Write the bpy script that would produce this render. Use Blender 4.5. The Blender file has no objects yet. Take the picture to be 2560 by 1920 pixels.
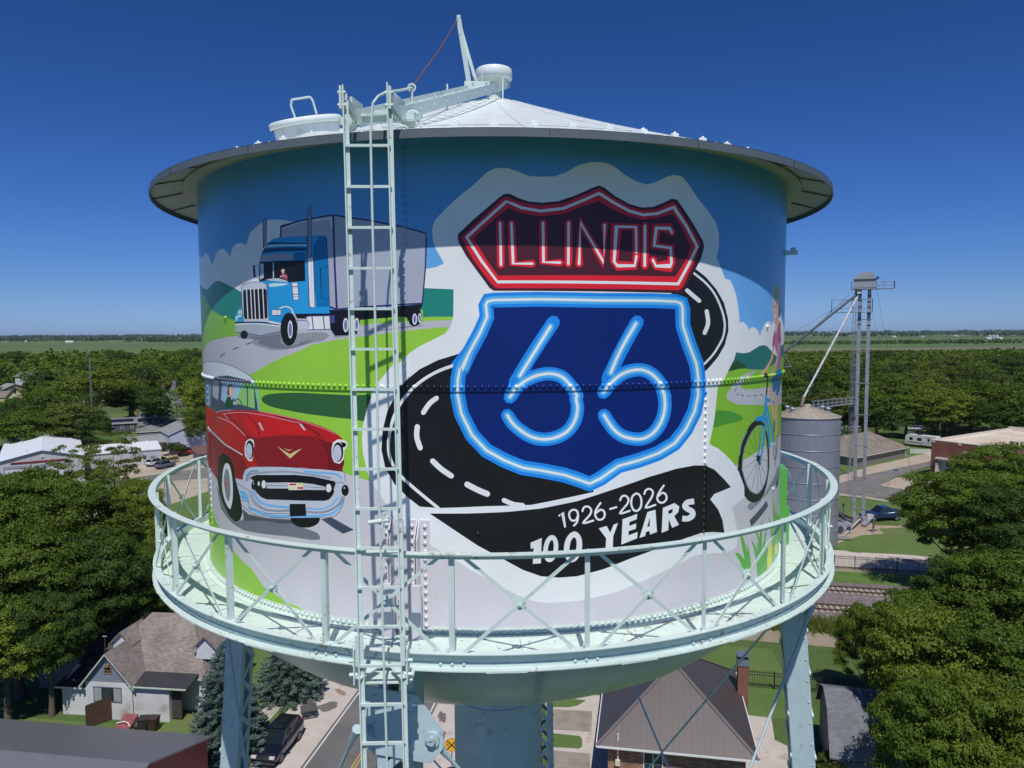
import bpy, math, random
import numpy as np
from mathutils import Vector, Matrix
from mathutils.geometry import delaunay_2d_cdt, tessellate_polygon
random.seed(7); rng=np.random.default_rng(11)
scn=bpy.context.scene; COL=scn.collection
# ------------------------------------------------ camera
CAM=Vector((0,-10.884,30.0)); PITCH,ROLL,YAW=.0685,-.0045,.0221
fw=Vector((math.sin(YAW)*math.cos(PITCH),math.cos(YAW)*math.cos(PITCH),-math.sin(PITCH)))
_r=Vector((math.cos(YAW),-math.sin(YAW),0)); _u=_r.cross(fw)
rt=_r*math.cos(ROLL)+_u*math.sin(ROLL); upv=_u*math.cos(ROLL)-_r*math.sin(ROLL)
cd=bpy.data.cameras.new('camera'); cam=bpy.data.objects.new('camera',cd); COL.objects.link(cam)
m=Matrix((rt,upv,-fw)).transposed().to_4x4(); m.translation=CAM; cam.matrix_world=m
cd.sensor_fit='HORIZONTAL'; cd.sensor_width=36; cd.lens=36*1838/2560; cd.clip_start=.1; cd.clip_end=60000
scn.camera=cam
# ------------------------------------------------ sky, sun, exposure
SAZ,SEL=math.radians(-88),math.radians(58)
w=bpy.data.worlds.new('World'); scn.world=w; w.use_nodes=True; nt=w.node_tree; nt.nodes.clear()
sky=nt.nodes.new('ShaderNodeTexSky'); sky.sky_type='NISHITA'; sky.sun_disc=False; sky.sun_elevation=SEL; sky.sun_rotation=math.pi/2-SAZ
sky.altitude=200; sky.air_density=1.0; sky.dust_density=.3; sky.ozone_density=4.5
bg=nt.nodes.new('ShaderNodeBackground'); bg.inputs[1].default_value=.085; wo=nt.nodes.new('ShaderNodeOutputWorld')
sc_=nt.nodes.new('ShaderNodeSeparateColor'); cc_=nt.nodes.new('ShaderNodeCombineColor'); nt.links.new(sky.outputs[0],sc_.inputs[0])
for i_,(p_,k_) in enumerate(((1.527,.161),(1.30,.312),(1.44,.417))):   # deep summer blue of the photograph: contrast and tint of the sky
    a_=nt.nodes.new('ShaderNodeMath'); a_.operation='POWER'; a_.inputs[1].default_value=p_; b_=nt.nodes.new('ShaderNodeMath'); b_.operation='MULTIPLY'; b_.inputs[1].default_value=k_
    nt.links.new(sc_.outputs[i_],a_.inputs[0]); nt.links.new(a_.outputs[0],b_.inputs[0])
    mn_=nt.nodes.new('ShaderNodeMath'); mn_.operation='MINIMUM'; mn_.inputs[1].default_value=7.0; p4_=nt.nodes.new('ShaderNodeMath'); p4_.operation='POWER'; p4_.inputs[1].default_value=4; ad_=nt.nodes.new('ShaderNodeMath'); ad_.operation='MULTIPLY_ADD'; ad_.inputs[1].default_value=(0,.00037,.0012)[i_]
    nt.links.new(sc_.outputs[0],mn_.inputs[0]); nt.links.new(mn_.outputs[0],p4_.inputs[0]); nt.links.new(p4_.outputs[0],ad_.inputs[0]); nt.links.new(b_.outputs[0],ad_.inputs[2]); nt.links.new(ad_.outputs[0],cc_.inputs[i_])
nt.links.new(cc_.outputs[0],bg.inputs[0]); nt.links.new(bg.outputs[0],wo.inputs[0])
sl=bpy.data.lights.new('sun','SUN'); sl.energy=3.75; sl.angle=math.radians(.5); sl.color=(1,.965,.91)
so=bpy.data.objects.new('sun',sl); COL.objects.link(so)
sd=Vector((math.cos(SAZ)*math.cos(SEL),math.sin(SAZ)*math.cos(SEL),math.sin(SEL))); so.rotation_euler=sd.to_track_quat('Z','Y').to_euler(); so.location=(0,-40,80)
vs=scn.view_settings; vs.view_transform='Standard'; vs.look='None'; vs.exposure=0.0; vs.gamma=1; vs.use_curve_mapping=False
scn.render.engine='CYCLES'; scn.cycles.max_bounces=5; scn.cycles.transparent_max_bounces=8
# ------------------------------------------------ materials
def lin(c): return tuple(((v/255)/12.92 if v/255<=.04045 else ((v/255+.055)/1.055)**2.4) for v in c)
MATS={}
def mat(name,col,rough=.6,var=.12,scale=3.0,metal=0.0,bump=0.0,bscale=None,spec=.5,coat=0.0,srgb=False,trans=0.0,rand=0.0,scale2=None):
    """procedural principled material: base colour modulated by two octaves of noise"""
    if name in MATS: return MATS[name]
    if srgb: col=lin(col)
    m=bpy.data.materials.new(name); MATS[name]=m; m.use_nodes=True; nt=m.node_tree; N=nt.nodes; L=nt.links
    b=N['Principled BSDF']; b.inputs['Roughness'].default_value=rough; b.inputs['Metallic'].default_value=metal; b.inputs['Specular IOR Level'].default_value=spec
    b.inputs['Coat Weight'].default_value=coat
    tc=N.new('ShaderNodeTexCoord'); n=N.new('ShaderNodeTexNoise'); n.inputs['Scale'].default_value=scale; n.inputs['Detail'].default_value=4
    L.new(tc.outputs['Object'],n.inputs['Vector'])
    mr=N.new('ShaderNodeMapRange'); mr.inputs[1].default_value=.25; mr.inputs[2].default_value=.75; mr.inputs[3].default_value=1-var; mr.inputs[4].default_value=1+var
    L.new(n.outputs[0],mr.inputs[0]); fac=mr.outputs[0]
    if scale2:
        n2=N.new('ShaderNodeTexNoise'); n2.inputs['Scale'].default_value=scale2; n2.inputs['Detail'].default_value=3; L.new(tc.outputs['Object'],n2.inputs['Vector'])
        m2=N.new('ShaderNodeMapRange'); m2.inputs[1].default_value=.3; m2.inputs[2].default_value=.7; m2.inputs[3].default_value=1-var; m2.inputs[4].default_value=1+var
        L.new(n2.outputs[0],m2.inputs[0]); mu=N.new('ShaderNodeMath'); mu.operation='MULTIPLY'; L.new(fac,mu.inputs[0]); L.new(m2.outputs[0],mu.inputs[1]); fac=mu.outputs[0]
    if rand:
        oi=N.new('ShaderNodeObjectInfo'); m3=N.new('ShaderNodeMapRange'); m3.inputs[3].default_value=1-rand; m3.inputs[4].default_value=1+rand; L.new(oi.outputs['Random'],m3.inputs[0])
        mu=N.new('ShaderNodeMath'); mu.operation='MULTIPLY'; L.new(fac,mu.inputs[0]); L.new(m3.outputs[0],mu.inputs[1]); fac=mu.outputs[0]
    vm=N.new('ShaderNodeVectorMath'); vm.operation='SCALE'; vm.inputs[0].default_value=col[:3]; L.new(fac,vm.inputs['Scale']); L.new(vm.outputs[0],b.inputs['Base Color'])
    if bump:
        bn=N.new('ShaderNodeTexNoise'); bn.inputs['Scale'].default_value=bscale or scale*6; bn.inputs['Detail'].default_value=3; L.new(tc.outputs['Object'],bn.inputs['Vector'])
        bp=N.new('ShaderNodeBump'); bp.inputs['Strength'].default_value=bump; bp.inputs['Distance'].default_value=.02; L.new(bn.outputs[0],bp.inputs['Height']); L.new(bp.outputs[0],b.inputs['Normal'])
    return m
def two(name,c1,c2,scale,lo=.45,hi=.55,rough=.9,var=.15,fine=40,detail=5,bump=.0,coord='Object',vec=None,c3=None):
    """two (three) colours mixed by noise patches with finer variation on top"""
    m=mat(name,(1,1,1),rough,var,fine,bump=bump); N=m.node_tree.nodes; L=m.node_tree.links; b=N['Principled BSDF']
    vm=[n for n in N if n.type=='VECT_MATH'][0]; tc=[n for n in N if n.type=='TEX_COORD'][0]
    n=N.new('ShaderNodeTexNoise'); n.inputs['Scale'].default_value=scale; n.inputs['Detail'].default_value=detail
    src=tc.outputs[coord]
    if vec:
        mp=N.new('ShaderNodeMapping'); mp.inputs['Scale'].default_value=vec; L.new(src,mp.inputs[0]); src=mp.outputs[0]
    L.new(src,n.inputs['Vector'])
    cr=N.new('ShaderNodeValToRGB'); e=cr.color_ramp.elements; e[0].position=lo; e[0].color=(*c1,1); e[1].position=hi; e[1].color=(*c2,1)
    if c3: k=e.new(min(.98,hi+.12)); k.color=(*c3,1)
    L.new(n.outputs[0],cr.inputs[0]); L.new(cr.outputs[0],vm.inputs[0]); return m
def stripes(m,axis,period,depth=.3,width=.12,strength=1.0,coord='Object'):
    """add a procedural rib/course pattern (bump + slight dark line) to material m along axis"""
    N=m.node_tree.nodes; L=m.node_tree.links; b=N['Principled BSDF']
    tc=[n for n in N if n.type=='TEX_COORD'][0]; sp=N.new('ShaderNodeSeparateXYZ'); L.new(tc.outputs[coord],sp.inputs[0])
    d=N.new('ShaderNodeMath'); d.operation='DIVIDE'; L.new(sp.outputs[axis],d.inputs[0]); d.inputs[1].default_value=period
    f=N.new('ShaderNodeMath'); f.operation='FRACT'; L.new(d.outputs[0],f.inputs[0])
    c=N.new('ShaderNodeMath'); c.operation='LESS_THAN'; L.new(f.outputs[0],c.inputs[0]); c.inputs[1].default_value=width
    mr=N.new('ShaderNodeMapRange'); mr.inputs[3].default_value=1; mr.inputs[4].default_value=1-depth; L.new(c.outputs[0],mr.inputs[0])
    vm=[n for n in N if n.type=='VECT_MATH'][0]; s=N.new('ShaderNodeVectorMath'); s.operation='SCALE'; L.new(vm.outputs[0],s.inputs[0]); L.new(mr.outputs[0],s.inputs['Scale']); L.new(s.outputs[0],b.inputs['Base Color'])
    return m
def shingles(name,c1,c2,c3,bw=.35,bh=.14,mortar=.008,rough=.9,rot=0,squash=1,uv=True):
    """brick-texture material (shingles / bricks) on UVs measured in metres"""
    if name in MATS: return MATS[name]
    m=bpy.data.materials.new(name); MATS[name]=m; m.use_nodes=True; N=m.node_tree.nodes; L=m.node_tree.links; b=N['Principled BSDF']; b.inputs['Roughness'].default_value=rough
    u=N.new('ShaderNodeUVMap'); br=N.new('ShaderNodeTexBrick'); br.inputs['Scale'].default_value=1; br.inputs['Brick Width'].default_value=bw; br.inputs['Row Height'].default_value=bh; br.inputs['Mortar Size'].default_value=mortar
    br.inputs['Color1'].default_value=(*c1,1); br.inputs['Color2'].default_value=(*c2,1); br.inputs['Mortar'].default_value=(*c3,1); br.inputs['Bias'].default_value=0
    L.new(u.outputs[0],br.inputs[0]); n=N.new('ShaderNodeTexNoise'); n.inputs['Scale'].default_value=.6; n.inputs['Detail'].default_value=6; L.new(u.outputs[0],n.inputs[0])
    mr=N.new('ShaderNodeMapRange'); mr.inputs[1].default_value=.3; mr.inputs[2].default_value=.7; mr.inputs[3].default_value=.8; mr.inputs[4].default_value=1.15; L.new(n.outputs[0],mr.inputs[0])
    s=N.new('ShaderNodeVectorMath'); s.operation='SCALE'; L.new(br.outputs[0],s.inputs[0]); L.new(mr.outputs[0],s.inputs['Scale']); L.new(s.outputs[0],b.inputs['Base Color'])
    bp=N.new('ShaderNodeBump'); bp.inputs['Strength'].default_value=.5; bp.inputs['Distance'].default_value=.01; L.new(br.outputs['Fac'],bp.inputs['Height']); bp.invert=True; L.new(bp.outputs[0],b.inputs['Normal'])
    return m
# ------------------------------------------------ mesh builder
class MB:
    def __init__(s): s.v=[];s.f=[];s.m=[];s.sm=[];s.mats=[]
    def mi(s,mt):
        if mt not in s.mats: s.mats.append(mt)
        return s.mats.index(mt)
    def add(s,vs,fs,mt,smooth=False):
        o=len(s.v); s.v+=[tuple(v) for v in vs]; k=s.mi(mt)
        for f in fs: s.f.append(tuple(i+o for i in f)); s.m.append(k); s.sm.append(smooth)
        return s
    def poly(s,pts,mt): return s.add(pts,[tuple(range(len(pts)))],mt)
    def box(s,c,sz,mt,rz=0,M=None):
        hx,hy,hz=sz[0]/2,sz[1]/2,sz[2]/2; vs=[Vector((x,y,z)) for x in(-hx,hx) for y in(-hy,hy) for z in(-hz,hz)]
        R=M or Matrix.Rotation(rz,3,'Z'); vs=[R@v+Vector(c) for v in vs]
        return s.add(vs,[(0,1,3,2),(4,6,7,5),(0,4,5,1),(2,3,7,6),(0,2,6,4),(1,5,7,3)],mt)
    def bar(s,a,b,w,h,mt,up=(0,0,1)):
        """box from a to b, width w (side) and height h (along up)"""
        a=Vector(a);b=Vector(b); d=b-a; l=d.length; d.normalize(); u=Vector(up); x=d.cross(u)
        if x.length<1e-4: u=Vector((0,1,0)); x=d.cross(u)
        x.normalize(); y=x.cross(d)
        return s.box((a+b)/2,(w,l,h),mt,M=Matrix((x,d,y)).transposed())
    def tube(s,a,b,r,mt,n=10,r2=None,cap=True,smooth=True):
        a=Vector(a);b=Vector(b); d=(b-a).normalized(); x=d.orthogonal().normalized(); y=d.cross(x); r2=r if r2 is None else r2
        vs=[];
        for p,q in((a,r),(b,r2)):
            for i in range(n): t=2*math.pi*i/n; vs.append(p+x*math.cos(t)*q+y*math.sin(t)*q)
        s.add(vs,[(i,(i+1)%n,n+(i+1)%n,n+i) for i in range(n)],mt,smooth)
        if cap: s.add(vs[:n],[tuple(range(n))[::-1]],mt); s.add(vs[n:],[tuple(range(n))],mt)
        return s
    def path(s,pts,r,mt,n=8):
        for a,b in zip(pts[:-1],pts[1:]): s.tube(a,b,r,mt,n)
        return s
    def lathe(s,prof,mt,n=48,c=(0,0,0),a0=0,a1=360,smooth=True,tilt=None):
        full=abs(a1-a0)>=360; k=n if full else n+1; vs=[]
        for r,z in prof:
            for i in range(k):
                t=math.radians(a0+(a1-a0)*i/n); p=Vector((r*math.cos(t),r*math.sin(t),z))
                if tilt: p=tilt@p
                vs.append(p+Vector(c))
        fs=[]
        for j in range(len(prof)-1):
            for i in range(n):
                a=j*k+i; b=j*k+((i+1)%k if full else i+1); fs.append((a,b,b+k,a+k))
        return s.add(vs,fs,mt,smooth)
    def dome(s,c,nrm,r,mt,h=None,n=8):
        """rivet head"""
        nrm=Vector(nrm).normalized(); x=nrm.orthogonal().normalized(); y=nrm.cross(x); c=Vector(c); h=h or r*.8; vs=[]
        for a in(0,38,68):
            q=math.radians(a)
            for i in range(n): t=2*math.pi*i/n; vs.append(c+(x*math.cos(t)+y*math.sin(t))*r*math.cos(q)+nrm*h*math.sin(q))
        vs.append(c+nrm*h); fs=[(j*n+i,j*n+(i+1)%n,(j+1)*n+(i+1)%n,(j+1)*n+i) for j in(0,1) for i in range(n)]+[(2*n+i,2*n+(i+1)%n,3*n) for i in range(n)]
        return s.add(vs,fs,mt,True)
    def extr(s,pts,vec,mt):
        n=len(pts); p=[Vector(q) for q in pts]; v=Vector(vec); q=[a+v for a in p]
        return s.add(p+q,[tuple(range(n))[::-1],tuple(range(n,2*n))]+[(i,(i+1)%n,n+(i+1)%n,n+i) for i in range(n)],mt)
    def grid(s,fn,nu,nv,mt,smooth=True):
        vs=[fn(i/nu,j/nv) for j in range(nv+1) for i in range(nu+1)]; k=nu+1
        return s.add(vs,[(j*k+i,j*k+i+1,(j+1)*k+i+1,(j+1)*k+i) for j in range(nv) for i in range(nu)],mt,smooth)
    def build(s,name,parent=None,uv=False,kind=None,label=None,cat=None,group=None,origin=None):
        v=s.v
        if origin is not None: o=Vector(origin); v=[(a[0]-o.x,a[1]-o.y,a[2]-o.z) for a in v]
        me=bpy.data.meshes.new(name); me.from_pydata(v,[],s.f)
        for mt in s.mats: me.materials.append(mt)
        me.polygons.foreach_set('material_index',s.m); me.polygons.foreach_set('use_smooth',s.sm)
        if uv:
            ul=me.uv_layers.new(name='UVMap')
            for p in me.polygons:
                n=p.normal; t=Vector((0,0,1)).cross(n)
                if t.length<.05: t=Vector((1,0,0))
                t.normalize(); bt=n.cross(t)
                for li,vi in zip(p.loop_indices,p.vertices): c=me.vertices[vi].co; ul.data[li].uv=(c.dot(t),c.dot(bt))
        me.update(); o=bpy.data.objects.new(name,me); COL.objects.link(o)
        if origin is not None: o.location=origin
        if parent is not None: o.parent=parent
        return tag(o,label,cat,group,kind)
def tag(o,label=None,cat=None,group=None,kind=None):
    if label: o['label']=label
    if cat: o['category']=cat
    if group: o['group']=group
    if kind: o['kind']=kind
    return o
def thing(name,label,cat,loc=(0,0,0),rz=0,group=None):
    o=bpy.data.objects.new(name,None); COL.objects.link(o); o.location=loc; o.rotation_euler=(0,0,rz); o.empty_display_size=.3
    return tag(o,label,cat,group)
def dup(root,loc,rz=None,label=None,scale=None,group=None):
    r=root.copy(); COL.objects.link(r); r.location=loc
    if rz is not None: r.rotation_euler=(0,0,rz)
    if scale is not None: r.scale=scale
    if label: r['label']=label
    if group: r['group']=group
    for ch in list(root.children):
        c=ch.copy(); COL.objects.link(c); c.parent=r
        for g in ch.children:
            d=g.copy(); COL.objects.link(d); d.parent=c
    return r
def np_mesh(name,verts,faces,mats,matidx=None,smooth=False):
    me=bpy.data.meshes.new(name); n=len(verts); me.vertices.add(n); me.vertices.foreach_set('co',np.asarray(verts,np.float32).ravel())
    k=faces.shape[1]; F=len(faces); me.loops.add(F*k); me.polygons.add(F)
    me.loops.foreach_set('vertex_index',faces.astype(np.int32).ravel()); me.polygons.foreach_set('loop_start',np.arange(0,F*k,k,dtype=np.int32)); me.polygons.foreach_set('loop_total',np.full(F,k,np.int32))
    for mt in mats: me.materials.append(mt)
    if matidx is not None: me.polygons.foreach_set('material_index',np.asarray(matidx,np.int32))
    me.polygons.foreach_set('use_smooth',np.full(F,smooth)); me.update(calc_edges=True); return me

def speck(m,col,scale=14,lo=.68,hi=.72,sc2=1.1,amt=.8):
    """sparse rust or grime spots: fine noise gated by a coarse one"""
    N=m.node_tree.nodes; L=m.node_tree.links; b=N['Principled BSDF']; src=b.inputs['Base Color'].links[0].from_socket; tc=[n for n in N if n.type=='TEX_COORD'][0]
    n=N.new('ShaderNodeTexNoise'); n.inputs['Scale'].default_value=scale; n.inputs['Detail'].default_value=6; n2=N.new('ShaderNodeTexNoise'); n2.inputs['Scale'].default_value=sc2; L.new(tc.outputs['Object'],n.inputs[0]); L.new(tc.outputs['Object'],n2.inputs[0])
    ad=N.new('ShaderNodeMath'); ad.operation='MULTIPLY_ADD'; ad.inputs[1].default_value=.5; ad.inputs[2].default_value=-.25; L.new(n2.outputs[0],ad.inputs[0]); a2=N.new('ShaderNodeMath'); L.new(n.outputs[0],a2.inputs[0]); L.new(ad.outputs[0],a2.inputs[1])
    mr=N.new('ShaderNodeMapRange'); mr.inputs[1].default_value=lo; mr.inputs[2].default_value=hi; mr.inputs[4].default_value=amt; L.new(a2.outputs[0],mr.inputs[0])
    mx=N.new('ShaderNodeMix'); mx.data_type='RGBA'; L.new(mr.outputs[0],mx.inputs[0]); L.new(src,mx.inputs[6]); mx.inputs[7].default_value=(*col,1); L.new(mx.outputs[2],b.inputs['Base Color']); return m

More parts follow.
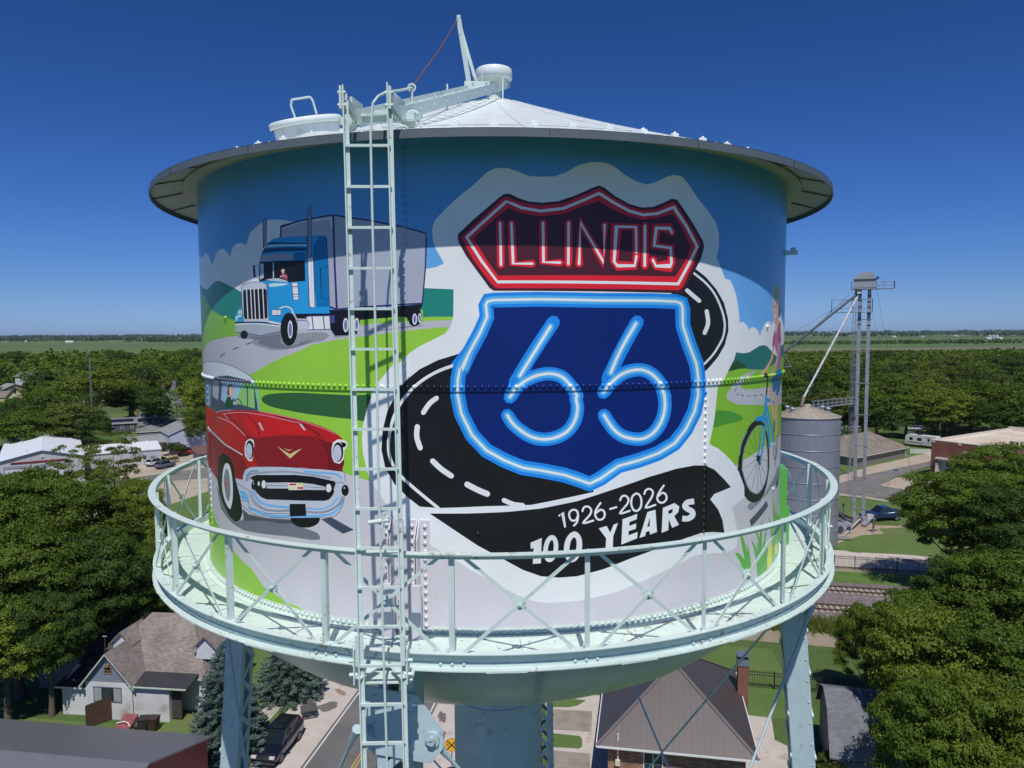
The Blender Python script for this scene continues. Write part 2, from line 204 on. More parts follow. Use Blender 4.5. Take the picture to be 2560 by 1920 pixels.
MURAL="""land cloud -6187,3694 818,143 908,-33 86,-37 64,-12 65,0 39,-9 39,18 45,18 100,3 89,-16 77,-38 69,-45 59,-68 58,54 66,52 90,43 105,12 71,-13 66,-36 53,-32 32,-22 28,50 48,47 70,27 83,5 70,-14 45,-21 36,41 32,71 110,51 124,50 114,11 161,-14 100,-17 160,-36 -24,-747 -3952,98
land cloud -717,3433 103,9 80,15 56,29 213,-4 -3,-331 -453,4
land teal -5369,3545 272,-59 698,-61 280,-52 114,-11 122,14 116,33 118,23 104,5 80,-11 167,-42 207,-57 129,-42 136,-51 -15,-273 -177,3 -200,3 -362,102 -1789,139
land teal -720,3263 397,-21 -3,-268 -398,3
land lime2 -5369,3452 706,-70 331,-49 196,-56 143,-67 175,-81 69,-25 111,-26 131,-26 201,-35 173,-27 178,-8 -10,-167 -109,6 -262,-11 -194,-24 -236,-9 -185,-27 -178,-32 -212,-51 -183,-59 -830,-24 -318,510
land lime -1332,2925 128,16 352,37 244,15 294,-2 -3,-317 -412,-101 -1665,-15 -186,145
land lime -3026,2733 2695,227 372,-374 -17,-3096 -8432,-1030 0,2050 3351,1752
land roadg -5672,2201 382,318 766,89 183,59 212,51 178,32 185,27 236,9 194,24 262,11 110,4 759,60 873,29 128,16 340,14 255,10 294,9 0,-55 -410,-32 -482,-54 -394,-45 -290,-47 -96,-40 -145,-44 -146,-43 -155,-49 -168,-61 -137,-51 -127,-42 -127,-53 -744,-91
land roadd -3539,2579 140,43 7,4 -3,5 -11,2 -13,-1 -143,-43 -8,-5 3,-5 13,-2
land roadd -3173,2669 117,21 8,4 0,5 -6,3 -10,0 -118,-21 -8,-4 -1,-5 7,-3
land roadd -2889,2726 96,17 6,3 1,5 -5,4 -9,0 -96,-17 -7,-3 -1,-5 6,-3
land roadd -2672,2762 73,10 5,2 1,4 -3,3 -6,1 -73,-10 -6,-2 -1,-4 4,-3
land roads -3069,2809 6,-10 43,-6 53,-5 70,-2 78,0 51,-3 4,-11 -20,-14 -5,-13 27,-11 41,-11 42,-9 40,-8 42,-6 39,-6 32,-7 30,-6 36,-5 47,-2 53,0 48,1 38,2 34,4 38,5 43,5 45,7 53,9 65,15 71,17 62,14 52,6 43,4 30,10 43,25 30,31 -71,23 -278,9 -439,1 -407,-5 -182,-13 -32,-19
land roads2 -2852,2825 49,-3 82,-9 91,-4 108,11 114,16 79,3 22,-22 -6,-35 3,-30 30,-19 38,-14 41,-7 43,2 45,9 39,9 29,10 23,11 30,10 50,10 55,9 25,1 -21,-12 -51,-20 -59,-18 -63,-16 -72,-16 -74,-10 -77,-3 -79,2 -70,5 -48,7 -36,9 -37,9 -48,9 -50,8 -31,9 9,9 28,9 9,8 -33,5 -54,4 -48,7 -44,13 -38,15
land roads -1654,2882 321,-48 251,44 358,43 52,-14 -534,-56 -395,-56
land lime -1649,3067 967,-12 -2,-117 -157,6 -363,-8 -450,-31
land roadg -2115,3063 479,-8 37,-185 -524,-33
land dgreen -2660,2145 -2,15 10,14 19,13 26,11 34,9 44,8 54,7 63,7 74,6 85,5 94,5 97,3 101,0 103,-1 106,-2 111,-1 112,-2 100,-2 89,6 80,6 53,-19 23,-70 -2,-95 -25,-69 -59,-15 -85,12 -80,11 -59,3 -54,2 -66,3 -91,5 -105,7 -99,6 -85,6 -77,6 -80,7 -90,8 -94,8 -84,8 -66,9 -55,9 -45,11 -36,12 -25,14
land floor -6054,844 1654,46 0,-109 129,-32 96,-67 133,-64 194,-43 104,-40 208,-70 183,-75 203,-62 215,-52 134,-87 95,-63 187,-36 194,-44 203,-31 167,-32 384,-52 166,-538 10651,-894 0,711 -6675,1622 -2536,614 -1182,-103 -101,64 -52,13 -147,28 -124,37 -513,73 -1353,-3 -1781,-163
land cloud 2689,2930 168,3 51,15 67,-16 57,-40 32,-31 40,21 60,9 80,-20 61,-41 41,-37 37,58 71,70 99,37 88,2 60,-22 34,-18 53,55 173,61 192,-11 149,-51 128,-53 779,-142 0,-323 -2509,69
land teal2 2641,2626 160,-3 54,-9 91,-6 124,6 135,35 132,33 110,7 101,-10 137,-46 132,-47 172,-42 174,26 139,104 907,25 0,-405 -2562,100
land bush 2591,2396 145,108 23,7 30,12 43,9 51,-14 27,-26 39,6 41,-12 29,-32 -1,-34 -194,-33
land lime2 2537,2404 109,13 92,10 109,13 131,1 174,-18 129,-6 240,-8 107,23 145,16 141,24 173,17 306,47 816,1 0,-1930 -3242,486 -17,1094
land roadg 3215,2417 74,-3 -135,-41 -116,-50 -56,22 -39,-60 -18,-40 20,-19 69,-15 179,-9 205,-5 157,4 266,-12 1388,-50 0,-252 -1504,93 -406,39 -221,15 -219,23 -124,36 -65,31 -16,34 20,39 57,44 71,44 74,65
land roadd 2824,2198 1,5 2,6 3,7 3,5 4,4 6,5 6,3 4,3 1,3 -3,2 -5,1 -4,-1 -4,-3 -6,-3 -7,-5 -5,-6 -4,-6 -2,-7 -2,-6 -2,-4 2,-3 4,-2 5,0
land roadd 2843,2172 55,-6 -5,-8 -46,2
land roadd 2945,2157 60,-7 -5,-9 -51,3
land roadd 3074,2140 83,-8 -6,-8 -72,5
land roadd 3236,2134 93,-9 -7,-8 -81,5
land roadd 3419,2129 95,-9 -8,-10 -80,5
land roadd 3696,2114 38,-5 -10,-6 -20,2
land roadd 3998,2100 75,-8 -15,-5 -48,3
land roadd 3228,2414 -47,-14 -2,-1 1,-2 3,-1 4,0 48,14 2,1 -1,2 -4,1
land roadd 3150,2392 -45,-15 -1,-2 1,-1 3,-1 4,0 45,15 2,2 -2,2 -3,1
land roadd 3076,2364 -42,-15 -2,-2 1,-1 4,-1 3,0 43,15 2,2 -1,2 -4,1
land mgreen 2410,2027 19,11 19,-11 23,-11 27,-1 31,-1 38,-3 52,-6 62,-8 57,-9 46,-10 41,-12 37,-11 36,-12 32,-12 25,-11 17,-9 9,-7 2,-7 -2,-8 -8,-8 -16,-6 -22,-4 -30,-3 -40,-2 -52,-3 -61,-2 -69,-4 -86,-6 -92,-8 -71,-6 -43,-10 -26,-8 -11,14 8,58 24,79
land floor 2755,1391 106,-13 32,15 120,35 310,54 363,35 246,10 512,8 765,1 0,-1426 -733,-88 -632,-55 -450,-44 -942,158 -1232,-110 -962,83 3,683 1983,-204 192,298
land bshadow 3128,882 14,26 71,9 330,-22 227,108 308,84 172,65 290,0 57,-172 -650,-8 -223,-51 -261,-49 -214,-44 -65,7
land slate 3186,721 518,133 74,-82 -542,-136
land slate 4153,965 201,74 54,-105 -216,-25
land grass1 2865,413 46,-2 68,-33 73,-59 30,-28 -39,95 -40,114 -46,130 -5,39 33,-38 74,-106 80,-139 20,-33 -18,69 3,42 42,-66 36,-103 29,-115 19,-165 -224,55 -11,118 -53,97 -70,79
land grass1 3242,479 40,-23 91,-78 60,-80 -18,63 -45,83 79,-69 -13,66 -70,92 -34,72 90,-77 52,-77 24,113 62,124 2,-138 2,-112 3,-172 69,148 65,106 60,43 -33,-87 -42,-119 -18,-93 70,58 92,32 -33,-122 -33,-106 36,-132 -292,3 -79,-9 -17,152 -52,123 -58,123
land grass2 3962,869 113,-138 124,-152 27,58 116,-105 1613,-268 0,-309 -1709,57 -231,-7 -16,176 -48,167 -91,175 -74,137 99,-82 125,-128 45,-96 -23,246
land yellowg 3779,107 43,157 117,33 50,-5 25,-271 -215,-11
land yellowg 4176,190 268,-21 28,-130 -231,15
emblem white -585,3794 20,79 58,63 132,124 178,139 129,117 80,36 112,1 80,-28 112,-42 114,-6 131,8 99,35 134,77 120,34 122,2 107,-25 109,-74 132,-56 116,-20 99,28 144,70 85,21 88,-5 92,-67 120,-117 179,-139 109,-96 44,-102 3,-124 -33,-118 147,-216 88,-9 66,-76 50,-78 39,-105 28,-107 9,-87 -8,-141 -21,-114 -27,-53 -37,-73 -51,-59 -56,-64 -65,-78 -52,-50 -43,-46 -9,-72 -13,-99 -13,-98 -28,-130 -19,-65 -4,-10 -36,-102 43,-28 94,-35 122,-73 119,-81 108,-89 118,-148 44,-70 24,-74 10,-72 -271,-68 40,-90 48,-106 29,-89 12,-44 -1,-91 -25,-45 -83,-18 -144,4 -219,35 -274,22 -437,-103 -540,-136 -376,-45 -203,3 -114,-2 -97,13 -96,29 -143,69 -102,55 -212,118 -173,103 -79,54 -111,66 -112,58 -32,51 -198,106 -164,134 -111,171 -132,171 116,-112 -101,87 -37,107 -37,152 -12,153 18,142 42,142 76,189 78,105 76,82 87,92 -25,-70 71,66 87,83 103,65 135,65 117,56 50,73 17,56 8,25 6,257 -110,17 -81,130 51,71 54,16 -29,56 -48,81 -27,80
emblem black -219,2695 -128,-50 -198,-59 -176,-85 -144,-113 -99,-122 -95,-176 -50,-176 -17,-193 38,-175 92,-154 127,-119 126,-92 195,-8 453,22 433,6 265,43 347,53 17,308 -1051,1056
emblem white -326,2571 -8,-2 -12,-3 -17,-5 -24,-7 -34,-11 -42,-14 -46,-17 -44,-18 -41,-21 -42,-22 -40,-24 -38,-26 -35,-27 -33,-28 -31,-29 -34,-32 -29,-31 -27,-33 -25,-35 -23,-34 -21,-35 -18,-36 -16,-36 -14,-36 -12,-36 -10,-36 -8,-36 -6,-35 -6,-37 -4,-36 -1,-36 0,-35 4,-33 6,-32 9,-31 12,-31 17,-31 19,-32 23,-30 26,-31 29,-29 32,-27 34,-28 33,-27 33,-27 34,-27 34,-27 33,-25 33,-26 34,-26 30,-23 21,-17 11,-2 10,5 3,11 -5,10 -21,16 -30,23 -34,27 -33,26 -32,25 -34,27 -34,27 -33,27 -33,27 -33,26 -31,27 -27,28 -24,28 -22,29 -18,30 -15,29 -12,29 -8,28 -5,29 -4,31 -1,33 2,34 4,35 5,35 6,35 8,34 10,35 11,34 14,35 15,35 17,34 19,34 22,33 25,32 26,32 27,31 34,31 30,28 31,27 34,26 36,24 39,24 40,22 40,19 43,18 44,16 42,14 34,11 23,8 16,4 11,3 9,2 9,6 1,11 -6,9
emblem white -579,2245 -12,-8 -18,-13 -21,-15 -20,-19 -19,-23 -19,-26 -16,-24 -11,-17 -4,-17 10,-15 18,-3 15,10 12,17 15,23 18,25 16,19 16,15 18,13 17,12 12,9 10,15 -4,17 -15,9
emblem white -782,1954 -2,-17 -4,-26 -2,-31 1,-31 7,-31 10,-32 10,-27 7,-19 13,-14 20,0 15,13 1,20 -7,18 -9,27 -10,28 -5,25 -1,24 2,26 3,25 3,18 -6,18 -17,9 -19,-6
emblem white -628,1606 15,-14 21,-20 25,-23 25,-21 26,-19 29,-19 25,-16 17,-11 20,-3 17,11 3,20 -11,16 -17,11 -25,16 -27,18 -24,17 -22,19 -24,22 -21,20 -15,14 -18,7 -19,-8 -8,-19
emblem white -293,1380 18,-9 26,-14 29,-15 28,-14 27,-12 27,-12 24,-10 16,-7 21,0 15,15 0,21 -14,16 -17,7 -24,9 -26,12 -25,11 -26,13 -29,15 -26,14 -18,10 -21,2 -16,-14 -2,-21
emblem white 62,1230 17,-8 24,-11 28,-12 27,-10 27,-6 26,-4 23,-2 15,-1 17,5 8,15 -6,17 -15,8 -16,1 -21,3 -24,3 -22,4 -23,9 -26,11 -24,11 -17,8 -17,1 -12,-12 -1,-17
emblem black 1929,3524 163,-36 176,-89 163,-118 133,-140 74,-163 10,-127 -58,-146 -114,-125 -136,-105 -91,-60 -211,51 -238,746
emblem white 2084,3424 32,-17 46,-24 51,-27 46,-27 37,-25 35,-25 34,-28 31,-30 32,-36 31,-40 28,-42 24,-39 20,-37 15,-36 11,-35 7,-33 1,-33 -3,-31 -7,-30 -11,-29 -15,-28 -20,-26 -22,-26 -23,-26 -23,-25 -23,-24 -26,-24 -27,-23 -34,-25 -38,-26 -35,-23 -25,-17 -4,-7 5,-8 11,-3 10,3 25,16 36,23 39,27 35,26 29,24 27,24 24,25 24,26 23,26 24,26 21,28 16,30 12,31 8,32 3,34 -1,34 -7,36 -12,36 -16,37 -21,38 -25,41 -29,42 -32,41 -33,37 -34,32 -35,29 -37,26 -39,26 -47,28 -52,27 -47,24 -32,17 -11,1 -9,-4 -3,-8
emblem white 1988,3240 16,-10 24,-15 26,-16 25,-14 22,-13 23,-13 20,-12 13,-8 22,-4 21,8 6,15 -11,14 -14,8 -20,11 -23,13 -22,13 -25,15 -26,16 -24,14 -17,10 -20,5 -19,-8 -7,-15
emblem white 2257,3048 6,-22 9,-31 7,-34 1,-28 -7,-25 -14,-27 -16,-25 -10,-18 0,-16 16,-12 24,0 17,12 11,17 16,26 17,31 10,33 -2,36 -8,36 -9,33 -6,22 -13,13 -24,4 -20,-9
emblem maroon0 -346,3726 8,32 138,125 226,189 57,44 56,4 80,-39 97,-30 130,-9 148,17 167,58 171,79 61,23 52,-18 117,-75 148,-65 134,-25 138,16 122,50 95,44 65,-6 56,-55 141,-143 162,-187 14,-60 -48,-125 -166,-232 -79,-114 -1955,5 -40,24 -88,121 -128,176 -71,128
emblem red -314,3723 146,128 250,234 40,0 113,-43 194,-26 214,25 203,87 147,66 133,-78 184,-80 153,-24 159,22 188,85 44,-22 160,-175 172,-195 -95,-196 -148,-247 -44,-30 -1878,-1 -32,16 -64,72 -127,177
emblem maroon -201,3717 146,126 177,147 112,-43 195,-30 214,25 203,82 147,50 134,-71 165,-58 172,-24 159,26 188,49 112,-114 130,-189 -79,-150 -122,-155 -1822,-18 -104,139
emblem white -253,3713 126,113 240,212 52,-24 82,-35 182,-27 218,29 204,87 140,63 146,-77 168,-71 157,-29 165,22 185,70 164,-168 140,-182 -112,-180 -128,-185 -287,-3 -741,-2 -824,-1 -135,184 -140,220 -8,6 -10,-2 -6,-8 2,-10 140,-221 152,-195 829,1 741,1 308,2 141,202 121,195 -152,194 -176,188 -212,-81 -154,-20 -149,27 -164,69 -158,83 -153,-69 -201,-85 -211,-28 -175,26 -79,33 -76,22 -243,-214 -127,-113 -4,-9 3,-9 9,-5
emblem red 14,3850 5,-382 11,-24 25,-10 25,10 10,26 -6,382 -10,24 -26,10 -24,-11
emblem red 118,3849 15,-387 213,-17 26,11 10,25 -10,25 -25,10 -144,-18 -14,355 -11,24 -26,9 -25,-11
emblem red 413,3856 4,-377 192,-22 27,10 11,25 -10,26 -26,10 -122,-18 -4,348 -11,25 -26,9 -25,-11
emblem red 657,3861 -3,-380 10,-25 26,-11 27,11 11,25 3,382 -11,24 -26,10 -26,-10
emblem red 834,3482 -21,324 225,-362 52,410 -11,25 -28,10 -27,-11 -12,-25 37,-290 -245,361 -46,-441 10,-25 27,-11 27,10
emblem red 1432,3611 -9,267 -307,-7 -5,-362 63,-82 219,16 38,123 -7,27 -27,14 -32,-7 -17,-24 2,-61 -156,6 -3,-8 39,300 111,5 6,-211 13,-25 31,-10 29,13
emblem red 1441,3863 0,-382 12,-25 31,-10 30,11 13,26 1,383 -13,26 -31,9 -30,-12
emblem red 1845,3835 -52,73 -231,-23 -19,-238 205,-15 5,-114 17,32 -143,-29 -10,37 -26,18 -34,-3 -22,-22 2,-28 60,-77 204,-17 48,90 -17,184 -191,7 26,105 89,-11 5,-8 28,-17 36,4 24,24
emblem white 37,3851 6,-382 4,-9 8,-3 9,4 3,8 -6,382 -4,8 -8,4 -9,-4
emblem white 141,3850 15,-376 190,-5 9,3 4,9 -4,8 -9,4 -166,-7 -14,366 -4,8 -9,3 -8,-4
emblem white 436,3857 5,-368 169,-8 9,3 4,9 -4,8 -9,4 -145,-5 -4,357 -4,9 -9,3 -8,-4
emblem white 681,3862 -3,-381 4,-9 9,-3 8,3 4,9 3,381 -3,9 -9,3 -9,-4
emblem white 809,3482 1,363 231,-362 23,371 -4,8 -9,4 -10,-4 -4,-9 8,-329 -238,361 -24,-402 3,-9 9,-4 10,4
emblem white 1404,3610 -8,248 -242,-6 -17,-342 44,-52 198,9 25,102 -3,9 -9,5 -11,-2 -5,-9 -12,-81 -176,-1 -23,22 27,320 176,6 7,-230 4,-9 11,-3 10,5
emblem white 1469,3864 0,-382 4,-9 11,-3 10,4 5,9 0,382 -4,9 -11,3 -10,-4
emblem white 1817,3822 -36,51 -185,-11 -21,-194 201,-13 8,-137 -4,-8 -163,-14 -27,51 -8,6 -12,-1 -7,-8 0,-9 44,-65 184,-1 26,50 -13,160 -196,10 24,149 136,0 21,-30 9,-5 13,1 8,8
emblem blue1 -77,2988 -4,63 -8,50 6,22 15,10 3,7 53,4 178,5 245,2 296,-4 316,-4 302,2 266,2 171,-1 105,-5 47,-5 14,-11 14,-14 7,-34 0,-79 7,-94 32,-85 45,-90 59,-110 54,-103 18,-51 5,-51 11,-102 17,-113 -18,-90 -34,-85 -57,-91 -67,-86 -66,-70 -77,-59 -97,-47 -107,-38 -117,-31 -118,-25 -120,-19 -102,-20 -56,-27 -41,-29 -47,-29 -48,-28 -54,-28 -59,-15 -63,20 -66,31 -57,22 -69,24 -113,26 -118,25 -90,14 -84,16 -86,32 -86,40 -88,44 -83,53 -73,66 -64,81 -57,101 -44,105 -23,88 -10,83 0,81 5,73 13,72 13,47 -1,-23 7,-17 36,76 47,103 51,91 48,87 40,76
emblem blue1 -77,2988 -12,113 21,32 56,11 423,7 612,-8 568,4 276,-6 61,-16 21,-48 7,-173 77,-175 113,-213 23,-102 28,-215 -52,-175 -124,-177 -143,-129 -204,-85 -235,-56 -222,-39 -97,-56 -95,-57 -113,-43 -129,51 -126,46 -231,51 -174,30 -172,72 -171,97 -137,147 -101,206 -33,171 5,154 26,119 6,-40 83,179 99,178
emblem blue1 -9,2995 -11,101 -10,-31 21,9 420,8 612,-9 567,2 268,-7 -7,0 0,1 9,-178 80,-185 107,-209 18,-84 25,-203 -44,-154 -111,-163 -122,-112 -179,-78 -221,-54 -227,-41 -111,-64 -89,-54 -76,-29 -103,39 -133,48 -235,52 -168,29 -160,67 -158,89 -121,131 -94,190 -29,154 4,141 21,100 38,-77 48,210 99,178 67,148 1,52 -36,38 -53,2 -38,-36 -65,-142 -99,-178 -119,-148 26,4 -30,-138 -6,-168 37,-189 109,-222 152,-163 184,-103 184,-77 181,-32 225,-51 120,-43 155,-63 150,56 102,60 82,49 217,37 249,57 230,93 166,145 138,192 60,195 -30,229 -29,120 -119,217 -75,164 -5,168 -44,98 -131,31 -283,5 -568,-6 -613,7 -425,-7 -92,-13 -53,-95 13,-125 25,-46 51,-15 47,26
emblem blue2 -40,2992 -12,106 4,-2 38,10 421,8 612,-9 568,3 271,-6 24,-8 10,-21 8,-176 79,-180 109,-211 20,-93 27,-208 -48,-163 -117,-170 -131,-120 -191,-81 -227,-55 -225,-40 -105,-61 -91,-55 -93,-35 -115,44 -130,47 -233,52 -170,29 -166,70 -164,92 -129,138 -97,198 -31,162 5,147 23,109 24,-60 63,195 99,178 67,147 1,28 -20,21 -28,1 -21,-20 -65,-143 -99,-178 -103,-162 11,20 -27,-129 -6,-162 35,-181 105,-214 145,-156 178,-100 179,-75 178,-31 227,-51 123,-45 143,-57 133,51 99,58 89,52 219,38 242,57 218,89 155,137 132,186 56,185 -29,223 -26,112 -116,215 -76,169 -6,170 -33,75 -98,25 -281,5 -567,-5 -613,7 -424,-7 -75,-12 -39,-66 13,-119 13,-25 28,-8 25,14
emblem white -65,2989 -12,111 15,21 51,11 422,7 612,-9 568,5 274,-6 49,-14 17,-39 8,-174 78,-177 111,-212 22,-99 28,-213 -51,-171 -121,-175 -140,-126 -199,-84 -233,-55 -222,-40 -100,-57 -94,-56 -106,-41 -125,48 -127,47 -231,51 -173,30 -171,72 -168,95 -134,144 -100,203 -32,168 5,152 24,116 12,-47 77,185 99,177 66,146 0,9 -6,7 -9,0 -7,-6 -66,-145 -99,-177 -89,-174 -1,34 -26,-122 -5,-157 33,-175 103,-209 139,-149 174,-98 174,-73 175,-30 230,-52 125,-45 134,-53 119,46 96,57 95,55 220,38 238,56 208,87 147,131 127,181 53,178 -28,218 -25,105 -113,214 -77,172 -7,172 -25,57 -73,19 -277,6 -567,-5 -613,8 -423,-7 -63,-11 -27,-44 13,-114 4,-9 9,-2 8,4
emblem navy -10,2974 -11,123 -14,-24 26,2 420,7 612,-9 567,2 268,-7 1,6 -5,-4 7,-178 79,-186 107,-209 18,-84 26,-203 -45,-154 -110,-163 -122,-113 -180,-77 -221,-54 -226,-42 -112,-63 -89,-54 -76,-36 -103,46 -133,48 -235,52 -168,28 -160,68 -159,88 -121,131 -94,191 -29,154 5,141 20,100 0,-52 87,185 99,178
emblem blue1 494,2972 -37,-55 -54,-78 -59,-88 -52,-80 -48,-76 -48,-78 -41,-68 -29,-47 -7,-47 28,-38 47,-8 39,28 28,48 42,67 47,77 47,75 52,79 59,87 54,78 37,55 10,47 -27,39 -48,9
emblem blue1 187,2202 8,12 10,17 11,16 12,15 14,15 16,18 18,16 20,14 23,14 25,14 26,11 26,10 28,7 29,6 29,3 26,0 24,-2 24,-5 21,-7 17,-8 16,-11 16,-16 18,-20 17,-21 21,-23 15,-22 12,-21 7,-12 -3,9 3,19 -7,-15 -3,-31 6,-27 5,-21 4,-18 0,-16 -1,-21 -4,-24 -5,-23 -8,-21 -11,-22 -13,-22 -16,-21 -16,-16 -17,-13 -20,-12 -23,-11 -24,-9 -25,-7 -25,-5 -26,-3 -25,-1 -25,2 -25,4 -26,6 -23,8 -22,10 -23,13 -23,16 -22,15 -19,15 -18,15 -15,16 -14,14 -12,16 -13,20 -12,20 -9,14 -38,28 -47,-7 -29,-38 8,-48 8,-13 13,-22 16,-25 19,-25 20,-22 21,-20 23,-20 24,-18 25,-18 28,-19 32,-18 33,-16 35,-12 36,-9 37,-6 37,-3 37,1 37,5 37,7 34,10 34,12 33,16 33,19 31,23 27,28 24,31 20,32 17,33 12,34 9,35 5,34 2,33 -2,33 -6,29 -5,21 -1,9 0,-9 8,33 -9,33 -19,28 -17,27 -19,28 -21,26 -20,25 -23,26 -27,26 -33,23 -36,17 -37,12 -38,8 -38,3 -39,-1 -40,-4 -38,-8 -37,-10 -35,-12 -34,-16 -32,-17 -30,-18 -27,-20 -25,-21 -22,-22 -20,-21 -18,-23 -16,-23 -10,-20 -7,-12 -8,-47 28,-39 48,-7
emblem blue1 1341,2972 -33,-52 -48,-75 -51,-84 -46,-78 -40,-75 -39,-78 -34,-67 -23,-47 -1,-49 35,-36 53,-3 39,32 24,47 34,68 39,76 40,72 45,76 52,83 49,75 34,52 6,49 -36,38 -56,6
emblem blue1 1107,2222 13,15 17,21 20,22 12,21 19,18 21,17 20,16 20,13 22,11 23,11 23,8 25,6 27,5 29,3 27,1 23,-2 21,-4 22,-7 22,-10 21,-12 19,-13 19,-17 17,-18 14,-18 24,-25 13,-30 12,-32 9,-25 6,-13 -14,26 -8,1 17,-20 2,-22 3,-26 2,-26 -1,-23 -5,-26 -7,-28 -9,-27 -12,-25 -14,-24 -16,-24 -18,-21 -18,-17 -18,-13 -20,-11 -20,-10 -21,-7 -17,-4 -15,-2 -16,-1 -22,2 -29,3 -32,7 -32,8 -26,8 -21,10 -19,11 -19,14 -17,14 -15,15 -14,17 -15,20 -15,20 -14,19 -13,19 -11,18 -8,13 -44,30 -52,-5 -31,-38 8,-49 8,-13 12,-18 14,-22 16,-22 15,-21 17,-23 20,-25 24,-24 26,-22 28,-20 32,-19 36,-17 40,-14 42,-11 43,-8 39,-6 36,-2 34,0 35,5 33,8 34,12 34,15 35,18 32,24 30,27 26,30 24,32 20,33 17,36 13,36 9,37 7,36 2,37 -2,35 -4,29 -2,19 18,-1 -7,3 -16,28 -4,8 -9,24 -14,35 -29,41 -22,38 -27,33 -28,29 -31,26 -34,23 -35,19 -38,17 -41,13 -42,8 -44,3 -43,-1 -40,-5 -38,-7 -36,-10 -34,-12 -32,-15 -31,-16 -29,-20 -27,-21 -24,-21 -23,-21 -23,-24 -22,-26 -18,-21 -12,-15 -7,-48 26,-43 51,-14
emblem blue2 487,2916 -30,-48 -44,-69 -49,-76 -42,-67 -38,-59 -36,-58 -31,-50 -22,-35 -4,-27 16,-23 27,-4 22,16 22,35 31,50 37,58 37,59 43,67 48,76 44,69 31,48 5,27 -16,22 -28,5
emblem blue2 165,2216 7,12 10,17 12,18 13,16 15,18 18,18 20,17 21,15 25,15 26,14 28,13 28,10 30,8 31,6 31,3 28,1 28,-3 26,-5 25,-8 21,-10 19,-14 19,-18 19,-21 18,-22 17,-22 20,-25 14,-22 8,-16 -1,0 1,8 -6,-11 -1,-23 4,-23 5,-21 4,-21 1,-19 -1,-23 -4,-26 -6,-26 -9,-24 -12,-24 -15,-25 -17,-22 -19,-19 -20,-16 -23,-13 -25,-12 -26,-9 -26,-8 -28,-6 -29,-3 -27,-1 -27,2 -28,5 -28,7 -26,9 -24,11 -25,14 -24,16 -22,16 -21,16 -18,16 -17,16 -15,16 -14,18 -14,21 -12,20 -8,14 -22,17 -28,-4 -16,-23 4,-27 9,-14 12,-21 16,-24 17,-23 19,-21 20,-19 22,-18 23,-18 24,-18 27,-18 30,-17 31,-14 32,-11 34,-8 34,-6 35,-3 35,1 34,4 34,7 33,9 32,12 31,14 29,18 28,21 25,26 22,28 19,30 15,31 12,32 8,32 4,32 3,30 -2,29 -5,27 -6,21 -2,13 1,0 1,2 6,23 -7,24 -12,24 -21,27 -18,26 -19,25 -20,24 -22,25 -25,24 -29,21 -32,15 -34,10 -34,7 -36,4 -36,-1 -37,-4 -37,-7 -35,-10 -33,-12 -32,-15 -31,-16 -28,-17 -26,-19 -23,-20 -21,-20 -19,-20 -17,-22 -14,-22 -10,-18 -8,-13 -4,-27 16,-22 27,-4
emblem blue2 1353,2942 -31,-46 -44,-67 -48,-74 -40,-68 -34,-64 -30,-63 -25,-56 -17,-38 0,-28 21,-20 31,-1 21,19 18,39 25,55 30,62 33,61 39,66 48,73 45,67 31,46 4,28 -20,23 -32,3
emblem blue2 1083,2239 13,15 18,22 13,24 20,20 20,19 21,18 22,17 22,14 24,12 24,12 26,9 27,7 30,5 31,4 30,1 28,-2 26,-6 25,-8 26,-12 23,-13 23,-16 21,-18 20,-20 16,-22 15,-26 25,-34 12,-32 10,-25 5,-12 -8,14 -5,1 10,-15 2,-22 4,-26 1,-28 -1,-27 -5,-28 -8,-29 -10,-30 -12,-27 -16,-26 -18,-25 -19,-23 -20,-19 -21,-16 -23,-13 -24,-10 -23,-8 -21,-5 -18,-3 -21,-1 -25,2 -30,4 -35,7 -34,9 -29,9 -24,11 -22,13 -21,15 -19,16 -17,17 -16,19 -15,20 -15,20 -14,20 -13,20 -12,18 -8,13 -25,17 -30,-3 -18,-22 5,-28 8,-13 12,-18 14,-22 15,-21 15,-20 16,-23 20,-23 22,-22 24,-20 26,-19 29,-18 33,-15 37,-13 40,-10 40,-8 37,-5 33,-2 31,0 30,4 30,8 31,10 32,14 31,17 29,22 27,25 24,28 22,30 19,31 16,34 12,34 9,35 6,33 2,35 -2,33 -3,28 -3,20 10,3 -3,2 -10,17 -4,9 -9,24 -13,34 -28,39 -21,35 -23,30 -26,27 -29,24 -30,21 -32,18 -35,15 -36,12 -38,7 -40,3 -39,-1 -38,-5 -36,-7 -33,-9 -32,-11 -30,-14 -29,-15 -27,-18 -26,-20 -23,-20 -22,-21 -23,-23 -21,-25 -18,-21 -6,-16 -8,-27 16,-25 29,-8
emblem white 507,2904 -31,-48 -44,-69 -48,-76 -43,-67 -37,-59 -37,-58 -31,-50 -22,-35 -1,-10 5,-9 10,-1 9,6 22,35 31,50 36,58 38,59 42,67 48,76 45,69 31,48 1,10 -6,8 -10,2
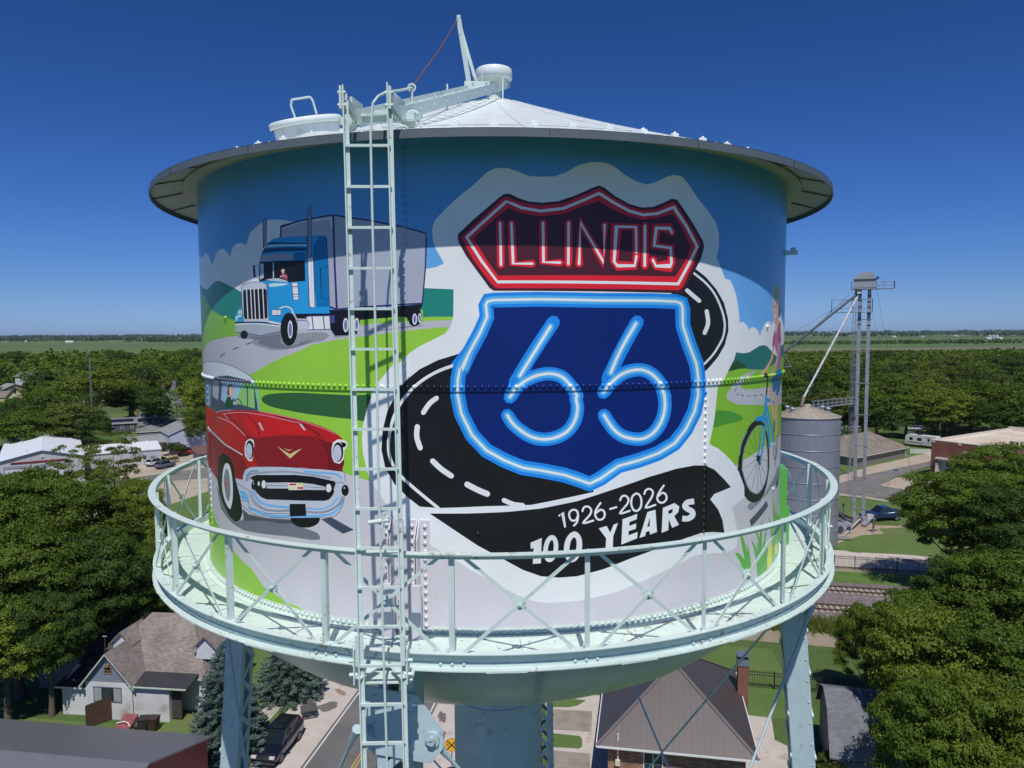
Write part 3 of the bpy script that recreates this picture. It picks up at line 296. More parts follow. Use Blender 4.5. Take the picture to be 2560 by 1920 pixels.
emblem white 145,2228 8,12 10,17 13,19 13,20 17,17 19,19 21,18 23,16 25,16 28,15 29,13 30,10 31,9 33,6 33,4 31,1 30,-3 29,-6 27,-9 25,-12 22,-16 21,-19 20,-23 18,-22 18,-23 21,-26 15,-23 9,-18 2,-8 -1,-2 -5,-8 -1,-16 3,-20 6,-21 4,-22 1,-23 -1,-26 -5,-27 -6,-28 -10,-27 -13,-26 -16,-26 -19,-24 -20,-21 -23,-18 -25,-14 -27,-13 -27,-10 -29,-8 -30,-7 -30,-3 -30,-1 -30,2 -30,5 -29,8 -28,9 -27,12 -26,15 -25,17 -23,17 -21,16 -20,17 -18,17 -16,17 -15,20 -14,22 -12,20 -9,15 -8,6 -10,-2 -6,-8 2,-10 8,-14 12,-21 15,-23 17,-22 17,-19 20,-18 20,-18 22,-17 24,-17 26,-17 28,-16 29,-14 30,-10 32,-8 33,-5 32,-3 32,1 33,4 32,6 31,9 30,11 29,14 27,16 26,20 23,23 20,27 18,28 14,28 11,30 7,30 4,30 3,28 -2,26 -5,25 -5,21 -3,16 1,7 3,6 3,12 -4,17 -11,21 -20,26 -17,26 -19,24 -19,23 -21,23 -23,23 -26,18 -29,14 -30,9 -32,7 -33,3 -34,-1 -35,-4 -35,-6 -33,-9 -32,-12 -31,-14 -29,-15 -27,-17 -25,-18 -22,-19 -20,-19 -18,-19 -16,-20 -12,-22 -11,-17 -7,-12 -2,-10 6,-9 10,-1
emblem white 1376,2931 -31,-47 -45,-67 -47,-73 -40,-68 -33,-62 -31,-64 -25,-55 -17,-38 0,-11 8,-7 11,-1 8,8 18,38 25,55 30,63 32,62 41,66 47,74 45,66 31,47 1,10 -7,8 -12,2
emblem white 1063,2254 13,15 11,23 20,23 21,21 21,19 22,19 23,18 23,16 26,13 26,12 28,10 29,7 31,6 34,4 33,1 31,-2 30,-6 29,-10 28,-12 27,-15 24,-17 24,-21 22,-22 18,-24 17,-29 26,-36 12,-32 10,-25 5,-11 -3,4 -2,0 3,-11 3,-21 3,-27 2,-30 -2,-29 -5,-29 -8,-32 -11,-31 -13,-29 -17,-27 -19,-27 -21,-25 -22,-21 -24,-17 -25,-14 -26,-12 -26,-9 -23,-6 -23,-3 -24,0 -27,1 -33,5 -36,7 -36,9 -32,11 -27,12 -24,15 -22,16 -21,17 -18,18 -17,21 -16,21 -15,20 -14,20 -14,21 -11,18 -8,12 -10,7 -11,-1 -6,-8 1,-11 9,-12 11,-19 14,-21 15,-20 15,-21 16,-22 18,-22 21,-20 22,-19 24,-17 27,-16 30,-14 35,-12 38,-10 39,-8 35,-4 30,-2 27,0 27,4 27,7 28,9 30,13 28,16 27,19 24,24 23,26 21,29 18,29 14,32 12,33 8,33 6,31 2,32 -2,32 -3,27 -3,21 4,7 -1,1 -4,7 -4,10 -9,25 -13,33 -27,37 -19,32 -21,28 -24,24 -27,23 -27,19 -30,16 -31,14 -34,11 -34,7 -35,3 -37,-2 -36,-4 -34,-6 -31,-9 -30,-10 -28,-13 -27,-15 -26,-16 -25,-19 -22,-20 -22,-20 -21,-22 -21,-24 -12,-23 -12,-15 -3,-10 6,-9 11,-3
ribbon black -646,1118 378,7 345,12 349,26 358,55 376,92 407,95 338,52 250,10 162,-17 146,-60 159,-116 144,-112 -297,-33 -67,-49 133,-126 82,-131 37,-144 -206,44 -172,19 -237,-22 -355,-54 -320,-62 -297,-77 -282,-48 -182,-1 -179,24 -175,69 -174,101 -259,143 -260,172
ribbon white 613,1078 11,29 30,-133 4,-7 8,-2 6,4 2,7 -21,145 -53,-28 -3,-7 2,-7 7,-3
ribbon white 783,1079 -2,-8 -4,-11 -5,-10 -4,-6 -7,-3 -9,-3 -9,0 -6,2 -5,4 -6,9 -6,11 -3,9 -2,10 0,11 2,9 3,7 5,6 7,5 9,4 7,2 7,-1 8,-2 8,-4 5,-5 3,-7 3,-9 2,-11 1,-12 -1,-14 -2,-16 -3,-15 -4,-12 -6,-10 -9,-8 -8,-8 -6,-5 -3,-7 3,-7 7,-3 7,2 6,5 9,8 10,11 8,13 5,15 4,17 2,17 1,16 -1,14 -2,13 -4,13 -6,11 -10,9 -11,7 -13,3 -12,1 -12,-2 -12,-6 -11,-7 -9,-10 -5,-12 -2,-13 0,-13 3,-13 4,-13 7,-13 8,-12 11,-9 14,-4 14,0 13,3 13,6 8,11 6,13 4,12 3,8 -1,7 -6,6 -8,0
ribbon white 848,1113 3,8 4,11 4,10 5,5 6,3 8,1 9,0 7,-2 7,-4 8,-6 6,-8 3,-7 1,-8 -1,-10 -3,-10 -7,-13 -16,-18 -24,-23 -22,-21 -12,-27 32,-5 32,6 33,8 23,5 6,4 1,8 -5,6 -8,1 -23,-5 -33,-8 -29,-5 0,-1 20,20 24,23 18,20 9,16 5,14 1,14 -2,13 -6,12 -9,11 -10,9 -12,7 -12,3 -14,1 -13,-3 -12,-5 -8,-10 -6,-13 -4,-12 -3,-7 1,-8 5,-5 8,0
ribbon white 1017,1191 -8,-10 -13,-16 -13,-18 -10,-16 -7,-15 -5,-14 -2,-15 0,-15 4,-15 8,-15 10,-13 11,-10 14,-7 14,-2 14,1 13,3 11,7 10,9 8,12 5,12 1,14 -2,14 -4,14 -7,12 -10,9 -12,7 -14,3 -14,0 -14,-5 -13,-9 -11,-9 -7,-6 -4,-7 3,-7 7,-4 8,2 7,6 11,9 11,7 8,4 7,0 8,-3 7,-3 5,-5 4,-7 3,-10 1,-11 0,-9 -3,-8 -6,-8 -7,-7 -7,-5 -8,-2 -10,0 -8,1 -7,3 -8,7 -7,10 -6,12 -3,11 -1,10 2,12 5,12 6,13 9,15 12,17 13,15 8,11 2,7 -4,7 -8,2
ribbon white 1131,1109 68,13 6,4 1,7 -5,7 -8,1 -68,-13 -7,-4 -1,-7 6,-6
ribbon white 1245,1192 4,7 5,11 6,10 6,6 5,2 8,1 9,-1 6,-2 7,-4 7,-7 5,-7 3,-8 1,-8 0,-8 -3,-10 -8,-14 -19,-20 -27,-26 -25,-25 -14,-26 33,-9 34,6 36,8 24,5 6,5 1,7 -6,6 -8,2 -25,-6 -35,-8 -31,-5 1,-3 2,5 23,23 28,27 21,22 9,16 5,15 1,12 -2,12 -5,13 -8,11 -11,9 -11,8 -12,4 -14,1 -13,-2 -13,-4 -9,-10 -8,-13 -5,-11 -4,-8 0,-7 6,-6 8,-1
ribbon white 1408,1259 -8,-4 -13,-6 -14,-9 -11,-13 -7,-17 -5,-20 -2,-20 1,-20 3,-18 7,-18 8,-16 9,-14 12,-10 14,-7 14,-3 14,1 14,5 13,8 12,11 10,14 5,16 3,19 1,20 -1,18 -3,17 -6,17 -8,15 -9,13 -12,10 -14,6 -11,4 -6,2 -9,0 -5,-6 1,-8 7,-5 7,-2 9,-3 9,-4 6,-5 7,-9 6,-13 5,-14 3,-15 1,-16 -1,-18 -2,-16 -5,-13 -7,-10 -9,-9 -10,-6 -8,-3 -8,0 -7,1 -8,4 -6,6 -7,10 -7,13 -6,16 -3,15 0,17 2,18 4,18 5,13 8,9 11,7 11,5 9,5 5,5 -2,8 -7,5
ribbon white 1520,1233 3,7 4,11 5,10 6,6 7,3 11,2 11,0 9,-2 7,-3 8,-7 6,-7 3,-8 0,-8 -2,-11 -5,-12 -9,-16 -17,-22 -24,-29 -21,-26 -9,-29 35,-7 37,6 38,8 25,5 7,5 0,7 -6,7 -9,1 -26,-5 -37,-9 -33,-4 -2,-1 1,5 20,24 24,29 19,23 9,18 6,15 3,14 0,13 -6,14 -10,12 -12,10 -14,7 -15,3 -16,0 -15,-3 -14,-6 -10,-10 -7,-13 -4,-11 -3,-8 0,-8 7,-5 9,-1
ribbon white 1734,1308 -12,-14 -18,-19 -18,-21 -14,-19 -9,-15 -6,-15 -4,-14 0,-14 3,-14 7,-13 9,-12 12,-9 14,-7 16,-4 17,-2 16,2 15,6 13,9 11,11 7,13 2,14 -3,15 -5,15 -8,12 -12,11 -15,8 -16,5 -17,1 -16,-6 -14,-10 -12,-9 -8,-6 -3,-7 4,-8 9,-3 8,2 8,6 12,9 11,8 9,3 7,0 9,-3 9,-5 6,-6 5,-8 4,-11 2,-11 -1,-8 -4,-8 -8,-9 -10,-6 -9,-4 -9,-1 -12,1 -11,3 -8,4 -7,5 -6,8 -4,9 -2,9 0,10 2,11 6,13 7,14 14,17 18,21 17,19 13,13 2,7 -5,7 -10,3
ribbon white 325,833 109,43 -9,-247 -78,-3 8,158 -27,-13
ribbon white 595,754 -7,-33 -12,-31 -16,-25 -18,-18 -19,-10 -20,-1 -18,8 -15,16 -12,24 -7,30 -3,33 2,35 8,33 11,31 16,25 18,18 19,10 19,1 18,-8 16,-16 12,-24 8,-30 2,-33
ribbon black 550,763 -6,-28 -8,-23 -10,-17 -10,-8 -10,1 -7,12 -5,20 -1,25 2,28 6,28 8,24 10,17 10,8 10,-2 7,-11 5,-20 1,-26
ribbon white 835,753 -9,-38 -14,-35 -19,-28 -22,-20 -25,-10 -24,-1 -22,10 -20,20 -15,27 -10,34 -3,38 2,39 9,39 14,34 19,28 22,20 24,11 24,1 22,-10 20,-20 16,-27 10,-34 4,-39
ribbon black 778,765 -6,-32 -10,-27 -12,-19 -13,-8 -12,2 -10,13 -6,23 -2,29 3,32 6,32 10,27 12,19 13,8 12,-2 10,-13 6,-23 2,-29
ribbon white 1008,936 84,17 39,-71 35,78 49,13 -53,-130 -3,-117 -78,-6 7,111
ribbon white 1264,1005 165,39 -6,-54 -82,-19 -4,-40 82,18 -6,-54 -80,-14 -3,-43 104,23 -3,-63 -179,-45
ribbon white 1456,799 93,252 95,13 21,-228 -84,-18 -6,37 -41,-4 -11,-41
ribbon black 1546,899 29,94 3,-87
ribbon white 1736,1073 150,33 63,-44 -13,-55 -53,-36 64,-97 -90,-20 -46,94 -3,-112 -85,-17
ribbon black 1805,1036 58,15 -4,-40 -51,-11
ribbon white 2151,1121 -18,1 -27,1 -31,0 -29,-3 -24,-10 -17,-12 -13,-15 -6,-21 10,-24 17,-16 15,-10 15,-11 19,-10 18,-9 12,-6 3,-2 1,-2 1,-4 0,-3 0,-1 -4,-3 -11,-5 -14,-4 -12,-1 -11,0 -17,4 -18,4 -14,4 -11,-57 14,-3 21,-5 26,-5 29,-2 27,3 24,7 23,9 19,14 10,19 1,20 -7,20 -13,20 -23,17 -22,11 -17,7 -11,7 -11,7 -10,7 -1,2 2,-7 -1,-2 4,3 6,5 6,2 13,2 23,-1 25,-1 19,-1
truck tr1 -2261,3911 331,40 331,23 26,-902 -90,30 -3,414 -595,170
truck tr2 -1599,3978 134,-25 821,-182 6,-42 -16,-286 -33,-333 -886,-42
truck ink2 -1663,3073 89,-7 372,11 515,33 -6,-27 -20,-22 8,-17 14,-34 0,-56 -33,-33 -47,-20 -41,21 -22,56 -30,19 -454,-28 -11,-55 -30,-80 -52,12 -40,-23 -149,-5 -54,64 -11,139
truck ink -2259,3810 8,90 323,47 330,23 131,-26 280,-50 334,-73 203,-60 1,-54 -12,-264 -33,-330 1,-5 5,-3 6,2 2,5 33,330 13,265 -9,67 -206,61 -335,74 -280,50 -135,26 -332,-23 -340,-39 -10,-110 2,-6 8,-3 8,1
truck ink -1606,3974 5,-461 13,-442 4,-7 8,-2 8,3 4,7 -14,441 -5,461 -4,7 -8,3 -8,-3
truck ink -1660,3091 83,-29 185,15 554,27 145,4 7,2 2,6 -3,6 -6,2 -146,-4 -554,-26 -182,-13 -77,26 -8,0 -5,-4 0,-7
truck chr -1837,3948 232,12 0,-116 -19,13 -17,75 -192,-7
truck chr -2222,3883 155,32 136,16 7,4 1,6 -4,5 -8,1 -139,-16 -156,-32 -7,-4 0,-6 6,-5
truck ink2 -2100,3045 443,-7 12,-52 -424,5
truck chr -2070,2974 125,-8 21,-71 -141,-8
truck chr2 -1951,3007 286,5 4,-130 -263,-4 24,64
truck ink3 -1665,3014 63,1 -2,-70 -49,-5
truck ink3 -1950,3003 53,5 288,2 3,2 2,2 -2,3 -3,1 -289,-1 -54,-5 -3,-2 -1,-3 2,-3
truck ink3 -1882,3009 16,-132 2,-4 5,-1 5,2 1,4 -15,132 -3,4 -5,1 -4,-2
truck ink3 -1745,3010 16,-131 3,-3 5,-1 4,2 1,4 -16,130 -3,3 -4,2 -5,-2
truck ink3 -1924,2872 270,6 3,1 2,3 -2,3 -3,1 -270,-5 -4,-2 -2,-3 2,-2
truck ink3 -2061,2887 -5,83 121,-7 3,1 1,2 -1,2 -2,1 -130,8 5,-90 2,-2 2,-1 3,1
truck chr2 -1448,2921 -3,-27 -7,-22 -10,-15 -12,-5 -12,5 -9,15 -6,23 -2,26 3,27 7,22 10,15 12,5 12,-6 9,-15 6,-22
truck ink4 -1460,2921 -2,-20 -4,-17 -6,-11 -8,-4 -7,4 -5,11 -4,17 -1,20 2,20 4,17 7,11 7,4 7,-4 5,-12 4,-16
truck chr2 -1330,2925 -3,-24 -6,-20 -9,-13 -11,-5 -10,5 -9,13 -5,21 -2,24 3,24 6,20 9,14 11,4 10,-4 9,-14 5,-21
truck ink4 -1341,2926 -2,-18 -4,-16 -5,-10 -6,-3 -7,3 -5,10 -3,16 -1,18 2,18 4,15 5,10 7,4 6,-4 5,-10 3,-15
truck chr2 -740,2971 -2,-20 -5,-17 -8,-11 -9,-4 -9,4 -7,12 -5,17 -1,20 2,20 5,17 8,11 9,4 8,-4 8,-11 5,-17
truck ink4 -749,2972 -1,-16 -4,-12 -4,-9 -6,-3 -5,3 -4,9 -3,13 -1,15 1,15 3,13 5,8 5,3 6,-3 4,-9 3,-12
truck chr2 -696,2982 -1,-17 -4,-14 -6,-10 -7,-3 -6,3 -6,10 -3,14 -1,18 1,17 4,14 6,10 7,3 6,-3 6,-10 3,-15
truck ink4 -703,2982 -1,-12 -2,-11 -3,-8 -4,-2 -4,3 -4,7 -2,11 0,13 1,12 2,11 3,7 4,3 4,-3 4,-7 2,-11
truck cab -2620,3383 -8,133 24,84 48,82 100,77 53,35 129,14 355,-12 147,1 71,-11 30,-29 5,-241 10,-481 -444,4 -48,25 -123,-118 -219,21 -13,372
truck cab3 -1832,3708 60,60 71,16 30,-27 5,-241 6,-414 -153,-3 -39,425
truck navyc -1771,3765 69,13 22,-33 11,-229 8,-472 2,-2 2,-1 2,1 1,2 -8,472 -11,230 -27,38 -73,-13 -3,-1 0,-3 2,-1
truck cab3 -2505,3727 49,32 538,-37 -1,-15 -538,34
truck chrb -2490,3721 19,1 24,1 39,1 61,-1 102,-5 127,-7 118,-6 78,-3 6,1 3,5 -2,5 -7,2 -78,4 -118,6 -127,7 -102,5 -63,2 -40,-1 -25,-2 -19,-1 -7,-2 -2,-6 5,-5
truck cabd -2556,3682 31,28 349,-8 253,-18 -1,-31 -426,15 -226,-3
truck cab3 -2099,3639 160,2 7,-81 -166,5
truck navyc -2530,3678 76,80 532,-40 4,1 2,3 -2,3 -3,1 -537,46 -84,-89 -1,-4 3,-2 6,-1
truck navyc -1916,3788 -7,-214 1,-3 4,-1 3,1 1,2 7,215 -2,2 -3,1 -3,-1
truck visor -2604,3587 16,54 237,6 222,-10 19,-18 0,-47 -243,10
truck ink2 -2605,3578 252,-3 404,-14 1,-202 -240,-5 -191,28 -251,1
truck pane -2595,3560 53,-1 -6,-143 -61,-18
truck chrb -2395,3561 -3,-178 2,-3 4,-2 5,2 2,2 3,178 -2,3 -4,2 -5,-1
truck chr -2526,3391 74,9 128,1 86,-19 59,-18 -9,-9 -191,22
truck skin -2224,3471 -3,-10 -5,-8 -8,-6 -9,-1 -9,2 -8,6 -5,9 -2,10 3,10 5,8 8,6 10,1 9,-2 7,-6 5,-9
truck cap -2227,3499 -2,-5 -6,-4 -9,-3 -11,0 -10,1 -9,4 -6,5 -2,5 2,5 7,5 9,2 10,1 11,-2 9,-3 5,-5
truck shirt -2298,3412 28,30 68,2 20,-46 -12,-20
truck chr -2290,3409 45,15 40,-18 3,-1 3,1 0,3 -2,2 -44,20 -49,-16 -2,-2 0,-2 2,-2
truck chrb -2474,3347 112,6 198,-12 -93,-18 -195,-6
truck stk -1894,4046 17,47 20,-27 -5,-478 -54,3
truck navyc -1890,4045 16,45 12,-24 -4,-477 -44,2 20,455 -1,2 -2,1 -3,-1 -1,-2 -26,-455 64,-3 6,478 -27,30 -17,-49 0,-2 3,-2 2,0
truck chr2 -1914,3583 75,-2 4,-476 -33,-13 -39,20
truck ink3 -1913,3579 67,2 7,-476 -28,-9 -32,17 -10,470 -1,2 -4,1 -3,-1 -1,-2 4,-471 45,-24 38,17 -1,477 -82,4 -3,-1 -1,-2 1,-3
truck chr -1873,3571 2,-442 1,-2 3,-1 3,1 1,2 -2,442 -1,2 -3,1 -3,-1
truck stk -2538,3988 32,35 29,-34 -14,-239 -44,-34
truck navyc -2534,3987 29,31 23,-29 -13,-239 -32,-33 -6,271 -2,2 -3,1 -4,0 -1,-2 0,-273 57,33 15,240 -36,39 -36,-38 0,-2 2,-2 4,-1
truck navyc -1667,3490 -98,-15 9,-293 88,-16 2,1 2,1 -1,3 -2,1 -82,11 -4,290 87,12 2,1 1,2 -2,2
truck chr2 -2129,3348 81,0 9,-166 -76,-6
truck ink3 -2129,3345 75,1 11,-163 -66,-5 -16,170 -1,2 -3,1 -3,-1 -1,-2 12,-174 86,8 -7,167 -87,2 -3,-1 -1,-2 1,-2
truck ink3 -2123,3302 77,0 4,1 2,3 -2,4 -4,1 -78,0 -4,-1 -2,-3 2,-4
truck ink3 -2118,3228 76,0 3,2 1,2 -1,3 -3,1 -76,-1 -3,-1 -2,-2 2,-3
truck ink3 -2117,3203 76,0 2,1 1,2 -1,2 -3,1 -75,0 -3,-1 -1,-2 1,-2
truck cab -3110,2966 -4,67 66,69 74,36 20,-171
truck chr -3043,3096 84,0 -3,-49 -89,5
truck chrb -3107,3027 68,14 71,0 -1,-17 -84,-5 -29,-38 -27,1
truck chr -2958,3334 38,29 162,16 188,-9 68,-25 17,-274 5,-110 -450,3 -22,180
truck ink2 -2928,3295 29,11 366,-2 28,-20 4,-274 -26,-14 -377,0 -25,34
truck chr2 -2870,3319 13,-324 3,-3 7,-1 6,1 3,4 -13,323 -3,4 -7,1 -6,-1
truck chr2 -2792,3316 13,-322 2,-3 7,-2 6,2 2,3 -12,322 -3,3 -6,2 -6,-1
truck chr2 -2726,3313 12,-320 3,-3 6,-2 6,2 2,3 -12,320 -2,4 -7,1 -6,-1
truck chr2 -2654,3311 12,-319 3,-3 5,-2 6,2 3,3 -12,318 -3,4 -6,1 -6,-1
truck chr2 -2577,3307 12,-316 3,-3 5,-2 6,2 2,3 -12,316 -2,4 -6,1 -5,-1
truck ink3 -2964,3132 5,201 43,29 159,17 186,-9 65,-24 21,-385 1,-3 4,0 3,1 1,2 -15,386 -78,29 -189,9 -165,-16 -49,-35 -4,-202 2,-2 4,-1 5,1
truck ink2 -3119,2954 201,3 247,-1 198,-12 173,-19 7,2 4,4 -1,5 -7,2 -173,19 -200,13 -248,1 -201,-3 -11,-2 -4,-5 5,-5
truck chr2 -2485,2975 196,-29 -9,-15 -188,24
truck bump -3123,2949 229,4 244,-3 343,-25 8,-57 -196,-23 -136,-23 -154,24 -329,16
truck chr2 -3120,2938 225,5 244,-2 339,-28 5,1 3,3 -1,4 -5,1 -340,28 -245,3 -226,-4 -7,-2 -3,-4 3,-3
truck ink3 -3109,2855 184,-1 138,-18 155,-21 138,20 189,26 3,1 1,3 -2,2 -4,1 -189,-26 -135,-19 -152,20 -140,18 -186,1 -6,-1 -2,-3 2,-2
truck chr2 -2432,3088 136,-3 1,-58 -132,0
truck ink3 -2432,3084 133,-3 0,-49 -124,-1 -3,57 -2,2 -4,1 -4,-1 -1,-2 7,-65 140,-1 -2,66 -139,3 -4,-1 -2,-2 1,-3
truck ink3 -2349,3080 -1,-48 0,-2 2,0 2,0 1,2 2,48 -1,1 -2,1 -2,-1
truck chrb -2305,3090 15,4 20,6 21,6 19,2 17,-1 19,-4 17,-5 14,-6 13,-10 11,-14 10,-13 7,-10 6,-3 8,0 5,5 0,6 -7,9 -10,14 -13,15 -15,12 -19,9 -20,6 -22,4 -22,2 -24,-3 -24,-6 -21,-6 -14,-5 -6,-4 0,-6 6,-4
truck navyc -2317,3104 16,4 23,7 25,5 23,3 22,-1 23,-4 21,-6 18,-8 15,-13 12,-16 9,-16 7,-11 2,-1 3,0 1,1 0,2 -7,11 -9,16 -13,17 -15,13 -20,9 -22,6 -24,4 -23,2 -25,-3 -26,-6 -22,-7 -16,-4 -2,-1 0,-2 2,-1
truck tyre -2068,2885 -5,-44 -13,-40 -20,-34 -25,-27 -29,-17 -31,-6 -31,6 -28,17 -25,27 -18,35 -11,40 -3,44 6,44 14,40 21,35 26,26 30,16 31,6 31,-7 27,-17 23,-27 17,-34 11,-40
truck chr2 -2132,2883 -3,-35 -9,-30 -12,-19 -13,-7 -14,7 -10,20 -7,29 -2,35 4,35 9,29 12,20 14,7 13,-7 11,-20 6,-30
truck ink4 -2143,2883 -3,-28 -6,-23 -8,-16 -9,-5 -9,5 -7,16 -4,23 -1,28 3,27 6,24 8,15 9,5 9,-5 7,-16 4,-23
truck tyre -2856,2832 -7,-17 -17,-15 -25,-10 -30,-3 -30,3 -26,10 -17,15 -5,17 8,18 18,15 27,10 30,3 29,-4 24,-10 16,-15
truck ink -2731,3552 38,2 15,-128 -42,-1
truck ink -2695,3538 59,3 4,1 1,2 -2,3 -5,1 -58,-3 -5,-1 -1,-3 3,-2
truck ink -2693,3430 52,-15 5,0 3,2 0,2 -3,2 -52,15 -4,0 -4,-1 0,-3
car slate -1838,980 137,34 123,-47 136,-55 -43,-18 -82,-34 -115,50 -120,59
car roads2 -3930,1065 127,-65 130,-105 208,-123 168,-32 182,57 165,90 321,6 404,40 68,-54 149,-19 126,-23 33,-33 -4,-33 -94,-16 -338,-7 -395,-34 -414,-32 -305,26 -351,102
car roads3 -3107,922 156,-48 322,19 387,40 68,-31 -179,-30 -320,-14 -414,-67
car roofw -5218,2327 647,114 167,50 303,27 640,2 258,-27 216,-52 190,-65 43,-39 -46,-6 -166,26 -369,26 -254,-17 -231,-31 -1398,0
car carln -5588,2401 1214,92 274,22 350,7 286,-8 258,-28 241,-54 141,-46 69,-52 4,-1 4,0 3,3 -1,2 -71,53 -143,47 -241,55 -259,27 -288,9 -355,-7 -332,-26 -1033,-92 -5,-3 -38,-2 -48,0
car cin -5218,2327 1398,8 231,31 254,17 369,-26 166,-26 78,-301 -372,-16 -308,-22 -420,-55 -233,32 -1163,7
car gl1 -3932,2287 274,21 -31,-127 -43,-100 -236,33
car gl2 -3554,2313 508,9 -100,-243 -154,-50 -320,67
car gl3 -3086,2320 285,-4 13,-267 -122,12 -127,12 -132,4
car cin -2935,2310 -11,-252 3,-4 8,-1 8,3 3,4 11,252 -4,4 -7,1 -8,-2
car gl4 -5906,2256 1921,36 -96,-308 -2027,-13
car glb -3287,2204 241,111 77,-1 -263,-201
car tealc -2773,2330 35,-12 38,-284 -31,-5
car hair -3422,2183 26,55 33,42 82,7 44,-27 -47,-16 -43,-56 -56,-38
car skin -3366,2240 45,26 84,0 2,-59 -24,-39 -26,-24 -9,-34 -37,24 -29,46
car hair -3290,2240 31,4 2,1 1,1 -2,0 -2,1 -31,-5 -3,0 0,-1 1,-1
car hair -3272,2190 25,3 2,0 0,1 -1,1 -2,0 -25,-3 -2,0 -1,-1 1,-1
car greenc -3502,2004 30,88 64,48 78,10 36,-43 49,32 47,-50 -14,-41 -121,-32
car cin -3192,2100 5,6 7,7 9,7 7,4 6,2 8,2 9,0 8,0 8,-2 9,-3 9,-5 9,-6 10,-9 11,-13 10,-12 7,-9 5,-2 8,0 7,3 0,4 -7,9 -9,12 -11,13 -11,11 -11,7 -11,5 -12,4 -12,3 -14,1 -14,-1 -14,-2 -13,-5 -12,-7 -9,-8 -8,-7 -5,-5 -1,-5 6,-2 9,0
car skin -3204,2083 -3,-8 -7,-7 -10,-6 -12,-2 -11,1 -10,4 -6,6 -2,8 3,9 7,7 10,5 12,3 12,-1 9,-4 6,-7
car red1 -5218,1968 616,3 546,-6 234,-30 272,40 456,40 374,14 299,-16 267,-26 242,-39 151,-35 115,-42 83,-50 30,-35 -5,-227 -18,-37 -4,-48 -213,16 -314,-4 -475,-36 -263,-32 -149,-44 -82,-63 -31,-64 -207,-8 -61,53 -486,-177 -197,77 -357,18 -823,336
car red2 -5654,1757 1553,-72 767,-118 263,-65 86,-109 -71,-82 -44,-59 -209,-1 -37,151 -169,103 -191,-51 -116,-314 -460,58 -1372,189
car red2 -2953,1738 190,-3 445,66 402,13 135,-77 49,-93 11,-154 -366,-4 -475,-36 -193,-18 -64,110 7,131
car red3 -1900,1827 135,-53 87,-13 129,31 11,-233 -18,-37 -4,-48 -161,16 -18,165 -57,94
car red0 -3043,1967 465,50 372,-60 291,-130 -403,-16 -444,-63 -236,91
car red3 -3490,1949 100,-32 133,-46 126,-49 93,-43 59,-35 43,-34 32,-27 22,-20 8,-2 9,1 5,5 0,4 -23,20 -31,28 -44,34 -59,36 -93,44 -124,50 -131,46 -98,32 -13,1 -13,-3 -6,-5
car red3 -3049,1988 50,-14 70,-21 69,-24 51,-27 32,-32 23,-39 16,-37 12,-25 4,-3 8,0 6,3 1,4 -12,26 -15,37 -24,40 -33,34 -54,29 -70,25 -70,20 -49,15 -9,0 -8,-3 -3,-4
car red3 -2425,1989 86,-13 118,-18 118,-22 92,-22 64,-26 51,-28 40,-26 28,-19 5,-1 4,2 2,4 -2,4 -28,18 -40,27 -52,29 -65,26 -93,23 -119,22 -118,18 -85,13 -7,-1 -4,-3 1,-5
car pink -3545,1932 92,12 120,16 124,15 113,10 103,5 102,1 96,-1 88,-2 74,-3 67,-3 67,-5 75,-6 93,-9 104,-11 92,-10 62,-8 4,1 3,3 -1,3 -3,2 -62,7 -92,11 -103,11 -94,9 -75,6 -67,5 -67,3 -75,3 -87,2 -97,1 -102,-1 -105,-5 -113,-10 -126,-15 -120,-15 -92,-12 -10,-3 -3,-4 5,-2
car pink -2706,2021 112,-7 151,-10 155,-14 133,-15 114,-19 108,-22 95,-22 75,-18 50,-15 33,-12 22,-10 16,-7 4,0 2,1 1,3 -2,2 -16,7 -22,10 -34,13 -51,15 -74,18 -96,22 -108,22 -114,19 -133,16 -155,13 -151,10 -112,7 -5,-1 -3,-2 1,-3
car pink -3555,1934 136,-52 7,-1 8,2 4,3 -2,3 -135,52 -8,0 -8,-1 -5,-3
car maroon -2876,1666 15,-20 22,-28 22,-31 18,-31 12,-32 10,-34 7,-31 6,-22 2,-2 3,0 3,2 1,2 -6,21 -7,32 -10,34 -12,33 -18,30 -22,32 -22,28 -15,20 -2,1 -4,-1 -2,-1
car maroon -1993,1911 33,-14 47,-19 49,-24 38,-24 27,-24 21,-25 17,-29 14,-37 9,-53 6,-65 3,-62 2,-42 1,-2 2,0 2,1 1,2 -2,42 -3,62 -6,65 -10,53 -13,38 -17,30 -22,25 -27,24 -40,26 -49,23 -47,20 -33,14 -2,0 -2,-1 -1,-2
car carln -5880,1951 1815,6 240,-26 276,39 5,1 1,3 -3,1 -6,0 -268,-38 -228,26 -1884,-7 38,0 31,-1 6,-2
car chr -3820,1934 271,40 214,20 5,1 2,2 -2,2 -5,0 -216,-20 -273,-40 -6,-1 -2,-3 4,-1
car chr -4445,1686 270,-8 244,-26 196,-32 135,-27 85,-14 62,-8 52,-5 57,-7 70,-10 75,-12 64,-12 43,-8 12,1 9,4 2,6 -6,4 -43,8 -64,11 -73,12 -69,11 -57,8 -52,5 -57,7 -79,14 -129,27 -186,33 -225,29 -225,13 -48,-3 -57,-9 -29,-9
car pink -3776,1876 99,-2 127,-4 125,-9 104,-14 92,-24 90,-32 76,-31 51,-21 8,-1 8,3 4,4 -3,4 -50,21 -75,31 -90,33 -94,25 -107,15 -125,8 -126,5 -98,2 -17,-2 -12,-4 0,-5
car chr -2733,1898 34,12 64,-88 -42,10
car chr -2089,1927 33,4 58,-60 -35,4
car gold -2425,1680 83,-31 112,-38 65,33 105,39 -72,-48 -97,-69 -78,46
car gold -2327,1668 75,-14 67,10 -67,-21
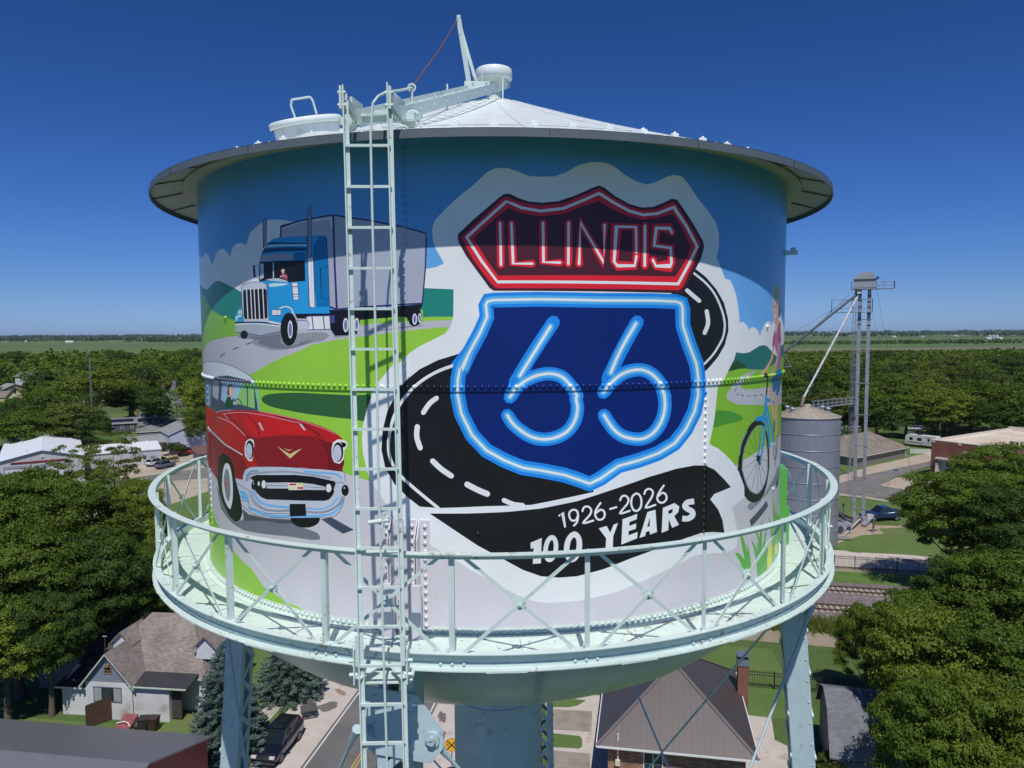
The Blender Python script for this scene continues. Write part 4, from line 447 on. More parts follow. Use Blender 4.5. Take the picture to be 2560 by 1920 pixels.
car chr2 -3025,1600 36,82 84,37 72,-9 16,-51 -29,-55 -9,-79 -14,-47 -74,-8 -74,51
car ink2 -2834,1603 -7,-36 -15,-33 -22,-26 -27,-15 -29,-3 -26,9 -21,22 -13,30 -3,36 7,36 16,34 24,25 28,15 28,3 25,-10 20,-22 12,-30
car chr -2866,1587 -5,-30 -12,-27 -17,-21 -21,-13 -22,-2 -20,8 -16,18 -9,25 -2,29 5,31 13,27 18,21 21,12 22,2 19,-8 15,-18 9,-25
car ink2 -2870,1687 39,-23 -19,-47 -34,29
car chr2 -1682,1707 19,61 58,34 77,-3 34,-29 -8,-42 -29,-27 -12,-94 -47,-48 -64,11 -27,53
car ink2 -1544,1679 -4,-34 -12,-30 -16,-23 -21,-13 -22,-1 -20,10 -16,21 -10,29 -3,34 4,34 12,30 17,23 21,12 22,2 20,-11 15,-21 10,-29
car chr -1566,1668 -4,-28 -9,-25 -13,-19 -16,-11 -17,-1 -15,9 -13,17 -8,25 -2,27 4,29 9,25 13,18 16,11 17,1 16,-9 12,-17 8,-24
car ink2 -1570,1782 62,-18 -8,-30 -38,-14
car stk -2967,1552 26,-39 31,45 0,2 -2,0 -3,0 -2,-1 -23,-39 -20,34 -2,1 -3,0 -2,-1
car stk -1640,1636 24,-30 16,39 0,1 -1,1 -2,0 -1,-1 -14,-34 -18,26 -1,1 -2,0 -1,-1
car tyre -1844,983 -10,-29 -28,-28 -43,-24 -54,-20 -62,-11 -62,-4 -57,6 -47,15 -29,21 -10,28 12,30 31,29 48,26 58,19 62,12 61,2 54,-7 41,-16 26,-22
car chr -3092,1242 17,58 55,65 112,45 304,36 281,24 327,11 258,8 173,-6 33,-27 3,-74 -5,-145 -26,-94 -49,-68 -92,-55 -158,-23 -397,-50 -273,-31 -313,-9 -166,19 -115,40 -107,74 -46,84 -21,121 178,-8
car sky2 -3182,1112 135,19 79,-52 3,-51 -127,-6
car sky2 -2969,940 38,-5 52,-6 60,-7 58,-5 55,-2 56,0 57,1 62,3 65,5 67,8 69,8 74,9 81,10 86,11 83,10 72,10 62,9 55,9 49,10 43,11 36,14 29,15 25,18 23,20 22,25 20,30 16,27 11,18 1,9 -7,7 -10,0 -8,-7 -11,-18 -16,-27 -18,-28 -20,-23 -20,-17 -22,-15 -25,-13 -33,-13 -40,-10 -47,-10 -54,-8 -61,-9 -72,-10 -83,-10 -86,-11 -80,-9 -73,-9 -69,-9 -66,-7 -63,-5 -59,-3 -55,-1 -53,1 -52,2 -55,5 -57,7 -51,7 -37,4 -19,-2 -15,-8 -2,-11
car sky2 -2037,1441 34,0 48,0 54,0 53,1 56,1 60,2 55,0 40,-2 22,-7 12,-9 7,-10 6,-7 7,-4 9,2 5,7 -2,7 -6,7 -8,12 -17,13 -29,8 -43,3 -56,0 -60,-2 -55,-1 -53,0 -54,0 -48,-1 -34,0 -10,-3 -5,-7 3,-7
car sky2 -3010,1292 19,13 25,18 30,18 30,14 35,11 43,8 39,6 27,4 7,3 2,4 -3,4 -7,0 -27,-4 -40,-6 -44,-9 -41,-11 -35,-17 -31,-19 -27,-19 -18,-12 -3,-5 3,-3 8,-1
car sky2 -2877,1144 13,-16 20,-24 23,-25 26,-21 28,-12 29,-9 32,-5 36,-4 43,-2 47,0 50,1 51,2 58,3 64,4 56,5 39,3 11,4 5,8 -3,7 -11,3 -38,-3 -56,-4 -63,-5 -57,-3 -49,-1 -49,-1 -44,0 -40,2 -34,4 -27,5 -23,7 -22,10 -23,18 -22,23 -18,24 -14,16 -11,5 -16,-2 -11,-8
car sky2 -2018,1068 30,0 42,0 46,1 43,4 40,9 39,11 38,14 33,17 30,22 27,27 22,25 16,17 2,6 -3,4 -7,1 -6,-3 -15,-17 -22,-24 -26,-26 -28,-20 -30,-16 -36,-13 -37,-11 -37,-8 -41,-4 -46,-1 -41,1 -29,0 -8,-2 -4,-6 2,-5
car visor -2927,1146 9,-18 12,-26 15,-28 19,-23 21,-17 24,-14 27,-11 31,-10 36,-8 40,-7 42,-5 43,-2 43,0 44,4 45,5 44,5 50,8 52,9 46,9 31,6 9,4 3,7 -4,5 -9,1 -32,-6 -45,-9 -52,-9 -48,-8 -44,-5 -43,-5 -42,-3 -41,0 -40,2 -39,5 -37,6 -33,8 -29,9 -24,10 -21,13 -19,15 -17,21 -14,27 -12,26 -8,18 -8,4 -12,-1 -11,-5
car visor -2018,1035 29,1 42,1 46,2 43,4 40,7 38,10 37,11 34,13 32,16 29,19 27,19 21,19 16,21 10,23 7,19 5,13 -1,6 -5,3 -8,-1 -4,-5 -5,-13 -7,-19 -9,-19 -13,-18 -20,-18 -24,-18 -29,-17 -29,-15 -33,-13 -35,-11 -37,-9 -37,-7 -41,-4 -46,-2 -41,0 -30,-1 -8,-3 -4,-6 2,-6
car visor -2963,1254 8,13 11,18 15,18 18,14 16,7 15,6 32,7 63,10 102,17 124,19 125,17 108,12 90,5 82,2 78,0 76,-1 83,-3 85,-6 74,-5 51,-4 9,2 5,7 -1,7 -8,4 -51,4 -74,5 -85,6 -83,3 -77,1 -78,1 -84,-2 -91,-6 -109,-11 -126,-17 -125,-19 -102,-17 -64,-11 -38,-7 -25,-9 -25,-12 -25,-19 -18,-22 -12,-19 -9,-13 1,-8 12,-4 16,2
car ink2 -3087,1242 2,11 3,15 4,16 8,17 9,15 12,17 14,16 19,15 18,12 19,11 28,11 44,10 65,11 78,10 82,8 78,8 70,7 68,7 69,6 73,5 81,4 86,3 84,2 77,3 71,2 68,3 63,2 56,0 52,0 48,-1 41,-2 31,-4 18,-5 7,-5 2,-6 3,-10 2,-16 1,-20 0,-19 0,-14 0,-1 2,-1 2,1 1,2 0,13 0,19 0,21 -3,16 -3,10 -3,8 -9,7 -18,4 -32,4 -41,2 -48,2 -52,0 -57,-1 -63,-2 -67,-2 -71,-3 -77,-2 -84,-2 -86,-3 -81,-4 -74,-5 -69,-6 -68,-7 -70,-7 -77,-8 -83,-8 -79,-10 -66,-11 -45,-11 -30,-11 -21,-12 -19,-13 -20,-15 -15,-17 -12,-17 -10,-17 -7,-16 -5,-17 -2,-15 -2,-11 1,-1 3,-1 4,1
car ink2 -2963,1149 9,-19 12,-28 15,-30 19,-24 19,-16 22,-13 27,-11 34,-9 39,-10 44,-9 52,-5 65,-1 90,7 104,13 95,12 63,8 3,1 1,2 -1,1 -3,1 -63,-8 -94,-12 -105,-13 -88,-7 -64,1 -51,5 -43,9 -39,10 -33,9 -26,10 -21,13 -19,16 -18,23 -15,29 -12,28 -9,19 -2,2 -3,0 -3,-2
car ink2 -2018,1026 38,3 52,3 57,5 50,7 41,10 38,12 35,15 31,15 28,17 25,18 21,19 18,18 14,19 9,19 7,17 6,12 -1,2 -1,1 -2,0 -1,-2 -6,-11 -7,-17 -9,-19 -13,-18 -18,-18 -21,-19 -24,-18 -28,-16 -31,-15 -34,-14 -37,-13 -41,-10 -49,-7 -56,-4 -53,-4 -37,-2 -3,-1 -1,-2 1,-1
car ink2 -3140,961 38,-11 54,-16 61,-17 61,-11 57,-6 56,-3 65,0 78,4 95,7 106,11 108,12 104,12 107,12 109,13 100,13 81,10 60,7 44,4 37,7 33,10 32,15 26,18 23,21 19,26 18,33 14,41 11,38 8,26 0,1 -2,1 -2,0 -1,-2 -8,-26 -11,-37 -14,-40 -17,-33 -20,-25 -22,-21 -25,-17 -30,-15 -33,-10 -36,-6 -44,-5 -60,-6 -81,-11 -100,-12 -109,-13 -106,-13 -105,-11 -108,-12 -105,-11 -95,-7 -77,-4 -64,0 -55,3 -56,6 -60,12 -60,16 -53,16 -39,11 -3,0 -4,-1 -2,-2
car ink2 -2987,1050 4,-17 7,-24 7,-26 8,-18 7,-11 7,-7 10,-3 14,-1 19,2 20,6 22,5 21,3 24,-2 25,-4 26,-5 23,-3 22,0 19,2 17,2 16,0 7,-1 3,-5 14,-3 38,3 79,9 103,13 97,12 64,8 3,1 1,2 -1,2 -2,0 -65,-8 -97,-12 -103,-13 -78,-9 -36,-2 -11,2 -2,4 -11,3 -17,-1 -18,-2 -19,-2 -19,0 -23,3 -25,5 -26,4 -25,2 -24,-3 -23,-5 -20,-6 -15,-2 -11,1 -8,3 -6,5 -7,10 -7,19 -8,25 -6,25 -4,16 -2,2 -4,0 -3,-2
car ink2 -3010,1238 4,11 5,16 7,17 12,16 16,16 20,16 23,15 26,12 33,8 39,6 37,5 25,3 3,1 1,2 -1,1 -3,1 -25,-3 -37,-5 -40,-6 -36,-9 -28,-13 -24,-15 -21,-17 -17,-16 -12,-18 -8,-17 -5,-16 -4,-11 1,-2 3,-1 4,1
car ink2 -3297,1191 32,-4 45,-5 49,-6 45,-7 43,-6 45,-7 38,-6 27,-4 4,0 3,2 0,2 -2,1 -26,4 -39,7 -44,6 -43,7 -45,6 -48,6 -45,5 -32,4 -5,0 -4,-2 -1,-2
car ink2 -3224,1058 130,-16 4,0 3,2 1,2 -2,1 -130,16 -5,0 -3,-2 -1,-2
car ink2 -3205,1009 201,5 4,0 2,2 0,2 -3,1 -200,-5 -5,-1 -3,-2 1,-2
car ink2 -2939,1273 49,35 103,31 622,65 243,4 182,-18 94,-11 -9,-93 -26,-49 -43,-44 -58,-20 -303,-27 -252,-22 -283,-29 -103,12 -74,34 -54,36 -82,-4
car chr -2972,1225 57,59 69,-18 20,-41 -26,-67 -82,-4 -22,41
car ink2 -2815,1220 -4,-20 -10,-17 -15,-12 -17,-6 -16,1 -14,9 -9,15 -3,18 5,20 10,17 15,13 17,6 17,-2 13,-9 9,-15
car chr2 -2848,1238 -1,-4 -2,-3 -3,-2 -3,-2 -4,1 -3,1 -2,3 0,3 1,4 2,3 3,2 3,1 4,0 3,-2 2,-2
car chr -1541,1312 -4,-22 -9,-19 -14,-16 -18,-11 -19,-5 -19,1 -18,9 -14,14 -8,18 -3,21 4,22 9,20 15,16 18,11 19,5 20,-2 17,-9 13,-14 8,-18
car ink2 -1661,1308 20,52 53,14 46,-10 2,1 1,1 0,2 -1,1 -48,10 -57,-15 -21,-55 0,-2 1,-1 2,0
car ink2 -1490,1301 -3,-18 -6,-16 -10,-13 -12,-9 -13,-3 -13,2 -12,7 -9,11 -6,16 -2,17 3,17 6,16 10,13 12,9 14,4 13,-2 11,-7 10,-12 5,-15
car chr2 -1534,1322 0,-3 -2,-3 -2,-2 -2,-1 -3,0 -2,2 -1,3 -1,3 1,3 1,3 2,2 3,1 3,0 2,-2 1,-3
car chr -2622,1274 345,41 17,-1 201,17 12,-2 123,2 153,-14 3,-34 -281,-21 -210,-25 -16,14 -339,-37
car ink2 -2613,1241 334,36 3,1 0,2 0,1 -2,1 -335,-36 -3,-1 -1,-2 1,-1
car ink2 -2048,1291 277,11 2,1 1,1 -1,1 -2,1 -277,-11 -2,-1 -1,-1 1,-2
car chr2 -2270,1313 211,18 8,-71 -208,-24
car flagr -2256,1305 104,11 1,-20 -102,-11
car flagy -2135,1317 72,7 1,-26 -68,-7
car flagy -2242,1271 85,9 -1,-20 -86,-13
car flagr -2141,1281 86,8 0,-21 -82,-8
car chr2 -2627,1255 -3,-17 -9,-15 -13,-11 -16,-5 -15,1 -12,8 -8,13 -2,17 3,17 10,15 13,11 15,5 15,-1 12,-8 8,-13
car chr2 -1694,1309 -3,-17 -8,-14 -11,-10 -13,-4 -13,2 -11,8 -7,13 -2,16 3,17 7,14 12,11 13,4 13,-2 10,-9 7,-13
car chr2 -2737,1249 -2,-9 -5,-9 -6,-6 -8,-3 -7,1 -6,5 -4,7 -1,10 2,9 5,9 6,6 8,3 7,-1 6,-4 4,-8
car ink2 -2255,1093 225,26 8,-124 -234,-34
car tyre -3853,1099 23,197 89,132 154,62 177,-30 110,-93 43,-143 101,-175 46,-167 -63,-99 -124,-43 -168,32 -208,123 -130,105
car chr2 -3668,1164 16,51 22,54 27,44 30,33 33,23 34,13 36,2 38,-8 31,-22 25,-37 19,-50 13,-55 5,-63 -2,-69 -7,-61 -14,-50 -20,-43 -20,-32 -16,-21 -16,-10 -23,0 -39,12 -47,22 -43,28 -34,33 -28,39 -20,40 -9,40 1,42
car hub -3613,1158 7,40 18,35 21,30 21,24 23,18 22,9 21,-2 21,-10 17,-22 16,-36 13,-48 7,-48 -2,-49 -7,-50 -13,-42 -19,-33 -24,-25 -24,-9 -24,11 -25,26 -22,35 -21,45 -18,53
car flagr -3553,1153 29,30 25,-66 -47,-14
cyclist tyre 3307,1849 -99,-24 -76,-35 -100,-85 -86,-123 -39,-134 -15,-115 30,-26 71,-107 52,-71 7,-107 81,-63 96,-41 120,-23 152,7 104,41 88,88 56,96 22,56 23,58 -14,189 -48,140 -80,120 -84,90 -114,43 -94,11
cyclist bshadow 3560,1744 -104,32 -111,4 -117,-38 -107,-74 -84,-96 -46,-113 -9,-138 18,-24 50,-99 62,-79 80,-70 135,-54 92,-10 117,29 106,63 68,71 20,65 -5,150 -39,154 -67,140
cyclist floor 3546,1731 -97,31 -105,4 -112,-37 -101,-71 -81,-93 -44,-109 -8,-134 17,-23 48,-95 59,-77 76,-67 130,-52 86,-9 111,28 100,62 62,69 19,62 -4,144 -37,148 -62,136
cyclist lime2 3002,1423 9,68 40,76 83,93 102,70 113,40 104,-4 90,-35 65,-80 45,-134 -330,-39
cyclist ink2 3403,1400 -147,339 -1,2 -3,0 -3,0 -1,-1 146,-340 2,-1 4,-1 3,1
cyclist ink2 3403,1399 11,363 -1,2 -4,1 -3,0 -1,-2 -11,-362 1,-2 4,-1 3,0
cyclist ink2 3403,1400 -266,267 -2,1 -3,1 -2,-1 0,-1 265,-267 2,-1 4,-1 2,1
cyclist ink2 3401,1401 -368,128 -3,0 -2,0 0,-2 2,-1 367,-127 3,-1 3,1 0,1
cyclist ink2 3403,1399 284,105 1,2 -3,1 -4,1 -4,0 -282,-106 -1,-2 2,-1 4,-1
cyclist ink2 3397,1399 300,-82 4,-1 3,1 0,1 -3,2 -301,82 -3,0 -3,-1 1,-1
cyclist ink2 3396,1402 -395,-67 -2,-1 1,-1 2,-1 3,0 396,66 2,1 0,2 -3,1
cyclist ink2 3403,1399 100,336 -1,2 -4,1 -3,0 -2,-1 -99,-336 1,-1 3,-2 4,0
cyclist ink2 3395,1387 -326,-208 0,-1 2,-2 2,0 3,0 328,208 0,1 -2,2 -4,1
cyclist ink2 3395,1387 -176,-324 1,-1 2,-2 3,0 2,1 177,324 -1,1 -3,1 -3,0
cyclist ink2 3395,1386 -16,-364 1,-1 3,-2 4,0 1,1 16,365 -1,1 -3,1 -4,0
cyclist ink2 3395,1386 128,-345 3,-1 3,-1 4,0 1,1 -130,345 -2,2 -3,0 -3,0
cyclist ink2 3395,1385 256,-228 3,-2 5,-1 3,1 0,1 -258,230 -3,1 -4,1 -2,-1
cyclist ink2 3343,1436 54,2 62,-24 24,-91 -32,-13 -30,11 -20,35 -59,23
cyclist stk 3080,1741 -16,-13 -23,-18 -24,-21 -21,-20 -16,-19 -14,-19 -12,-19 -10,-21 -9,-25 -7,-28 -5,-25 -3,-17 2,-4 6,-2 7,0 3,3 4,17 5,25 7,27 8,24 10,21 13,19 13,19 16,18 21,20 24,21 23,18 16,13 1,3 -5,4 -8,1
cyclist bike 3470,1768 -6,-25 -8,-37 -10,-42 -11,-44 -12,-48 -14,-54 -12,-49 -9,-34 4,-6 13,-4 14,-1 6,4 9,35 13,49 15,54 12,48 11,44 10,42 9,37 7,26 -5,6 -14,4 -15,0
cyclist bike 3568,1867 1,-27 2,-39 1,-44 -4,-42 -10,-39 -14,-38 -16,-41 -16,-43 -20,-52 -21,-59 -20,-53 -14,-37 5,-8 17,-6 19,-1 10,5 14,37 21,54 23,58 20,53 18,43 16,41 15,39 10,39 5,43 -1,45 -2,39 -2,28 -9,7 -20,5 -20,-1
cyclist bike 3603,1862 16,-28 22,-39 25,-47 21,-48 16,-56 15,-64 11,-59 9,-41 13,-10 29,-6 28,0 10,6 -9,42 -13,60 -16,65 -18,57 -23,50 -27,47 -24,41 -17,27 -15,9 -26,4 -22,-2
cyclist bike 3610,1986 25,-39 38,-55 44,-64 46,-63 51,-67 58,-74 57,-68 42,-48 20,-8 35,-6 30,0 6,7 -47,49 -63,69 -65,75 -55,68 -49,64 -48,64 -40,56 -27,39 -14,7 -22,3 -19,-3
cyclist bike 3628,2075 379,-66 -3,-39 -368,61
cyclist bike 3289,1855 16,21 71,5 95,-1 69,19 18,71 15,137 67,-5 13,-125 -16,-116 -38,-55 -38,-15 -107,32 -108,3
cyclist ink2 3579,2317 46,-68 -28,-132 6,-7 17,-4 18,1 9,5 29,133 -48,69 -7,6 -18,4 -17,-2
cyclist skin2 3755,2175 91,61 65,-71 -40,-72 38,-100 102,-214 -52,0 -85,89 -66,118 -46,93
cyclist skin2 4035,2089 145,-11 5,-124 -4,-192 -13,-153 83,-237 -79,10 -90,160 -61,236 -7,153
cyclist slate 3959,1782 63,-7 11,-44 -9,-90 -51,-17 -34,15 9,86
cyclist slate 3967,1481 -3,-16 -6,-23 -3,-26 4,-26 13,-29 21,-33 24,-28 34,-22 51,7 23,19 20,26 10,25 -6,26 -17,29 -18,27 -13,18 -8,4 -17,3 -14,1 -4,-3 11,-18 18,-26 15,-29 5,-25 -9,-25 -18,-25 -21,-18 7,-4 -10,6 -24,28 -22,32 -14,29 -3,25 3,26 6,23 3,16 -5,4 -13,3 -14,1
cyclist slate 4196,1582 -44,-203 -83,-181 4,-3 12,-3 14,-2 6,1 89,181 47,204 -6,3 -16,4 -16,1
cyclist shorts 4006,2371 284,10 181,-197 -653,41 -22,82
cyclist shorts 3829,2274 544,1 -12,-125 -170,-88 -136,18 30,81 -104,-53 -82,17 -50,66
cyclist skin2 3785,2653 56,-19 -47,-106 -98,-63 -132,-67 -60,-41 -9,-28 -87,12 3,49 70,19 101,46 110,61 59,65
cyclist jersey 3884,2836 156,105 90,-22 112,-137 33,-231 -37,-114 -129,-71 -104,13 0,180 -105,77 -42,75 -1,88
cyclist skin2 4046,2705 93,-9 -51,-139 -68,-81 -125,-77 -115,-47 43,-32 -117,-5 -15,34 87,32 107,70 89,71 46,74
cyclist sleeve 3866,2873 -77,-88 -27,-102 79,-52 23,80 8,88
cyclist sleeve 4094,2983 93,-48 25,-198 -107,-41 -72,20 8,217
cyclist ink2 3493,2369 72,0 69,-47 -87,-6 -62,21
cyclist skin2 3875,2939 165,76 9,-82 -96,-97 -69,0
cyclist hair 4024,3179 93,-34 55,-59 -37,-61 -94,-21 -33,78
cyclist skin2 3758,3207 -7,-73 20,-101 31,-58 73,-36 99,31 57,68 8,97 11,75
cyclist hair 4012,3134 0,-18 1,-26 -1,-28 -5,-25 -8,-19 -10,-18 -13,-16 -17,-14 -20,-11 -24,-10 -23,-6 -15,-2 -14,3 -16,8 -15,10 -10,7 -3,1 -6,0 -3,-1 0,-2 9,-6 14,-10 18,-9 23,-5 28,3 26,7 25,10 22,12 17,14 14,16 11,18 8,20 5,25 1,28 -1,26 0,19 -2,1 -7,0 -6,0
cyclist hair 3818,3131 -4,-16 -11,-6 -12,6 -6,15 4,16 10,6 13,-6
cyclist hair 3917,3139 -4,-14 -10,-6 -11,6 -6,13 4,14 10,5 11,-5
cyclist white 3811,3032 80,6 -10,-24 -40,-8
cyclist helm 3739,3221 14,58 62,68 61,31 54,12 85,-7 82,-59 40,-58 -28,-48 -284,-5
cyclist slate 3829,3242 17,62 46,50 -2,2 -9,2 -11,-1 -7,-3 -45,-50 -17,-63 3,-2 10,-1 10,1
cyclist slate 3880,3246 42,54 43,54 -2,2 -11,1 -12,-1 -7,-2 -42,-54 -40,-54 3,-3 9,-1 11,1
cyclist slate 3935,3248 53,48 38,42 -3,3 -11,1 -13,-1 -8,-3 -36,-42 -50,-48 2,-2 9,-2 12,1
cyclist slate 3991,3249 34,22 42,24 0,3 -11,1 -14,0 -10,-3 -41,-24 -31,-21 0,-3 10,-2 13,1"""
# ------------------------------------------------ painted tank wall
R,RL,ZS,ZB,ZTOP=4.0,3.985,29.4588,27.168,31.86
PC=dict(sky=(96,160,220),cloud=(214,217,226),white=(214,218,228),teal=(33,124,112),teal2=(30,101,98),lime=(140,190,62),lime2=(124,174,50),dgreen=(45,90,52),mgreen=(70,140,50),bush=(35,75,35),
 roadg=(176,175,184),roads=(138,141,148),roads2=(112,116,124),roads3=(78,82,90),roadd=(84,86,98),floor=(192,189,193),bshadow=(126,137,148),slate=(66,74,90),grass1=(92,165,66),grass2=(120,170,85),yellowg=(215,215,75),
 black=(24,24,28),maroon0=(66,26,34),maroon=(72,28,38),red=(208,34,44),blue1=(28,126,214),blue2=(78,164,244),navy=(6,32,100),
 tr1=(158,160,176),tr2=(156,162,178),ink=(48,45,96),ink2=(20,20,28),ink3=(72,68,130),ink4=(108,112,160),chr=(186,190,200),chr2=(218,220,232),cab=(38,146,205),cab3=(14,108,165),cabd=(10,60,98),navyc=(14,40,84),chrb=(190,224,244),visor=(146,150,164),pane=(170,185,205),stk=(122,134,156),
 skin=(222,178,158),cap=(90,36,38),shirt=(160,70,84),bump=(160,168,177),tyre=(22,24,27),roofw=(200,206,214),carln=(88,92,104),cin=(66,76,96),gl1=(168,168,176),gl2=(158,180,212),gl3=(140,192,112),gl4=(118,146,168),glb=(150,195,235),tealc=(120,186,188),
 hair=(48,52,64),greenc=(22,74,52),red0=(196,30,38),red1=(176,28,36),red2=(132,26,38),red3=(112,20,32),pink=(208,132,148),gold=(206,188,130),sky2=(104,172,234),flagr=(206,44,60),flagy=(240,226,80),hub=(126,127,134),
 bike=(34,136,196),skin2=(206,156,132),shorts=(16,98,150),jersey=(170,92,160),sleeve=(172,42,60),helm=(176,164,52))
PM={}
for k,c in PC.items():
    l=lin(c); PM[k]=mat('paint_'+k,tuple(min(.86,v/.80) for v in l),rough=.33,var=.05,scale=2.2,bump=.05,bscale=22,spec=.4,scale2=.7)
# the sky colour is graded by height: deeper blue near the eave
def grade_sky():
    m=PM['sky']; N=m.node_tree.nodes; L=m.node_tree.links; vm=[n for n in N if n.type=='VECT_MATH'][0]; tc=[n for n in N if n.type=='TEX_COORD'][0]
    sp=N.new('ShaderNodeSeparateXYZ'); L.new(tc.outputs['Object'],sp.inputs[0]); mr=N.new('ShaderNodeMapRange'); mr.inputs[1].default_value=29.7; mr.inputs[2].default_value=31.9; L.new(sp.outputs[2],mr.inputs[0])
    cr=N.new('ShaderNodeValToRGB'); e=cr.color_ramp.elements; a=lin((112,172,228)); b=lin((62,132,190)); e[0].color=(*[v/.8 for v in a],1); e[1].color=(*[v/.8 for v in b],1)
    L.new(mr.outputs[0],cr.inputs[0]); L.new(cr.outputs[0],vm.inputs[0])
grade_sky()
SHP=[]
for ln in MURAL.strip().split('\n'):
    g,c,*q=ln.split(' '); a=np.cumsum([[int(t) for t in p.split(',')] for p in q],axis=0)/1000; SHP.append((g,c,a,a.min(0),a.max(0)))
def winding(P,a):
    x,y=P[:,0],P[:,1]; wn=np.zeros(len(P),int); b=np.roll(a,-1,0)
    for (x0,y0),(x1,y1) in zip(a,b):
        if y0==y1: continue
        cr=(x1-x0)*(y-y0)-(x-x0)*(y1-y0)
        wn+=((y0<=y)&(y1>y)&(cr>0)).astype(int)-((y0>y)&(y1<=y)&(cr<0)).astype(int)
    return wn!=0
def classify(P):
    P=np.asarray(P,float); idx=np.full(len(P),-1)
    for k,(g,c,a,lo,hi) in enumerate(SHP):
        s=np.where((P[:,0]>=lo[0])&(P[:,0]<=hi[0])&(P[:,1]>=lo[1])&(P[:,1]<=hi[1]))[0]
        if len(s): idx[s[winding(P[s],a)]]=k
    return idx
def colname(P): return [SHP[i][1] if i>=0 else 'sky' for i in classify(P)]
def wallpt(s,z,r): t=-math.pi/2+s/R; return (r*math.cos(t),r*math.sin(t),ZB+z)
HT=ZTOP-ZB; HS=ZS-ZB; SM=math.pi*R
def build_wall(tower):
    vs=[];ed=[]
    def line(p):
        o=len(vs); vs.extend(p); ed.extend((o+i,o+i+1) for i in range(len(p)-1))
    for i in range(181):
        s=-SM+2*SM*i/180; line([(s,0),(s,HS),(s,HT)])
    for z in (0,HS,HT): line([(-SM+2*SM*i/180,z) for i in range(181)])
    for g,c,a,lo,hi in SHP:
        o=len(vs); vs.extend(map(tuple,a)); n=len(a); ed.extend((o+i,o+(i+1)%n) for i in range(n))
    V,E,F,_,_,_=delaunay_2d_cdt([Vector(v) for v in vs],ed,[],0,1e-5)
    V=np.array([(v.x,v.y) for v in V]); F=np.array([f for f in F if len(f)==3]); C=V[F].mean(1)
    ok=(abs(C[:,0])<SM)&(C[:,1]>0)&(C[:,1]<HT); a=V[F]; area=np.abs((a[:,1,0]-a[:,0,0])*(a[:,2,1]-a[:,0,1])-(a[:,2,0]-a[:,0,0])*(a[:,1,1]-a[:,0,1])); ok&=area>1e-9
    F=F[ok];C=C[ok]; idx=classify(C); low=C[:,1]<HS
    names=dict(land='painted_landscape',emblem='painted_road_emblem',ribbon='painted_ribbon',truck='painted_truck',car='painted_car',cyclist='painted_cyclist')
    gr=np.array([SHP[i][0] if i>=0 else 'land' for i in idx]); cn=np.array([SHP[i][1] if i>=0 else 'sky' for i in idx])
    for g,nm in names.items():
        vv=[];ff=[];mi=[];mats=[];rr=[]
        for lo_,r in ((True,RL),(False,R)):
            s=(gr==g)&(low==lo_)
            if not s.any(): continue
            u,inv=np.unique(F[s],return_inverse=True); o=len(vv); vv+=[wallpt(V[i,0],V[i,1],r) for i in u]; ff.append(inv.reshape(-1,3)+o)
            for c in cn[s]:
                if c not in mats: mats.append(c)
                mi.append(mats.index(c))
        ff=np.concatenate(ff); vv=np.array(vv)
        p=vv[ff]; n=np.cross(p[:,1]-p[:,0],p[:,2]-p[:,0]); out=(n[:,0]*p[:,0,0]+n[:,1]*p[:,0,1])<0; ff[out]=ff[out][:,::-1]
        me=np_mesh(nm,vv,ff,[PM[c] for c in mats],mi,True)
        nn=vv.copy(); nn[:,2]=0; nn/=np.linalg.norm(nn,axis=1)[:,None]; me.normals_split_custom_set_from_vertices([tuple(q) for q in nn])
        o=bpy.data.objects.new(nm,me); COL.objects.link(o); o.parent=tower
    # lip under the upper course, rivets and laps take the paint they sit on
    mb=MB(); ss=np.linspace(-SM,SM,361); cc=colname([((a+b)/2,HS+.02) for a,b in zip(ss[:-1],ss[1:])])
    for a,b,c in zip(ss[:-1],ss[1:],cc): mb.poly([wallpt(a,HS,R),wallpt(b,HS,R),wallpt(b,HS,RL),wallpt(a,HS,RL)],PM[c])
    def nrm(s): t=-math.pi/2+s/R; return (math.cos(t),math.sin(t),0)
    n=388; S=[-SM+2*SM*i/n for i in range(n)]; cc=colname([(s,HS+.045) for s in S])
    for s,c in zip(S,cc): mb.dome(wallpt(s,HS+.042,R-.001),nrm(s),.021,PM[c],.021)
    def vline(th,z0,z1,r,dz=.073,lap=.035):
        s=math.radians(th+90)*R; k=int((z1-z0)/dz); Z=[z0+dz*(i+.5) for i in range(k)]
        for z,c in zip(Z,colname([(s,z) for z in Z])): mb.dome(wallpt(s,z,r-.001),nrm(s),.019,PM[c],.018)
        sg=1; s2=s+lap; Z=np.arange(z0,z1,.04)
        for z,c in zip(Z,colname([(s2,z+.02) for z in Z])):
            h=min(.04,z1-z); p=[wallpt(s2-.004,z,r+.005),wallpt(s2,z,r+.005),wallpt(s2,z+h,r+.005),wallpt(s2-.004,z+h,r+.005)]; q=[wallpt(s2-.004,z,r-.002),wallpt(s2,z,r-.002),wallpt(s2,z+h,r-.002),wallpt(s2-.004,z+h,r-.002)]
            mb.add(p+q,[(0,1,2,3),(1,5,6,2),(0,3,7,4),(0,4,5,1)],PM[c])
    for th in (-102.4,17.6,137.6): vline(th,HS+.1,HT-.1,R)
    for th in (-150.9,-57.0,3,63,123): vline(th,.06,HS-.02,RL)
    for s,z in ((-1.02,.83),(-.18,.935),(-3.35,3.02),(3.55,2.9),(3.96,.95)):
        mb.dome(wallpt(s,z,R if z>HS else RL),nrm(s),.024,PM[colname([(s,z)])[0]],.026)
    mb.build('rivet',tower)
